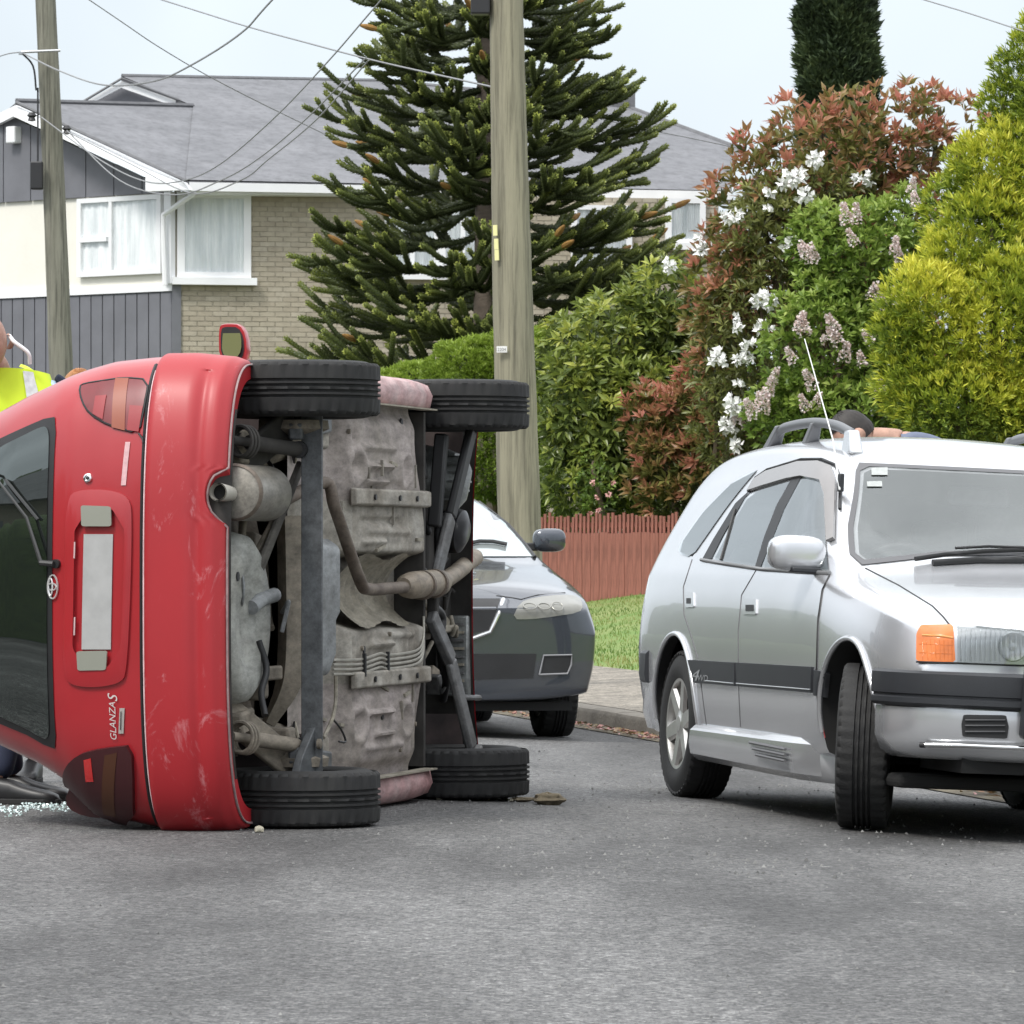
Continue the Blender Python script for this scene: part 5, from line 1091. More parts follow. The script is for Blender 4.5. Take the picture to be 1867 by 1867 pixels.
ru = random.Random(31)                                                     # small fittings under the floor
for i in range(46):
    x, y = ru.uniform(-.64, .64), ru.uniform(.62, 1.85)
    if -.15 < x < .15: continue
    z = panz(x, y); mb = MB(); k = i % 4
    if k == 0: mb.lathe([(.017, .003), (.015, -.004), (.006, -.005), (0, -.004)], (x, y, z), (0, 0, 1), 12); mb.build('grommet', M_PLST, red)
    elif k == 1: mb.lathe([(.009, .002), (.009, -.010), (0, -.011)], (x, y, z), (0, 0, 1), 6); mb.build('stud', M_MUD, red, smooth=0)
    elif k == 2: mb.box((x, y, z - .003), (.012, ru.uniform(.06, .16), .012), rotm('Z', ru.uniform(-.2, .2))); mb.build('bracket', M_BEIGE, red, smooth=0)
    else: mb.box((x, y, z - .002), (ru.uniform(.03, .09), .012, .010)); mb.build('seam_strip', M_PAN, red, smooth=0)
for i in range(16):                                                        # hoses, wiring and brackets round the engine
    x, y, z = ru.uniform(-.50, .52), ru.uniform(2.05, 2.7), ru.uniform(.33, .46); P = [Vector((x, y, z))]
    for k in range(3): P.append(P[-1] + Vector((ru.uniform(-.12, .12), ru.uniform(-.10, .10), ru.uniform(-.04, .04))))
    mb = MB(); mb.tube(spline(P, 5), ru.choice((.006, .009, .014)), 7); mb.build('hose' if i % 2 else 'wiring', (M_PLST, M_ARM, M_INNER, M_BEIGE)[i % 4], red, smooth=60)
for i in range(14):
    x, y, z = ru.uniform(-.52, .50), ru.uniform(2.02, 2.65), ru.uniform(.36, .46); mb = MB(); mb.box((x, y, z), (ru.uniform(.04, .12), ru.uniform(.03, .1), ru.uniform(.02, .06)), rotm('Z', ru.uniform(-.8, .8)) @ rotm('X', ru.uniform(-.4, .4))); mb.build('engine_bracket', (M_ARM, M_PLST, M_MUD, M_BEIGE, M_INNER)[i % 5], red, bevel=.006)
for sx in (1, -1):
    for k in range(3): mb = MB(); mb.tube(spline([(sx * .62, .35 + .05 * k, .33), (sx * .55, .30, .36 + .02 * k), (sx * .46, .36, .40)], 5), .006, 6); mb.build('brake_cable', M_PLST if k else M_BEIGE, red)
    mb = MB(); mb.lathe([(.10, 0), (.105, .03), (.06, .05), (0, .05)], (sx * .60, 0, .283), (-sx, 0, 0), 20); mb.build('brake_drum', M_MUD, red)

mb = MB(); mb.grid(lambda u, v: Vector((-.52 + .86 * u, -.12 + .34 * v, .50 + .03 * math.sin(u * 14) * math.sin(v * 9))), 30, 14); mb.build('rear_floor_panel', gmat('brown_floor', (.24, .195, .15), (.13, .11, .09), 5), red, smooth=60)
for i in range(12):
    x, y, z = ru.uniform(-.45, .55), ru.uniform(-.25, .2), ru.uniform(.38, .48); P = [Vector((x, y, z))]
    for k in range(3): P.append(P[-1] + Vector((ru.uniform(-.14, .14), ru.uniform(-.06, .06), ru.uniform(-.03, .03))))
    mb = MB(); mb.tube(spline(P, 5), ru.choice((.005, .008, .012)), 7); mb.build('pipe', (M_MUD, M_BEIGE, M_PLST, M_TANK)[i % 4], red, smooth=60)
for x, y, z, a, b, c in ((.50, -.2, .45, .12, .2, .10), (-.45, -.22, .46, .10, .16, .12), (-.30, -.02, .44, .14, .1, .08), (.12, .02, .46, .18, .1, .05), (-.52, .12, .40, .1, .1, .12), (.55, .16, .40, .12, .14, .12)):
    mb = MB(); mb.box((x, y, z), (a, b, c), rotm('Z', ru.uniform(-.3, .3))); mb.build('bracket', M_MUD, red, bevel=.012)
# ================================================================ lofted car bodies
def car_body(secs, root, mats, arches, sub=3, name='body'):
    mb = MB(); K = len(secs[0][1]); n = 2 * K - 2; vs = []
    for y, h in secs: vs += [(x, y, z) for x, z in h] + [(-x, y, z) for x, z in h[::-1][1:-1]]
    fs = [(j * n + i, j * n + (i + 1) % n, (j + 1) * n + (i + 1) % n, (j + 1) * n + i) for j in range(len(secs) - 1) for i in range(n)]
    def mir(i): return (n - i) % n
    for base, fl in ((0, False), ((len(secs) - 1) * n, True)):
        for i in range(K - 1):
            q = [base + i, base + i + 1, base + mir(i + 1), base + mir(i)]; q = list(dict.fromkeys(q))
            if len(q) > 2: fs.append(tuple(q[::-1] if not fl else q))
    mb.add(vs, fs); o = mb.build(name, mats, root, smooth=0)
    cr = o.data.attributes.new('crease_edge', 'FLOAT', 'EDGE')
    for e in o.data.edges:
        a, b = e.vertices
        if abs(a - b) == n: cr.data[e.index].value = {2: .7, 4: .25, 6: .55, 9: .35}.get(min(a % n, n - a % n), 0.0)
    bm = bmesh.new(); bm.from_mesh(o.data); bmesh.ops.recalc_face_normals(bm, faces=bm.faces[:]); bm.to_mesh(o.data); bm.free()
    sm_ = o.modifiers.new('s', 'SUBSURF'); sm_.levels = sm_.render_levels = sub
    cut = []
    for (x0, x1, y, z, r) in arches:
        m_ = MB(); m_.lathe([(0, x0), (r, x0), (r, x1), (0, x1)], (0, y, z), (1, 0, 0), 64); c = m_.build('cutter', [mats[1]], root, smooth=0)
        bm = bmesh.new(); bm.from_mesh(c.data); bmesh.ops.remove_doubles(bm, verts=bm.verts[:], dist=1e-5); bmesh.ops.recalc_face_normals(bm, faces=bm.faces[:]); bm.to_mesh(c.data); bm.free()
        b = o.modifiers.new('b', 'BOOLEAN'); b.operation = 'DIFFERENCE'; b.solver = 'EXACT'; b.object = c; b.material_mode = 'TRANSFER'; cut.append(c)
    bpy.context.view_layer.update(); bake(o)
    for c in cut: bpy.data.objects.remove(c)
    me = o.data; me.polygons.foreach_set('use_smooth', [True] * len(me.polygons)); me.update(); me.set_sharp_from_angle(angle=R(38))
    bvh = BVHTree.FromPolygons([v.co.copy() for v in me.vertices], [tuple(p.vertices) for p in me.polygons])
    return o, bvh
class CamSurf:
    "body point seen through a photo pixel, found by a ray onto the body itself"
    def __init__(s, root, bvh): s.M = root.matrix_world.copy(); s.I = s.M.inverted(); s.b = bvh; s.o = s.I @ Vector((0, 0, EYE))
    def __call__(s, px, py):
        d = (s.I @ at(px, py, 20.0) - s.o).normalized(); h = s.b.ray_cast(s.o, d)
        if h[0] is None:
            q = s.o + d * (s.I.inverted() @ s.o - s.M @ Vector((0, 0, .6))).length if False else s.o + d * ((Vector((0, 1.2, .7)) - s.o).length); h = s.b.find_nearest(q)
        n = h[1] if h[1].dot(d) < 0 else -h[1]; return h[0], n
def axsurf(bvh, axis):
    def f(u, v):
        if axis == 'x': o, d = Vector((3, u, v)), Vector((-1, 0, 0))
        elif axis == '-x': o, d = Vector((-3, u, v)), Vector((1, 0, 0))
        elif axis == 'y': o, d = Vector((u, 8, v)), Vector((0, -1, 0))
        elif axis == '-y': o, d = Vector((u, -8, v)), Vector((0, 1, 0))
        else: o, d = Vector((u, v, 4)), Vector((0, 0, -1))
        h = bvh.ray_cast(o, d)
        if h[0] is None: h = bvh.find_nearest(o + d * (2.2 if axis in ('x', '-x') else 5 if axis == 'y' else 7))
        n = h[1] if h[1].dot(d) < 0 else -h[1]; return h[0], n
    return f
def mirrored(o, par=None):
    me = o.data.copy(); n = len(me.vertices); co = np.empty(n * 3, np.float32); me.vertices.foreach_get('co', co); co[0::3] *= -1; me.vertices.foreach_set('co', co); me.flip_normals(); me.update()
    return link(o.name.split('.')[0], me, par or o.parent)
def place_car(name, loc, h, roll, label):
    r = empty(name, loc, label, 'car'); h = Vector(h).normalized(); right = Vector((h.y, -h.x, 0)); z = Vector((0, 0, 1)); q = Matrix.Rotation(roll, 3, h.to_3d() if len(h) == 2 else h)
    right, z = q @ right, q @ z; f_ = Vector((h.x, h.y, 0)); r.matrix_world = Matrix(((right.x, f_.x, z.x, loc[0]), (right.y, f_.y, z.y, loc[1]), (right.z, f_.z, z.z, loc[2]), (0, 0, 0, 1))); return r
def deck(w, T, zb, mid=.60): return [(0, zb), (w * .7, zb), (w - .05, zb + .05), (w - .008, zb + .2), (w, mid), (w - .012, T - .15), (w - .05, T - .05), (w - .12, T - .010), (w - .24, T + .006), (w * .5, T + .020), (w * .26, T + .030), (0, T + .034)]
# ================================================================ silver wagon
M_SILV = mat('silver_paint', (.585, .595, .615), .24, .65, var=.03, scale=2, coat=.6); M_BUMP = mat('dark_plastic', (.022, .024, .028), .5, var=.1, bump=.05, bscale=200); M_WELL = mat('wheel_well', (.012, .012, .012), .9)
M_WSCR = glassmat('clear_glass', (.18, .20, .195), .085, .015, see=.88, rcol=(.93, .97, .97)); M_SGL = glassmat('side_glass', (.16, .18, .18), .19, .012, see=.9, rcol=(.93, .97, .98)); M_DGL = glassmat('dark_side_glass', (.08, .095, .095), .38, .015)
WO = Vector((1.474, 21.54)); Wh = Vector((.22, -.9755)); Wr = Vector((Wh.y, -Wh.x))
zR = (gz(*(WO + Wr * .735)) + gz(*(WO + Wr * .735 + Wh * 2.465))) / 2; zL = (gz(*(WO - Wr * .735)) + gz(*(WO - Wr * .735 + Wh * 2.465))) / 2
wag = place_car('silver_wagon', (WO.x, WO.y, (zR + zL) / 2), Wh, math.atan2(zL - zR, 1.47), 'silver four-wheel-drive station wagon with roof rails, its front wheel turned')
# the roll must lower the kerb-side (left) wheels
if (wag.matrix_world @ Vector((-.7, 0, 0))).z > (wag.matrix_world @ Vector((.7, 0, 0))).z: wag.matrix_world = place_car('tmp', (WO.x, WO.y, (zR + zL) / 2), Wh, -math.atan2(zL - zR, 1.47), '').matrix_world.copy(); bpy.data.objects.remove(bpy.data.objects['tmp'])
def gh(w, zr, belt=.93, zb=.21, wr=.60): return [(0, zb), (w * .7, zb), (w - .04, zb + .04), (w - .006, zb + .2), (w, .62), (w - .010, .80), (w - .035, belt), (w - .10, 1.13), (wr + .075, 1.325), (wr, zr - .065), (wr * .6, zr - .012), (0, zr)]
ws = [(-.86, [(0, .40), (.4, .40), (.62, .42), (.70, .48), (.715, .60), (.71, .75), (.70, .86), (.67, .93), (.60, .96), (.45, .975), (.2, .985), (0, .985)]),
      (-.82, [(0, .33), (.5, .33), (.72, .36), (.785, .46), (.80, .60), (.79, .78), (.775, .90), (.73, .99), (.64, 1.04), (.48, 1.06), (.22, 1.07), (0, 1.07)]),
      (-.66, [(0, .26), (.56, .26), (.80, .30), (.832, .44), (.842, .62), (.83, .80), (.80, .93), (.735, 1.10), (.645, 1.22), (.55, 1.27), (.3, 1.29), (0, 1.295)]),
      (-.44, gh(.845, 1.455, .935)), (-.1, gh(.85, 1.505)), (.4, gh(.85, 1.525)), (.95, gh(.85, 1.515)), (1.28, gh(.85, 1.480)), (1.44, gh(.85, 1.435, wr=.585)),
      (1.60, [(0, .21), (.595, .21), (.81, .25), (.844, .41), (.85, .62), (.84, .80), (.812, .93), (.755, 1.08), (.69, 1.22), (.60, 1.285), (.34, 1.315), (0, 1.325)]),
      (2.02, [(0, .21), (.595, .21), (.81, .25), (.844, .41), (.85, .62), (.838, .82), (.81, .915), (.76, .965), (.68, 1.005), (.55, 1.03), (.3, 1.045), (0, 1.05)]),
      (2.20, deck(.85, .935, .22)), (2.465, deck(.85, .90, .24)), (2.80, deck(.838, .852, .26)), (3.02, deck(.805, .81, .28)), (3.13, deck(.765, .775, .32)), (3.19, [(x * .98, min(z, .74)) for x, z in deck(.73, .75, .36)])]
wb, WB_ = car_body(ws, wag, [M_SILV, M_WELL], [(.52, 1.0, 0, .325, .345), (-1.0, -.52, 0, .325, .345), (.50, 1.0, 2.50, .355, .338), (-1.0, -.50, 2.50, .355, .338)])
WC = CamSurf(wag, WB_)
def wdecal(name, outline, m, off=.004, step=9, thick=0.0, par=None, both=True, rnd_=0):
    mb = MB(); patch(mb, chaikin(outline, rnd_) if rnd_ else outline, WC, off, step, thick); o = mb.build(name, m, par or wag, smooth=45)
    if both: mirrored(o)
    return o
def wline(name, pts, m, r, off=0.0, par=None, both=True, n=6):
    P = []
    for i in range(len(pts) - 1):
        for k in range(n): P.append((pts[i][0] + (pts[i + 1][0] - pts[i][0]) * k / n, pts[i][1] + (pts[i + 1][1] - pts[i][1]) * k / n))
    P.append(pts[-1]); mb = MB(); mb.tube([WC(*p)[0] + WC(*p)[1] * off for p in P], r, 6); o = mb.build(name, m, par or wag, smooth=60)
    if both: mirrored(o)
    return o
qg = wdecal('quarter_window', [(1386, 853), (1334, 880), (1281, 934), (1243, 988), (1236, 1009), (1261, 1018), (1292, 974), (1327, 924), (1362, 880)], M_SGL, .004, 9, rnd_=1)
wdecal('rear_pillar_trim', [(1374, 889), (1359, 909), (1319, 978), (1299, 1019), (1281, 1021), (1302, 983), (1342, 918)], M_PLST, .004)
rdw = wdecal('rear_door_window', [(1444, 875), (1390, 888), (1361, 909), (1322, 978), (1301, 1019), (1322, 1025), (1379, 1033), (1396, 978), (1419, 920)], M_SGL, .005)
wline('quarter_bar', [(1343, 930), (1317, 1022)], M_PLST, .007, .006, both=True)
wdecal('centre_pillar_trim', [(1446, 874), (1464, 869), (1432, 930), (1404, 1000), (1389, 1035), (1379, 1034), (1396, 978), (1419, 920)], M_PLST, .006)
fdw = wdecal('front_door_window', [(1465, 869), (1498, 876), (1504, 900), (1507, 1000), (1512, 1042), (1390, 1036), (1404, 1000), (1432, 930)], M_SGL, .005)
wdecal('weather_shield', [(1368, 897), (1380, 876), (1402, 862), (1460, 845), (1496, 845), (1518, 855), (1526, 880), (1523, 985), (1511, 990), (1507, 905), (1499, 879), (1465, 871), (1440, 875), (1392, 889)], mat('smoked_acrylic', (.20, .19, .185), .2, coat=.4, var=.05), .018, 8, .014)
wline('door_frame_seal', [(1366, 898), (1380, 872), (1402, 857), (1462, 839), (1500, 839), (1524, 850), (1533, 875), (1532, 930)], M_PLST, .006, .006)
wline('belt_moulding', [(1280, 1021), (1322, 1028), (1390, 1038), (1514, 1046)], mat('grey_moulding', (.20, .205, .21), .5), .008, .004)
wline('front_door_seam', [(1513, 1048), (1500, 1075), (1492, 1130), (1489, 1235), (1492, 1280), (1501, 1335)], M_PLST, .006, -.001)
wline('rear_door_seam', [(1380, 1037), (1352, 1085), (1346, 1150), (1346, 1240), (1350, 1325)], mat('seam_grey', (.10, .10, .105), .6), .0035, -.001)
wline('rear_door_seam', [(1262, 1020), (1246, 1070), (1247, 1120), (1262, 1165), (1272, 1200), (1288, 1322)], mat('seam_grey', (.10, .10, .105), .6), .0035, -.001)
wline('bonnet_seam', [(1578, 1036), (1640, 1068), (1700, 1105), (1720, 1125), (1735, 1144)], M_PLST, .004, -.001)
M_CHR = mat('silver_trim', (.6, .6, .62), .25, .8)
for q, r_ in ((((1250, 1078), (1266, 1080), (1267, 1107), (1251, 1108)), 1), (((1358, 1090), (1381, 1092), (1380, 1121), (1357, 1120)), 1)):
    ho = wdecal('door_handle', chaikin(sub2(list(q)), 2), M_SILV, .006, 5, .006)
    x0, y0, x1, y1 = q[0][0] + 4, q[0][1] + 13, q[1][0] - 4, q[2][1] - 6; wdecal('handle_recess', chaikin(sub2([(x0, y0), (x1, y0), (x1, y1), (x0, y1)]), 1), M_PLST, .0068, 5, both=False, par=ho)
sm1 = wdecal('side_moulding', [(1258, 1203), (1340, 1208), (1343, 1208), (1344, 1251), (1300, 1247), (1270, 1245)], M_BUMP, .012, 8, .012); sm2 = wdecal('side_moulding', [(1347, 1208), (1484, 1216), (1483, 1263), (1348, 1251)], M_BUMP, .012, 8, .012); wdecal('side_moulding', [(1489, 1222), (1513, 1225), (1508, 1270), (1488, 1268)], M_BUMP, .012, 6, .012)
wline('moulding_groove', [(1292, 1241), (1343, 1246)], M_SILV, .0025, .013); wline('moulding_groove', [(1348, 1246), (1483, 1257)], M_SILV, .0025, .013)
vs, fs = textgeo('4', 1, .3); mb = MB(); mb.add([WC(1264 + x * 30, 1240 + x * 3 - y * 30)[0] + WC(1270, 1230)[1] * .0145 for x, y in vs], fs); mb.build('lettering', mat('letter_grey', (.30, .31, .32), .5), sm1, smooth=0)
vs, fs = textgeo('WD', 1, .2); mb = MB(); mb.add([WC(1277 + x * 11, 1241 + x * 1 - y * 17)[0] + WC(1270, 1230)[1] * .0145 for x, y in vs], fs); mb.build('lettering', mat('letter_grey', (.30, .31, .32), .5), sm1, smooth=0)
wline('red_scratch', [(1492, 1295), (1500, 1325), (1504, 1345)], mat('red_scuff', (.45, .08, .08), .6), .0022, .001, both=False)
# windscreen
c1_, c2_, c3_, c4_ = (WC(*p)[0] for p in ((1552, 846), (1546, 960), (1549, 1010), (1562, 1033)))
hs = [(c1_.x - .03, c1_.z + .004), (c1_.x, c1_.z - .03), (c2_.x, c2_.z), (c3_.x, c3_.z), (c4_.x - .02, c4_.z + .005), (.35, c4_.z + .055), (.12, c4_.z + .066)]
hs2 = [(x - .018, z) for x, z in hs]; hs2[0] = (hs2[0][0] - .01, hs2[0][1] - .016); hs2[4] = (hs2[4][0], hs2[4][1] + .018); hs2[5] = (.35, hs2[5][1] + .015); hs2[6] = (.12, hs2[6][1] + .015)
M_CABIN = mat('cabin_trim', (.13, .132, .135), .8, var=.15, scale=6)
def ringpatch(outer, inner, surf, off, name, m):
    mb = MB(); n = len(outer); o1 = [surf(*p)[0] + surf(*p)[1] * off for p in outer]; o2 = [surf(*p)[0] + surf(*p)[1] * (off + .002) for p in inner]; mb.add(o1 + o2, [(i, (i + 1) % n, n + (i + 1) % n, n + i) for i in range(n)]); return mb.build(name, m, wag, smooth=60)
def dens(p, k=6):
    o = []
    for i in range(len(p)): a, b = Vector(p[i]), Vector(p[(i + 1) % len(p)]); o += [tuple(a.lerp(b, t / k)) for t in range(k)]
    return o
wso = ringpatch(dens(sym(hs)), dens(sym(hs2)), axsurf(WB_, 'y'), .004, 'windscreen', mat('screen_rubber', (.10, .10, .105), .5))
mb = MB(); patch(mb, sym(hs2), axsurf(WB_, 'y'), .004, .05); mb.build('glass', M_WSCR, wso, smooth=60)
for q in (((1588, 856), (1618, 855), (1618, 869), (1589, 869)), ((1580, 881), (1608, 880), (1608, 890), (1581, 890))):
    mb = MB(); patch(mb, list(q), WC, .008, 8); mb.build('sticker', mat('sticker_white', (.35, .37, .36), .5, var=.1, scale=80), wso)
wline('wiper', [(1668, 1028), (1720, 1020), (1790, 1014), (1880, 1010)], M_PLST, .010, .02, wso, False); wline('wiper', [(1700, 1031), (1780, 1026), (1880, 1026)], M_PLST, .013, .012, wso, False); wline('wiper', [(1740, 1012), (1800, 1009), (1880, 1011)], M_PLST, .006, .03, wso, False)
# lamps
M_ORG = mat('orange_lens', (.62, .15, .012), .18, var=.12, scale=30, coat=.8); M_HL = mat('headlamp_lens', (.33, .345, .35), .12, var=.1, scale=6, coat=1.0, metal=.5)
ind = wdecal('indicator', chaikin(sub2([(1681, 1144), (1738, 1143), (1741, 1207), (1674, 1207), (1675, 1158)]), 1), M_ORG, .012, 7, .02)
for yy in (1176, 1192): wline('lens_rib', [(1680, yy), (1737, yy)], M_ORG, .0016, .012, ind, False)
for x in range(1686, 1738, 7): wline('lens_rib', [(x, 1168), (x, 1204)], M_ORG, .0012, .012, ind, False, 3)
wline('lens_divider', [(1686, 1160), (1737, 1164)], mat('orange_pale', (.75, .32, .10), .3), .004, .012, ind, False)
HLO = [(1745, 1143), (1800, 1148), (1880, 1155), (1905, 1180), (1900, 1213), (1820, 1211), (1746, 1208)]
hl = wdecal('headlamp', HLO, mat('lamp_housing', (.40, .41, .42), .25, .7), .003, 8, .01)
for x, r_ in ((1846, .050),):
    p, n = WC(x, 1179); mb = MB(); mb.lathe([(r_ * 1.1, .004), (r_, .009), (r_ * .75, .005), (r_ * .3, .004), (r_ * .28, .011), (0, .012)], p, n, 28); mb.build('reflector', mat('reflector', (.46, .47, .475), .25, .8), hl)
for x in range(1752, 1890, 9): wline('flute', [(x, 1150), (x - 1, 1206)], glassmat('lamp_flute', (.3, .32, .32), .2, .05, see=.7), .0018, .013, hl, False, 3)
mb = MB(); patch(mb, HLO, WC, .014, 8, .012); mb.build('lens', glassmat('lamp_glass', (.3, .32, .32), .09, .02, see=.85), hl, smooth=45)
wline('lamp_gap', [(1674, 1208), (1745, 1209), (1880, 1214)], M_PLST, .004, .008)
mb = MB(); patch(mb, sym([(.34, .66), (.36, .74), (.2, .755)]), axsurf(WB_, 'y'), .006, .04, .02); gr_ = mb.build('grille', M_PLST, wag)
# bumpers (plan path swept)
def sweep_bumper(path, prof, m, name, par=None):
    "path: (x,y) from right end round to the left end; prof: (out, z)"
    mb = MB(); n = len(path); vs = []
    for i in range(n):
        a, b = Vector(path[max(0, i - 1)]), Vector(path[min(n - 1, i + 1)]); t = (b - a).normalized(); nn = Vector((t.y, -t.x)); 
        if nn.dot(Vector(path[i]) - Vector((0, 1.2))) < 0: nn = -nn
        for o_, z in prof: vs.append((path[i][0] + nn.x * o_, path[i][1] + nn.y * o_, z))
    k = len(prof); fs = [(i * k + j, i * k + j + 1, (i + 1) * k + j + 1, (i + 1) * k + j) for i in range(n - 1) for j in range(k - 1)] + [tuple(range(k)), tuple(range((n - 1) * k, n * k))]
    mb.add(vs, fs); return mb.build(name, m, par or wag, smooth=35)
def supath(w, y0, y1, n=40, e=2.8, s=1):
    o = []
    for i in range(n + 1):
        ph = (1 - 2 * i / n) * math.pi / 2; sx = 1 if ph > 0 else -1; o.append((sx * w * abs(math.sin(ph)) ** (2 / e), y0 + (y1 - y0) * (max(0, math.cos(ph)) ** (2 / e))))
    return o
fp = supath(.842, 2.86, 3.30); 
fb = sweep_bumper(fp, [(-.10, .60), (.0, .597), (.012, .588), (.014, .545), (.012, .515), (.004, .512), (.004, .505), (.014, .50), (.014, .482), (.0, .470), (-.10, .468)], M_BUMP, 'front_bumper')
va = sweep_bumper(fp, [(-.09, .466), (-.008, .466), (-.006, .44), (-.008, .36), (-.03, .31), (-.07, .285), (-.14, .285)], M_SILV, 'front_valance')
mb = MB(); mb.box((0, 2.92, .27), (1.2, .5, .06)); mb.build('undertray', M_WELL, wag, smooth=0)
VC = CamSurf(wag, BVHTree.FromPolygons([v.co.copy() for v in va.data.vertices], [tuple(p.vertices) for p in va.data.polygons]))
mb = MB(); patch(mb, chaikin(sub2([(1757, 1303), (1834, 1304), (1839, 1325), (1836, 1347), (1755, 1343), (1753, 1320)]), 2), VC, .004, 8, .01); vo = mb.build('vent', M_PLST, va); mirrored(vo)
for yy in (1313, 1323, 1334):
    mb = MB(); mb.tube([VC(x, yy)[0] + VC(x, yy)[1] * .008 for x in (1760, 1780, 1800, 1832)], .004, 6); mb.build('vent_slat', M_BUMP, vo)
mb = MB(); mb.tube([VC(x, y)[0] + VC(x, y)[1] * .03 for x, y in ((1692, 1352), (1760, 1353), (1830, 1356), (1900, 1358))], .0085, 10); fbar = mb.build('chrome_bar', mat('bright_chrome', (.8, .8, .8), .12, 1), va, smooth=60)
mb = MB(); mb.tube([VC(1684, 1352)[0] + VC(1684, 1352)[1] * .03, VC(1693, 1352)[0] + VC(1693, 1352)[1] * .03], .0105, 10); mb.build('bar_end', M_PLST, va, smooth=60)
for sx in (1, -1): mb = MB(); mb.box((sx * .40, 3.335, .50), (.07, .08, .26), rotm('X', R(-6))); mb.build('over_rider', M_BUMP, wag, bevel=.015)
rpth = [(x, -y) for x, y in supath(.842, .45, .90)]
sweep_bumper(rpth, [(-.1, .605), (.0, .60), (.016, .585), (.018, .50), (.012, .47), (.0, .462), (-.1, .46)], M_BUMP, 'rear_bumper'); sweep_bumper(rpth, [(-.1, .458), (-.006, .458), (-.006, .34), (-.03, .27), (-.1, .26)], M_SILV, 'rear_valance')
# sills
for sx in (1, -1):
    pr = [(.76, .315), (.835, .312), (.858, .29), (.862, .24), (.852, .195), (.82, .17), (.74, .17)]; mb = MB(); ys = [.34, .42, .9, 1.4, 1.85, 2.06, 2.10]
    mb.grid(lambda u, v: Vector((sx * (pr[int(round(u * 6))][0] - (0, 0, 0, 0, .01, .06, .12)[int(round(v * 6))]), ys[int(round(v * 6))], pr[int(round(u * 6))][1] - (.012 * (ys[int(round(v * 6))] - .3) if u > .5 else 0))), 7, 7); mb.f.append(tuple(range(7))); mb.m.append(0); mb.f.append(tuple(range(42, 49))); mb.m.append(0); sk = mb.build('side_skirt', M_SILV, wag, smooth=35)
    for i in range(3): mb = MB(); mb.tube([(sx * .868, 1.30 + .05 * i, .272 - .022 * i), (sx * .870, 1.82, .264 - .022 * i)], .006, 6); mb.build('skirt_groove', mat('groove_grey', (.12, .12, .125), .5), sk)
# arch lips
for (ya, za, ra) in ((0, .325, .352), (2.50, .355, .344)):
    mb = MB(); P = []
    for i in range(41):
        a = R(-2 + 184 * i / 40); q = axsurf(WB_, 'x')(ya + ra * math.cos(a), za + ra * math.sin(a)); P.append(q[0] + Vector((.004, 0, 0)))
    mb.tube(P, .011, 8); o = mb.build('arch_lip', M_SILV, wag, smooth=60); mirrored(o)
# wheels
TR = .305
for x, y, st in ((.735, 0, 0), (-.735, 0, 0), (.745, 2.465, -19.5), (-.74, 2.465, -19.5)):
    make_wheel(wag, (x, y, TR), TR, .195, .188, 6, M_TYRE, M_ALLOY, R(st), 1 if x > 0 else -1, .25)
mb = MB(); mb.tube([(-.7, 0, .30), (.7, 0, .30)], .035, 8); mb.lathe([(0, -.1), (.1, -.05), (.1, .05), (0, .1)], (0, 0, .30), (1, 0, 0), 12); mb.build('rear_axle', M_WELL, wag); mb = MB(); mb.box((0, 1.4, .24), (.9, 1.6, .05)); mb.build('underbody', M_WELL, wag, smooth=0)
for x in (-.45, .45): mb = MB(); mb.box((x, 2.465, .27), (.5, .08, .05)); mb.build('lower_arm', M_WELL, wag, smooth=0)
# mirror
def blob(c, r, e=.6, n=24, m=14, taper=0.0):
    mb = MB(); sg = lambda v, p: math.copysign(abs(v) ** p, v)
    mb.grid(lambda u, v: Vector((c[0] + r[0] * sg(math.sin(math.pi * v), e) * sg(math.cos(2 * math.pi * u), e) * (1 + taper * math.cos(math.pi * v)), c[1] + r[1] * sg(math.sin(math.pi * v), e) * sg(math.sin(2 * math.pi * u), e), c[2] - r[2] * sg(math.cos(math.pi * v), e))), n, m, wrap=True); return mb
I_ = wag.matrix_world.inverted(); mcn = I_ @ at(1452, 1009, 19.55)
mo_ = blob(mcn, (.112, .055, .069), .62).build('door_mirror', M_SILV, wag, smooth=60)
mb = MB(); a_ = I_ @ at(1497, 1030, 19.6); b_ = I_ @ at(1518, 1040, 19.62); mb.prism([I_ @ at(1490, 985 + 40, 19.6), I_ @ at(1503, 1000, 19.6), I_ @ at(1516, 1003, 19.6), I_ @ at(1516, 1047, 19.6), I_ @ at(1500, 1046, 19.6)], (0, -.07, 0)); mb.build('mirror_arm', M_BUMP, mo_, bevel=.008)
mb = MB(); mb.box(mcn + Vector((-.03, .03, -.062)), (.12, .06, .02)); mb.build('mirror_base', M_BUMP, mo_, bevel=.005); mirrored(mo_)
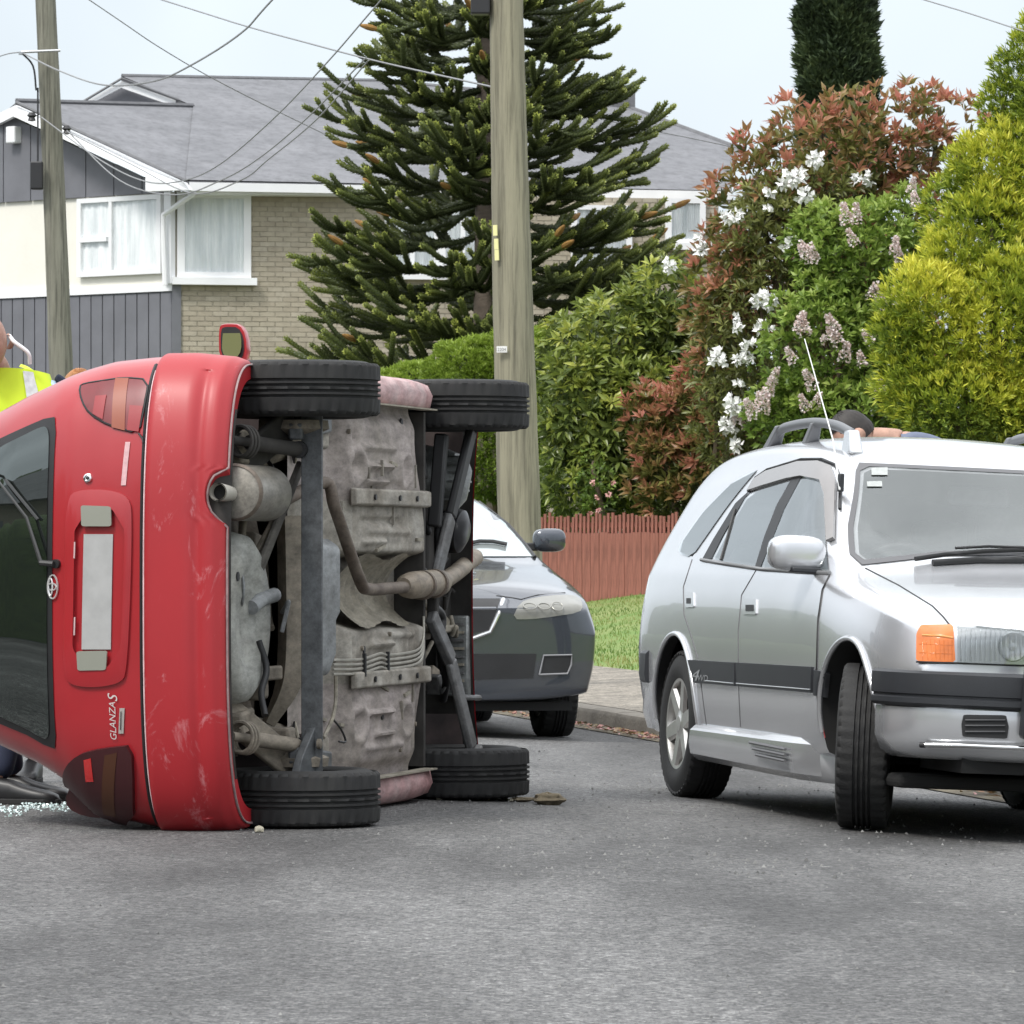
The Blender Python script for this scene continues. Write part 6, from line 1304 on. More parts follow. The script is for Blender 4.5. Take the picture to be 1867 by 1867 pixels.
# roof rails
def roofz(x, y): return axsurf(WB_, 'z')(x, y)[0].z
M_RAIL = mat('rail_grey', (.16, .165, .175), .45, .3)
for sx in (1, -1):
    x = sx * .50; ry = [(.10, .0), (.22, .055), (.40, .070), (.75, .078), (1.05, .074), (1.28, .066)]
    P = [Vector((x, y, roofz(x, y) + h)) for y, h in ry]; mb = MB(); mb.tube(spline(P, 5), .017, 10, flat=1.2); ro = mb.build('roof_rail', M_RAIL, wag, smooth=60)
    for y0, y1, l, mm in ((.10, .24, .09, M_RAIL), (.68, .76, .07, M_RAIL), (1.29, 1.27, .12, M_SILV)):
        z0 = roofz(x, y0); mb = MB(); vs = [(x + a * .03, y0 + b * l / 2, z0 - .012) for a, b in ((-1, -1), (1, -1), (1, 1), (-1, 1))] + [(x + a * .020, y1 + b * l / 3, roofz(x, y1) + .078) for a, b in ((-1, -1), (1, -1), (1, 1), (-1, 1))]
        mb.add(vs, [(3, 2, 1, 0), (4, 5, 6, 7), (0, 1, 5, 4), (1, 2, 6, 5), (2, 3, 7, 6), (3, 0, 4, 7)]); mb.build('rail_foot', mm, ro, bevel=.008)
mb = MB(); mb.tube([I_ @ at(1531, 893, 19.8), I_ @ at(1527, 862, 19.85), I_ @ at(1519, 803, 20.0), I_ @ at(1467, 618, 20.4)], [.004, .004, .003, .002], 6); an = mb.build('aerial', mat('aerial_steel', (.75, .75, .72), .3, .6), wag)
mb = MB(); mb.box(I_ @ at(1533, 880, 19.82), (.02, .03, .07)); mb.build('aerial_mount', M_BUMP, an, bevel=.004)
# rear glass and lamps (seen only from elsewhere)
mb = MB(); patch(mb, sym([(.60, 1.0), (.52, 1.26)]), axsurf(WB_, '-y'), .005, .06); mb.build('rear_window', M_SGL, wag)
for sx in (1, -1): mb = MB(); patch(mb, [(sx * .62, .66), (sx * .74, .66), (sx * .72, .90), (sx * .64, .92)], axsurf(WB_, '-y'), .008, .04, .01); mb.build('tail_lamp', M_REDL, wag)

mb = MB(); mb.box((0, 1.2, .195), (1.5, 3.4, .05)); mb.build('floor_light_block', M_WELL, wag, smooth=0, bevel=.02); mb = MB(); mb.tube(spline([(-.3, 2.7, .19), (-.25, 1.8, .17), (-.2, .6, .17), (-.35, -.4, .20)], 6), .03, 8); mb.build('exhaust', M_WELL, wag)  # slab and exhaust added low to block light and deepen the ground shadow
# hollow the cabin, open the windows, furnish it
def isec(y):
    for (ya, a), (yb, b) in zip(ws, ws[1:]):
        if ya <= y <= yb: t = (y - ya) / (yb - ya); return [(p[0] + (q[0] - p[0]) * t, p[1] + (q[1] - p[1]) * t) for p, q in zip(a, b)]
def inner(y):
    h = isec(y); o = []
    for i, (x, z) in enumerate(h):
        x = max(0, x - .045); z = z - .04 if i >= 6 else max(z, .44 if i < 2 else .47 if i == 2 else .52); o.append((x, z))
    return o
cm_ = MB(); ysx = [-.58, -.44, -.1, .4, .95, 1.28, 1.44, 1.60, 1.8, 1.98]; K = 12; n = 22; vs = []
for y in ysx: h = inner(y); vs += [(x, y, z) for x, z in h] + [(-x, y, z) for x, z in h[::-1][1:-1]]
fs = [(j * n + i, j * n + (i + 1) % n, (j + 1) * n + (i + 1) % n, (j + 1) * n + i) for j in range(len(ysx) - 1) for i in range(n)] + [tuple(range(n)), tuple(range((len(ysx) - 1) * n, len(ysx) * n))]
cm_.add(vs, fs); cut = [cm_.build('cutter', [M_CABIN], wag, smooth=0)]; cut[0].modifiers.new('s', 'SUBSURF').levels = 2
bpy.context.view_layer.update(); bake(cut[0])
def winprism(px, x0=.45, x1=1.2):
    P = [WC(*p)[0] for p in px]; c = sum((Vector((p.y, p.z)) for p in P), Vector((0, 0))) / len(P); P = [Vector((p.y, p.z)).lerp(c, .04) for p in P]
    for sx in (1, -1):
        m_ = MB(); m_.prism([(sx * x0, p.x, p.y) for p in P], (sx * (x1 - x0), 0, 0)); cut.append(m_.build('cutter', [M_CABIN], wag, smooth=0))
winprism([(1386, 853), (1334, 880), (1281, 934), (1243, 988), (1238, 1009), (1261, 1018), (1292, 974), (1327, 924), (1362, 880)]); winprism([(1444, 875), (1390, 888), (1361, 909), (1322, 978), (1301, 1019), (1322, 1025), (1379, 1033), (1396, 978), (1419, 920)]); winprism([(1465, 869), (1498, 876), (1504, 900), (1507, 1000), (1512, 1042), (1390, 1036), (1404, 1000), (1432, 930)])
m_ = MB(); c_ = sum((Vector(p) for p in sym(hs2)), Vector((0, 0))) / (2 * len(hs2)); m_.prism([(Vector(p).lerp(c_, .02).x, 1.15, Vector(p).lerp(c_, .02).y) for p in sym(hs2)], (0, 1.4, 0)); cut.append(m_.build('cutter', [M_CABIN], wag, smooth=0))
for c in cut:
    bm = bmesh.new(); bm.from_mesh(c.data); bmesh.ops.recalc_face_normals(bm, faces=bm.faces[:]); bm.to_mesh(c.data); bm.free()
    b = wb.modifiers.new('b', 'BOOLEAN'); b.operation = 'DIFFERENCE'; b.solver = 'EXACT'; b.object = c; b.material_mode = 'TRANSFER'
bpy.context.view_layer.update(); bake(wb)
for c in cut: bpy.data.objects.remove(c)
wb.data.polygons.foreach_set('use_smooth', [True] * len(wb.data.polygons)); wb.data.update(); wb.data.set_sharp_from_angle(angle=R(38))
M_SEAT = mat('seat_cloth', (.22, .225, .235), .9, var=.2, scale=12)
def cushion(c, s, rx, name='seat', par=None):
    mb = blob((0, 0, 0), (s[0] / 2, s[1] / 2, s[2] / 2), .45); q = rotm('X', rx); mb.v = [tuple(q @ Vector(p) + Vector(c)) for p in mb.v]; return mb.build(name, M_SEAT, par or wag, smooth=60)
for sx in (1, -1):
    st = cushion((sx * .36, 1.0, .52), (.50, .50, .16), 0); cushion((sx * .36, .74, .82), (.48, .14, .62), R(-14), 'backrest', st); cushion((sx * .36, .64, 1.17), (.26, .09, .17), R(-10), 'headrest', st)
bs = cushion((0, .0, .52), (1.25, .46, .16), 0, 'rear_seat'); cushion((0, -.26, .82), (1.25, .13, .56), R(-14), 'backrest', bs)
for x in (-.38, .38): cushion((x, -.34, 1.13), (.24, .08, .14), R(-8), 'headrest', bs)
mb = MB(); mb.box((0, 1.74, .80), (1.42, .34, .22), rotm('X', R(-6))); mb.build('dashboard', M_CABIN, wag, bevel=.04, seg=3)
mb = MB(); sc_c = Vector((.36, 1.45, .90)); ax = Vector((0, -.85, .5)).normalized(); u_ = Vector((1, 0, 0)); v_ = ax.cross(u_); mb.tube([sc_c + (u_ * math.cos(i * math.pi / 16) + v_ * math.sin(i * math.pi / 16)) * .185 for i in range(33)], .016, 8); mb.tube([sc_c - u_ * .18, sc_c + u_ * .18], .018, 6); mb.tube([sc_c, sc_c - ax * .25], .03, 8); mb.build('steering_wheel', M_PLST, wag, smooth=60)
mb = MB(); mb.box((0, 1.36, 1.27), (.25, .03, .07)); mb.build('interior_mirror', M_SEAT, wag, bevel=.012)
# ================================================================ dark sedan parked behind
M_DBLUE = mat('slate_blue_paint', (.060, .067, .082), .25, .6, var=.05, scale=2, coat=.9)
M_DBLUE.node_tree.nodes['Principled BSDF'].inputs['Coat IOR'].default_value = 1.6
mh = Vector((.1791, -.9838)); mr_v = Vector((mh.y, -mh.x)); mP = Vector((.235, 29.75)); mO = mP + mr_v * .77 - mh * 2.675
maz = place_car('slate_sedan', (mO.x, mO.y, gz(mP.x, mP.y) - .0), mh, 0.0, 'dark slate-blue sedan parked at the kerb behind the overturned car')
def gh2(w, zr, belt=.98, zb=.20, wr=.58): return [(0, zb), (w * .7, zb), (w - .04, zb + .04), (w - .006, zb + .2), (w, .62), (w - .010, .82), (w - .045, belt), (w - .12, 1.15), (wr + .075, 1.30), (wr, zr - .06), (wr * .6, zr - .012), (0, zr)]
mz_s = [(-.98, [(x * .86, min(z, .98)) for x, z in deck(.80, 1.0, .34)]), (-.92, deck(.83, 1.03, .28)), (-.55, deck(.88, 1.06, .22)), (-.25, [(0, .2), (.62, .2), (.85, .24), (.884, .4), (.89, .62), (.88, .85), (.85, 1.0), (.78, 1.10), (.70, 1.17), (.58, 1.21), (.3, 1.23), (0, 1.235)]),
        (.25, gh2(.89, 1.43)), (.7, gh2(.895, 1.475)), (1.15, gh2(.895, 1.465)), (1.4, gh2(.895, 1.42, wr=.565)), (1.65, [(0, .2), (.62, .2), (.855, .24), (.889, .4), (.895, .62), (.885, .85), (.85, .99), (.79, 1.12), (.73, 1.22), (.63, 1.275), (.34, 1.30), (0, 1.31)]),
        (2.2, [(0, .2), (.62, .2), (.855, .24), (.889, .4), (.895, .62), (.885, .85), (.85, .97), (.80, 1.02), (.72, 1.05), (.55, 1.07), (.3, 1.08), (0, 1.085)]), (2.42, deck(.895, .985, .2)), (2.75, deck(.895, .945, .2)), (3.1, deck(.885, .895, .21)), (3.38, deck(.87, .85, .22)), (3.50, [(x, min(z, .80)) for x, z in deck(.862, .82, .225)]), (3.57, [(x, min(z, .765)) for x, z in deck(.845, .79, .23)]), (3.60, [(x, min(z, .75)) for x, z in deck(.82, .77, .24)])]
mbody, MBV = car_body(mz_s, maz, [M_DBLUE, M_WELL], [(.55, 1.1, 0, .33, .355), (-1.1, -.55, 0, .33, .355), (.55, 1.1, 2.675, .33, .36), (-1.1, -.55, 2.675, .33, .36)])
MC = CamSurf(maz, MBV); MI = maz.matrix_world.inverted()
def mdecal(name, outline, m, off=.005, step=7, thick=0.0, par=None, both=True, rnd_=0):
    mb = MB(); patch(mb, chaikin(outline, rnd_) if rnd_ else outline, MC, off, step, thick); o = mb.build(name, m, par or maz, smooth=45)
    if both: mirrored(o)
    return o
hlm = mdecal('headlamp', [(933, 1129), (947, 1100), (975, 1090), (1028, 1085), (1056, 1088), (1063, 1106), (1056, 1117), (1010, 1124), (970, 1129)], mat('hazed_lens', (.22, .22, .20), .2, col2=(.15, .148, .13), scale=5, coat=.6), .005, 6, .006, rnd_=1)
for x, r_ in ((966, .036), (992, .034), (1016, .032)):
    p, n = MC(x, 1107); mb = MB(); P = []; u_ = n.orthogonal().normalized(); v_ = n.cross(u_)
    for i in range(21): P.append(p + n * .007 + (u_ * math.cos(i * math.pi / 10) + v_ * math.sin(i * math.pi / 10)) * r_)
    mb.tube(P, .003, 5); mb.build('lamp_ring', mat('lamp_bowl', (.30, .295, .27), .25, .3), hlm)
fo = mdecal('fog_lamp_opening', [(985, 1229), (993, 1196), (1041, 1195), (1040, 1212), (1033, 1226)], M_PLST, .004, 7)
mb = MB(); P = [MC(*p)[0] + MC(*p)[1] * .008 for p in ((983, 1230), (991, 1195), (1042, 1194), (1041, 1212), (1034, 1228), (983, 1230))]; mb.tube(P, .006, 6); mb.build('opening_trim', mat('grey_trim', (.22, .22, .23), .4), fo)
mdecal('lower_grille', [(830, 1192), (978, 1192), (972, 1236), (830, 1240)], M_PLST, .004, 9)
mdecal('grille', [(820, 1092), (912, 1092), (893, 1150), (820, 1160)], M_PLST, .004, 8)
mb = MB(); P = [MC(*p)[0] + MC(*p)[1] * .006 for p in ((918, 1094), (908, 1120), (893, 1152), (860, 1164))]; mb.tube(P, .012, 8); mb.build('grille_trim', mat('bright_trim', (.7, .7, .7), .2, .9), maz)
mb = MB(); P = [MC(*p)[0] for p in ((905, 1086), (935, 1090), (950, 1093), (980, 1085), (1030, 1081), (1040, 1060), (1020, 1030), (990, 1010))]; mb.tube(P, .004, 6); mb.build('bonnet_seam', M_PLST, maz)
ms = [(.76, 1.02), (.70, 1.20), (.58, 1.375), (.3, 1.40)]
mb = MB(); patch(mb, sym([(.74, 1.035), (.735, 1.10), (.69, 1.22), (.60, 1.36), (.30, 1.395)]), axsurf(MBV, 'y'), .005, .06); wsm = mb.build('windscreen', glassmat('pale_screen', (.30, .33, .33), .38, .02), maz, smooth=60); 
mb = MB(); P = [axsurf(MBV, 'y')(x, z)[0] + Vector((0, .01, .004)) for x, z in ((-.75, 1.03), (-.74, 1.10), (-.695, 1.22), (-.605, 1.36))]; mb.tube(P, .012, 6); o = mb.build('pillar_trim', M_PLST, wsm); mirrored(o)
for x0, x1, z in ((-.60, .05, 1.10), (-.1, .6, 1.10)):
    mb = MB(); P = [axsurf(MBV, 'y')(x0 + (x1 - x0) * t / 8, z + .02 * math.sin(t))[0] + Vector((0, .03, .01)) for t in range(9)]; mb.tube(P, .013, 6); mb.build('wiper', M_PLST, wsm)
for sx in (1, -1):
    for ol in ([(.05, 1.02), (.78, 1.01), (.78, 1.34), (.42, 1.34)], [(.84, 1.01), (1.95, 1.02), (1.42, 1.32), (.84, 1.35)]):
        mb = MB(); patch(mb, ol, axsurf(MBV, 'x' if sx > 0 else '-x'), .005, .08); mb.build('side_window', M_DGL, maz)
    mc_ = MI @ at(1001, 985, 31.4); mo_ = blob((sx * abs(mc_.x), mc_.y, mc_.z), (.10, .06, .072), .6).build('door_mirror', M_DBLUE, maz, smooth=60)
    mb = MB(); mb.box((sx * (abs(mc_.x) - .11), mc_.y - .01, mc_.z - .04), (.10, .05, .05)); mb.build('mirror_arm', M_PLST, mo_, bevel=.01)
    for y, st in ((0, 0), (2.675, 0)): make_wheel(maz, (sx * .77, y, .315), .315, .205, .20, 5, M_TYRE, M_ALLOY, R(st), sx, .1)
mb = MB(); mb.box((0, 3.0, .20), (1.45, 1.0, .05)); mb.build('undertray', M_WELL, maz, smooth=0)
mb = MB(); patch(mb, sym([(.70, .42), (.70, .52), (.3, .52)]), axsurf(MBV, '-y'), .006, .06); mb.build('rear_plate_panel', M_PLST, maz)
# ================================================================ people
M_SKIN = mat('skin', (.40, .235, .175), .6, var=.16, scale=22, bump=.15, bscale=90, sub=.1); M_HIVIS = mat('hi_vis_yellow', (.62, .80, .03), .7, var=.05, scale=10); M_REFL = mat('reflective_tape', (.55, .56, .55), .35, .2, var=.2, scale=40); M_SHIRT = mat('pale_blue_shirt', (.38, .50, .68), .8, var=.06, scale=8); M_NAVY = mat('navy_cloth', (.012, .018, .04), .85, var=.2, scale=10); M_SHOE = mat('black_leather', (.015, .015, .016), .42, var=.3, scale=20)
def skinned(name, chains, m, parent, org, sub=2):
    "chains of (point, radius) joined where points coincide -> one continuous skinned surface"
    vs, es, rr, idx = [], [], [], {}
    for ch in chains:
        prev = None
        for p, r in ch:
            k = tuple(round(c, 4) for c in p)
            if k not in idx: idx[k] = len(vs); vs.append(Vector(p) - org); rr.append(r)
            if prev is not None and prev != idx[k]: es.append((prev, idx[k]))
            prev = idx[k]
    me = bpy.data.meshes.new(name); me.from_pydata([tuple(v) for v in vs], es, [])
    o = link(name, me, parent)
    o.modifiers.new('skin', 'SKIN')
    for i, sv in enumerate(o.data.skin_vertices[0].data): sv.radius = (rr[i], rr[i]); sv.use_root = i == 0
    s_ = o.modifiers.new('sub', 'SUBSURF'); s_.levels = s_.render_levels = sub
    bpy.context.view_layer.update(); bake(o); o.data.materials.clear(); o.data.materials.append(m); o.data.polygons.foreach_set('use_smooth', [True] * len(o.data.polygons)); return o
def head(parent, c, face, tilt, hair_m, org, bald=False, skin=M_SKIN):
    "face = unit facing direction, tilt = forward pitch; returns rotation"
    f = Vector(face).normalized(); s = f.cross(Vector((0, 0, 1))).normalized(); q = Matrix.Rotation(-tilt, 3, s); f2 = q @ f; u2 = s.cross(f2).normalized() if s.cross(f2).z > 0 else f2.cross(s).normalized()
    B = Matrix((s, f2, u2)).transposed(); c = Vector(c) - org
    def surf(th, ph):
        x, y, z = math.sin(th) * math.cos(ph), math.sin(th) * math.sin(ph), math.cos(th)
        jaw = 1 - .22 * max(0, -z) ** 1.3; X = .076 * x * jaw; Y = .098 * y * (1 - .12 * max(0, -z) * (y < 0)); Z = .122 * z
        if y > 0:
            Y += .024 * math.exp(-((x * 3.2) ** 2 + ((z + .12) * 4) ** 2)) + .008 * math.exp(-((x * 2.2) ** 2 + ((z + .52) * 9) ** 2)) - .012 * (math.exp(-(((abs(x) - .42) * 6) ** 2 + ((z - .06) * 7) ** 2))) + .006 * math.exp(-((x * 1.6) ** 2 + ((z - .25) * 8) ** 2)) + .010 * math.exp(-((x * 2.5) ** 2 + ((z + .88) * 6) ** 2))
        return Vector((X, Y, Z))
    mb = MB(); mb.grid(lambda u, v: c + B @ surf(math.pi * v, 2 * math.pi * u), 40, 30, wrap=True)
    for e in (1, -1):
        mb.grid(lambda u, v: c + B @ (Vector((e * .076, -.01, .0)) + Vector((e * .020 * math.sin(math.pi * v) + e * .006 * math.cos(2 * math.pi * u) , .020 * math.sin(math.pi * v) * math.cos(2 * math.pi * u) - .012 * math.sin(math.pi * v), .034 * math.cos(math.pi * v)))), 12, 9, wrap=True)
    h = mb.build('head', skin, parent, smooth=70)
    for e in (1, -1):
        mb = MB(); mb.lathe([(0, .012), (.009, .009), (.012, 0), (.009, -.009), (0, -.012)], c + B @ Vector((e * .031, .076, .010)), B @ Vector((0, 1, 0)), 12); mb.build('eye', mat('eye', (.5, .5, .48), .2), h)
    mb = MB(); mb.tube([c + B @ Vector((x, .094 - .5 * x * x * 10, -.062)) for x in (-.024, -.012, 0, .012, .024)], .004, 6); mb.build('mouth', mat('lips', (.42, .17, .15), .5), h)
    mb = MB(); hz = .12 if bald else -.1
    def hf(u, v):
        th = (math.pi * .60) * v; ph = 2 * math.pi * u; p = surf(th, ph); front = max(0, math.sin(ph)); k = 1.06 + .012 * math.sin(ph * 23 + th * 9) + .01 * math.sin(ph * 41)
        return c + B @ (p * k + Vector((0, -.006 - .03 * front * max(0, v - .5) * 2, .006)))
    def kp(p): l = B.transposed() @ (p - c); return l.z > (.055 if l.y > .02 else -.05) and not (l.y > .05 and l.z < .075)
    if not bald: mb.grid(hf, 64, 22, keep=kp, wrap=True); mb.build('hair', hair_m, h, smooth=60)
    return B
def hand(parent, w_, d, pal, m, org):
    d = Vector(d).normalized(); n = Vector(pal).normalized(); s = d.cross(n).normalized(); w_ = Vector(w_); ch = [[(w_, .026), (w_ + d * .05, .030), (w_ + d * .085, .028)]]
    for i, L_ in enumerate((.07, .08, .075, .058)):
        b = w_ + d * .085; k = b + s * (.026 - .0175 * i) ; ch.append([(w_ + d * .085, .028), (k + d * .02, .010), (k + d * (.02 + L_ * .5) + n * .012, .009), (k + d * (.015 + L_ * .85) + n * .035, .008)])
    ch.append([(w_ + d * .05, .030), (w_ + d * .055 + s * .045 + n * .01, .011), (w_ + d * .085 + s * .058 + n * .025, .0095)])
    skinned('hand', ch, m, parent, org, 1)
def shoe(parent, heel, toe, org):
    a, b = Vector(heel), Vector(toe); d = (b - a).normalized(); s = d.cross(Vector((0, 0, 1))); mb = MB(); N = 14; vs = []; prof = [(0, .030, .075), (.08, .040, .098), (.22, .042, .10), (.38, .040, .092), (.55, .043, .072), (.72, .048, .060), (.86, .045, .052), (.96, .032, .040), (1, .012, .025)]
    L_ = (b - a).length
    for t, w_, h_ in prof:
        for k in range(N):
            an = 2 * math.pi * k / N; c_, sn = math.cos(an), math.sin(an); vs.append(a + d * (L_ * t) + s * (w_ * math.copysign(abs(c_) ** .7, c_)) + Vector((0, 0, max(0.004, h_ * .5 + h_ * .5 * math.copysign(abs(sn) ** .7, sn)))) - org)
    fs = [(i * N + k, i * N + (k + 1) % N, (i + 1) * N + (k + 1) % N, (i + 1) * N + k) for i in range(len(prof) - 1) for k in range(N)] + [tuple(range(N))[::-1], tuple(range((len(prof) - 1) * N, len(prof) * N))]
    mb.add(vs, fs); so = mb.build('shoe', M_SHOE, parent, smooth=60)
    mb = MB(); mb.v = []; pts = [a + d * (L_ * t) for t in (-.01, .3, .6, .85, 1.01)]; ws_ = [.036, .043, .047, .048, .018]
    top = [p + s * w_ for p, w_ in zip(pts, ws_)] + [p - s * w_ for p, w_ in zip(pts[::-1], ws_[::-1])]; mb.prism([Vector((p.x, p.y, a.z + .0)) - org for p in top], (0, 0, .022)); mb.build('sole', mat('rubber_sole', (.02, .02, .02), .8), so, smooth=0, bevel=.004)
def person(label, J, top_m, leg_m, hair_m, face, tilt, bald=False, sleeve='long', shoes=True):
    org = Vector(((J['ankR'][0] + J['ankL'][0]) / 2, (J['ankR'][1] + J['ankL'][1]) / 2, min(J['ankR'][2], J['ankL'][2]) - .09)); r = empty('person', org, label, 'person'); V = {k: Vector(v) for k, v in J.items()}
    up_ = lambda a, b, t: V[a].lerp(V[b], t)
    core = [[(V['pel'], .13), (up_('pel', 'chest', .5), .125), (V['chest'], .14), (up_('chest', 'neck', .6), .11), (up_('chest', 'neck', .85), .08), (V['neck'], .052), (V['head'] - (V['head'] - V['neck']) * .35, .05)]]
    for s_ in 'RL':
        core.append([(up_('chest', 'neck', .6), .11), (V['sh' + s_], .065), (up_('sh' + s_, 'el' + s_, .5), .05), (V['el' + s_], .042), (up_('el' + s_, 'wr' + s_, .4), .038), (V['wr' + s_], .026)])
        core.append([(V['pel'], .13), (V['hip' + s_], .095), (up_('hip' + s_, 'kn' + s_, .5), .075), (V['kn' + s_], .058), (up_('kn' + s_, 'ank' + s_, .35), .055), (V['ank' + s_], .036)])
    skinned('body', core, M_SKIN, r, org)
    g = lambda ch, k: [[(p, rr_ * k + .006) for p, rr_ in c] for c in ch]
    tops = [core[0][:5]] + [[core[0][3]] + c[1:(6 if sleeve == 'long' else 4)] for c in (core[1], core[3])]
    skinned('shirt', g(tops, 1.08), top_m, r, org)
    legs = [[(V['pel'], .13)] + c[1:] for c in (core[2], core[4])]; skinned('trousers', [[(p, rr_ * 1.1 + .012) for p, rr_ in c] for c in legs], leg_m, r, org)
    B = head(r, V['head'], face, tilt, hair_m, org, bald)
    for s_ in 'RL': hand(r, V['wr' + s_], (V['wr' + s_] - V['el' + s_]), (0, 0, -1) if abs((V['wr' + s_] - V['el' + s_]).normalized().z) < .8 else face, M_SKIN, org)
    for s_ in 'RL': shoe(r, Vector(J['heel' + s_]), Vector(J['toe' + s_]), org)
    return r, org
# officer standing behind the car roof
o = Vector((-1.935, 19.62, 0))
J = dict(pel=o + Vector((-.02, .06, 1.02)), chest=o + Vector((.01, .0, 1.40)), neck=o + Vector((.0, -.06, 1.60)), head=o + Vector((-.045, -.18, 1.735)), shR=o + Vector((-.20, .0, 1.54)), shL=o + Vector((.205, -.01, 1.545)), elR=o + Vector((-.27, -.08, 1.25)), elL=o + Vector((.25, -.02, 1.25)), wrR=o + Vector((-.14, -.26, 1.20)), wrL=o + Vector((.10, -.22, 1.18)), hipR=o + Vector((-.11, .06, .96)), hipL=o + Vector((.07, .06, .96)), knR=o + Vector((-.08, .06, .52)), knL=o + Vector((.06, .02, .52)), ankR=o + Vector((.03, .10, .09)), ankL=o + Vector((.0, -.20, .09)), heelR=o + Vector((-.05, .13, 0)), toeR=o + Vector((.25, .03, 0)), heelL=o + Vector((-.06, -.18, 0)), toeL=o + Vector((.235, -.26, 0)))
off, og = person('officer in yellow hi-vis vest and pale blue shirt behind the red car', J, M_SHIRT, M_NAVY, mat('grey_hair', (.12, .10, .09), .7), (.12, -1, 0), R(40), True, 'short')
cz = J['chest']
def vest(u, v):
    a = 2 * math.pi * u; z = 1.12 + .525 * v; w_ = .222 * (1 - .22 * max(0, v - .72) / .28 * 1.0); dpt = .150 - .03 * max(0, v - .7) / .3; return o + Vector((.005 + w_ * math.copysign(abs(math.cos(a)) ** .8, math.cos(a)), -.01 + dpt * math.copysign(abs(math.sin(a)) ** .8, math.sin(a)) - .02 * v, z + .02 * math.cos(a) ** 2 * -1 * (v > .9))) - og
mb = MB(); mb.grid(vest, 48, 16, wrap=True); vo_ = mb.build('vest', M_HIVIS, off, smooth=60)
for u0 in (.665, .835):
    mb = MB(); mb.grid(lambda u, v: vest(u0 - .022 + .044 * u, .05 + .93 * v) + Vector((0, -.006, .002)), 4, 16); mb.build('reflective_strip', M_REFL, vo_, smooth=60)
mb = MB(); mb.grid(lambda u, v: vest(u, .30 + .09 * v) * 1.0 + Vector((0, -.005 if 1 else 0, 0)) + (vest(u, .3) - vest((u + .5) % 1, .3)) * .02, 48, 3, wrap=True); mb.build('reflective_band', M_REFL, vo_, smooth=60)
for e in (1, -1):
    mb = MB(); mb.grid(lambda u, v: (o - og) + Vector((e * (.07 + .10 * u), -.085 + .17 * v - .03, 1.665 - .065 * u * u - .02 * u - .03 * abs(v - .5))), 8, 8); mb.build('shoulder_panel', M_HIVIS, vo_, smooth=60)
    mb = MB(); mb.box((o - og) + Vector((e * .232, -.03, 1.595)), (.07, .06, .03), rotm('Y', e * R(35))); mb.build('epaulette', M_NAVY, off, bevel=.008)
mb = MB(); mb.tube([p - og for p in spline([o + Vector((.038, -.17, 1.765)), o + Vector((.06, -.19, 1.74)), o + Vector((.11, -.18, 1.70)), o + Vector((.115, -.16, 1.66))], 6)], .008, 8); mb.build('earpiece_cord', mat('white_plastic', (.8, .8, .8), .4), off)
mb = MB(); mb.box(o - og + Vector((.07, -.18, 1.45)), (.10, .04, .06)); mb.build('radio', M_BLK, off, bevel=.008)
# ginger-haired person
o = Vector((-1.77, 21.0, 0)); M_GING = mat('ginger_hair', (.36, .16, .06), .7, var=.25, scale=60)
J = dict(pel=o + Vector((-.10, .2, .95)), chest=o + Vector((-.06, .08, 1.22)), neck=o + Vector((-.01, -.02, 1.42)), head=o + Vector((.015, -.08, 1.565)), shR=o + Vector((-.24, .05, 1.34)), shL=o + Vector((.14, .02, 1.34)), elR=o + Vector((-.30, -.02, 1.06)), elL=o + Vector((.18, .08, 1.07)), wrR=o + Vector((-.26, -.16, .9)), wrL=o + Vector((.10, .0, .86)), hipR=o + Vector((-.19, .2, .90)), hipL=o + Vector((-.01, .2, .90)), knR=o + Vector((-.20, .16, .49)), knL=o + Vector((.0, .16, .49)), ankR=o + Vector((-.20, .22, .09)), ankL=o + Vector((.0, .22, .09)), heelR=o + Vector((-.20, .27, 0)), toeR=o + Vector((-.22, -.02, 0)), heelL=o + Vector((.0, .27, 0)), toeL=o + Vector((.02, -.02, 0)))
person('ginger-haired person mostly hidden behind the red car', J, M_NAVY, M_NAVY, M_GING, (.1, -1, 0), R(35))
# dark-haired person bending behind the silver wagon
o = Vector((1.66, 24.6, -.015)); M_DH = mat('dark_hair', (.02, .016, .014), .6, var=.3, scale=60)
J = dict(pel=o + Vector((.60, .10, .98)), chest=o + Vector((.36, .06, 1.36)), neck=o + Vector((.14, .02, 1.51)), head=o + Vector((-.03, .0, 1.515)), shR=o + Vector((.28, -.16, 1.40)), shL=o + Vector((.28, .24, 1.42)), elR=o + Vector((.12, -.22, 1.08)), elL=o + Vector((.14, .32, 1.10)), wrR=o + Vector((-.04, -.15, .92)), wrL=o + Vector((-.04, .26, .94)), hipR=o + Vector((.60, .0, .94)), hipL=o + Vector((.62, .20, .94)), knR=o + Vector((.54, .0, .5)), knL=o + Vector((.60, .2, .5)), ankR=o + Vector((.62, .0, .09)), ankL=o + Vector((.68, .2, .09)), heelR=o + Vector((.68, .0, 0)), toeR=o + Vector((.40, -.02, 0)), heelL=o + Vector((.74, .2, 0)), toeL=o + Vector((.46, .2, 0)))
person('dark-haired person in grey-blue top bending down behind the silver wagon', J, mat('grey_blue_top', (.12, .14, .20), .8, var=.1), M_NAVY, M_DH, (-1, -.15, 0), R(40))
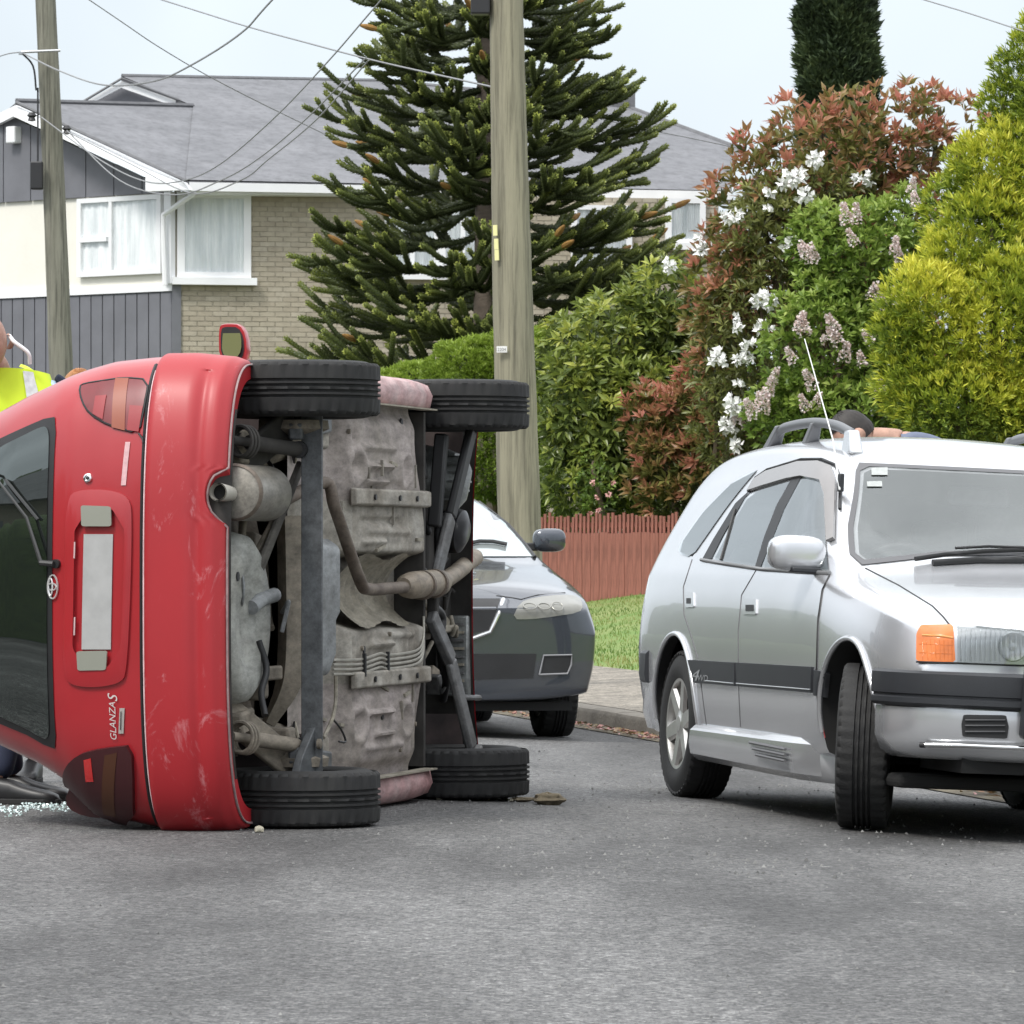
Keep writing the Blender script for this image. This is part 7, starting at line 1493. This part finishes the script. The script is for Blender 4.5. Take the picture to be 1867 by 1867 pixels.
# ================================================================ debris on the road
rd_ = random.Random(9); M_CLOD = mat('dirt_clod', (.20, .165, .11), .95, col2=(.11, .09, .06), scale=14, bump=.6, bscale=30); M_STONE = mat('pale_stone', (.30, .28, .22), .9, var=.25, scale=20, bump=.4)
def lump(px, py, r, sq=.7, sx=1.0, seed=0, n=(14, 9)):
    Y = F * EYE / (py - HOR); p = at(px, py, Y); z = gz(p.x, p.y); Y = F * (EYE - z) / (py - HOR); p = at(px, py, Y); rr_ = random.Random(seed); ph = [rr_.uniform(0, 6) for _ in range(6)]; mb = MB()
    def f(u, v):
        a, t = 2 * math.pi * u, math.pi * v; k = 1 + .16 * math.sin(3 * a + ph[0]) * math.sin(t) + .12 * math.sin(5 * a + 2 * t + ph[1]) + .10 * math.sin(7 * t + ph[2]); return Vector((r * sx * k * math.sin(t) * math.cos(a), r * k * math.sin(t) * math.sin(a), r * sq * k * math.cos(t)))
    mb.grid(f, n[0], n[1], wrap=True); return mb, Vector((p.x, p.y + r * .5, z + r * sq * .72))
def rock(px, py, r, m, name, label, cat, group=None, **k):
    mb, l = lump(px, py, r, **k); o = mb.build(name, m, smooth=60); o.location = l; return tag(o, label, cat, group)
rock(998, 1466, .058, M_CLOD, 'dirt_clod', 'large clod of earth on the road right of the front tyre', 'dirt', sx=1.0, sq=.42, seed=3, n=(28, 16))
rock(950, 1461, .035, M_CLOD, 'dirt_clod', 'flat smear of earth beside the large clod', 'dirt', sx=1.5, sq=.25, seed=4)
for i, (x, y, r) in enumerate(((784, 1457, .011), (800, 1458, .014), (812, 1455, .010), (874, 1457, .012), (888, 1459, .013), (903, 1456, .010), (920, 1458, .014), (932, 1461, .009), (941, 1457, .008))):
    rock(x, y, r, M_STONE if i % 2 else M_CLOD, 'dirt_crumb', 'crumb of dried earth in a row beside the front tyre', 'dirt', 'earth crumbs along the front tyre', seed=i + 20)
rock(472, 1518, .016, M_STONE, 'pebble', 'single pale pebble in front of the rear tyre', 'stone', seed=41, sq=.8)
mb = MB()
for i in range(320):
    x = rd_.uniform(-60, 140); y = 1474 + rd_.gauss(0, 4.5) + (6 if x < 40 else 0); Y = F * EYE / (y - HOR); p = at(x, y, Y); p.z = .003; s_ = rd_.uniform(.003, .010); a = rd_.uniform(0, 6.28); n_ = Vector((rd_.uniform(-.5, .5), rd_.uniform(-.9, .2), 1)).normalized(); u_ = n_.orthogonal().normalized() ; v_ = n_.cross(u_); u_, v_ = u_ * math.cos(a) + v_ * math.sin(a), v_ * math.cos(a) - u_ * math.sin(a); p = p + Vector((0, 0, s_ * .6))
    mb.add([p + u_ * s_, p + v_ * s_ * .8, p - u_ * s_ * .9, p - v_ * s_, p + n_ * s_ * .6], [(0, 1, 4), (1, 2, 4), (2, 3, 4), (3, 0, 4), (3, 2, 1, 0)])
tag(mb.build('broken_glass', glassmat('glass_fragments', (.45, .60, .57), .35, .05), smooth=0), 'scatter of pale green broken glass by the black shoes', 'glass', kind='stuff')
q = at(142, 1468, F * EYE / (1474 - HOR)); mb = MB(); mb.prism([Vector((0, 0, .0)), Vector((.035, .0, .012)), Vector((.03, .0, .03)), Vector((.012, 0, .024)), Vector((.006, 0, .034)), Vector((-.012, 0, .022))], (0, .02, 0)); o = mb.build('broken_trim', mat('pale_shard', (.62, .62, .60), .4), smooth=0); o.location = (q.x, q.y, .012); tag(o, 'jagged pale plastic fragment beside the lower tail lamp', 'debris')
mb = MB(); mb.prism([Vector((-.02, 0, 0)), Vector((.12, 0, -.0)), Vector((.10, .0, .022)), Vector((.0, 0, .030))], (0, .03, 0)); o = mb.build('lamp_fragment', M_RED, smooth=0); o.location = (q.x + .01, q.y - .03, .004); tag(o, 'thin red strip of broken bodywork on the road', 'debris')
mb = MB(); tones = []
for i in range(900):
    s = rd_.uniform(-11, 6) if i % 3 else rd_.uniform(-2.5, 1.5); d = -abs(rd_.gauss(0, .09)) - .012; p = street(s, d, road_z(d) + .016 + rd_.uniform(0, .012)); l = rd_.uniform(.012, .03); a = rd_.uniform(0, 6.28); u_ = Vector((math.cos(a), math.sin(a), rd_.uniform(-.3, .3))); v_ = Vector((-u_.y, u_.x, rd_.uniform(-.4, .4)))
    mb.add([p - u_ * l, p + v_ * l * .5 + Vector((0, 0, .006)), p + u_ * l, p - v_ * l * .5], [(0, 1, 2, 3)], 0, rd_.random() if s > -3.2 or rd_.random() > .5 else rd_.random() * .5)
tag(mb.build('leaf_litter', leafmat('dead_leaf', [(.10, .07, .035), (.24, .17, .05), (.32, .14, .10), (.52, .26, .26)], trans=.15), smooth=0), 'fallen leaves and pink petals lying in the gutter', 'leaves', kind='stuff')
mb = MB()
for i in range(420):
    y = HOR + 300 + 560 * rd_.random() ** 1.5 + 130; x = rd_.uniform(-50, 1900); p = at(x, y, F * EYE / (y - HOR)); p.z = gz(p.x, p.y) + .002; r_ = rd_.uniform(.002, .006); k = [p + Vector((r_ * math.cos(t + i), r_ * math.sin(t + i), 0)) for t in (0, 2.1, 4.2)]
    mb.add(k + [p + Vector((0, 0, r_ * 1.2))], [(0, 1, 3), (1, 2, 3), (2, 0, 3)])
for i in range(900):
    x = rd_.gauss(1250, 330); y = rd_.uniform(1350, 1600); p = at(x, y, F * EYE / (y - HOR)); p.z = gz(p.x, p.y) + .002; p = at(x, y, F * (EYE - p.z) / (y - HOR)); p.z = gz(p.x, p.y) + .001; r_ = rd_.uniform(.003, .008) * (1.5 if rd_.random() > .95 else 1); k = [p + Vector((r_ * math.cos(t + i), r_ * math.sin(t + i), 0)) for t in (0, 2.1, 4.2)]
    if dist_kerb(p.x, p.y) < -.1: mb.add(k + [p + Vector((0, 0, r_ * 1.1))], [(0, 1, 3), (1, 2, 3), (2, 0, 3)])
tag(mb.build('loose_chips', mat('loose_chip', (.05, .05, .05), .9, col2=(.30, .30, .29), scale=3), smooth=0), 'loose stone chips strewn over the road', 'gravel', kind='stuff')

# ================================================================ the other side of the street (unseen; added to darken reflections in paint and glass)
hb = MB(); hp = random.Random(2)
def hedge_pt(u, v):
    y = -14 + 130 * u; a = math.pi * v; k = 1 + .06 * math.sin(y * 2.3) + .05 * math.sin(y * 5.1 + a * 3); return Vector((-11.5 - .18 * (y - 10) + .75 * math.cos(a) * k, y, -.05 + 1.9 * math.sin(a) ** .5 * k))
hb.grid(hedge_pt, 400, 18); he = hb.build('reflection_hedge', mat('hedge_green', (.035, .06, .02), .8, col2=(.07, .11, .03), scale=6, bump=.8, bscale=14), smooth=60); tag(he, 'long dark green hedge added unseen along the opposite side of the street for reflections', 'hedge')  # unseen hedge, added as a dark band for the car sides to mirror
for i, (x, y, w_, d_, wc, lab) in enumerate(((-17, 2, 9, 8, M_CREAM, 'unseen cream bungalow with grey hipped roof added across the street for reflections'), (-19.5, 17, 10, 8, MATS['brick_tan'], 'unseen tan brick bungalow with grey hipped roof added across the street for reflections'), (-9, -22, 12, 8, M_CREAM, 'unseen wide cream bungalow with grey hipped roof added behind the camera for reflections'))):
    r_ = empty('bungalow', (x, y, 0), lab, 'house'); mb = MB(); mb.box((0, 0, 1.35), (w_, d_, 2.7)); mb.build('wall', wc, r_, smooth=0)  # unseen houses added for paint and glass to mirror
    mb = MB(); a, b = w_ / 2 + .5, d_ / 2 + .5; mb.add([(-a, -b, 2.7), (a, -b, 2.7), (a, b, 2.7), (-a, b, 2.7), (-a + b * .9, 0, 4.9), (a - b * .9, 0, 4.9)], [(0, 1, 5, 4), (2, 3, 4, 5), (1, 2, 5), (3, 0, 4), (3, 2, 1, 0)]); mb.build('roof', M_ROOF, r_, smooth=0)
    for wx in (-.28, .05, .32):
        for sgn in (1, -1):
            mb = MB(); mb.box((w_ * wx, sgn * d_ / 2, 1.5), (1.5, .08, 1.2)); wo_ = mb.build('window', M_WHITE, r_, smooth=0); mb = MB(); mb.box((w_ * wx, sgn * (d_ / 2 + .03), 1.5), (1.34, .06, 1.04)); mb.build('pane', M_DGL, wo_, smooth=0)
    mb = MB(); mb.box((w_ / 2, -d_ * .2, 1.5), (.08, 1.8, 1.2)); wo_ = mb.build('window', M_WHITE, r_, smooth=0); mb = MB(); mb.box((w_ / 2 + .03, -d_ * .2, 1.5), (.06, 1.64, 1.04)); mb.build('pane', M_DGL, wo_, smooth=0)
    mb = MB(); mb.box((w_ / 2, d_ * .2, 1.05), (.08, .95, 2.1)); mb.build('door', M_GREYCLAD, r_, smooth=0)

tb = MB()
def belt(u, v):
    y = -25 + 150 * u; a = math.pi * v; k = 1 + .16 * math.sin(y * .9) + .10 * math.sin(y * 2.3 + a * 3) + .05 * math.sin(y * 6.1 + a * 5); return Vector((-26 - .18 * (y - 10) + 2.2 * math.cos(a) * k, y, -.3 + 6.5 * math.sin(a) ** .5 * k))
tb.grid(belt, 420, 24); tag(tb.build('reflection_tree_belt', MATS['hedge_green'], smooth=60), 'tall dark belt of trees added unseen across the street to darken reflections', 'trees', kind='stuff')  # unseen belt, made tall to darken what the wagon's side mirrors
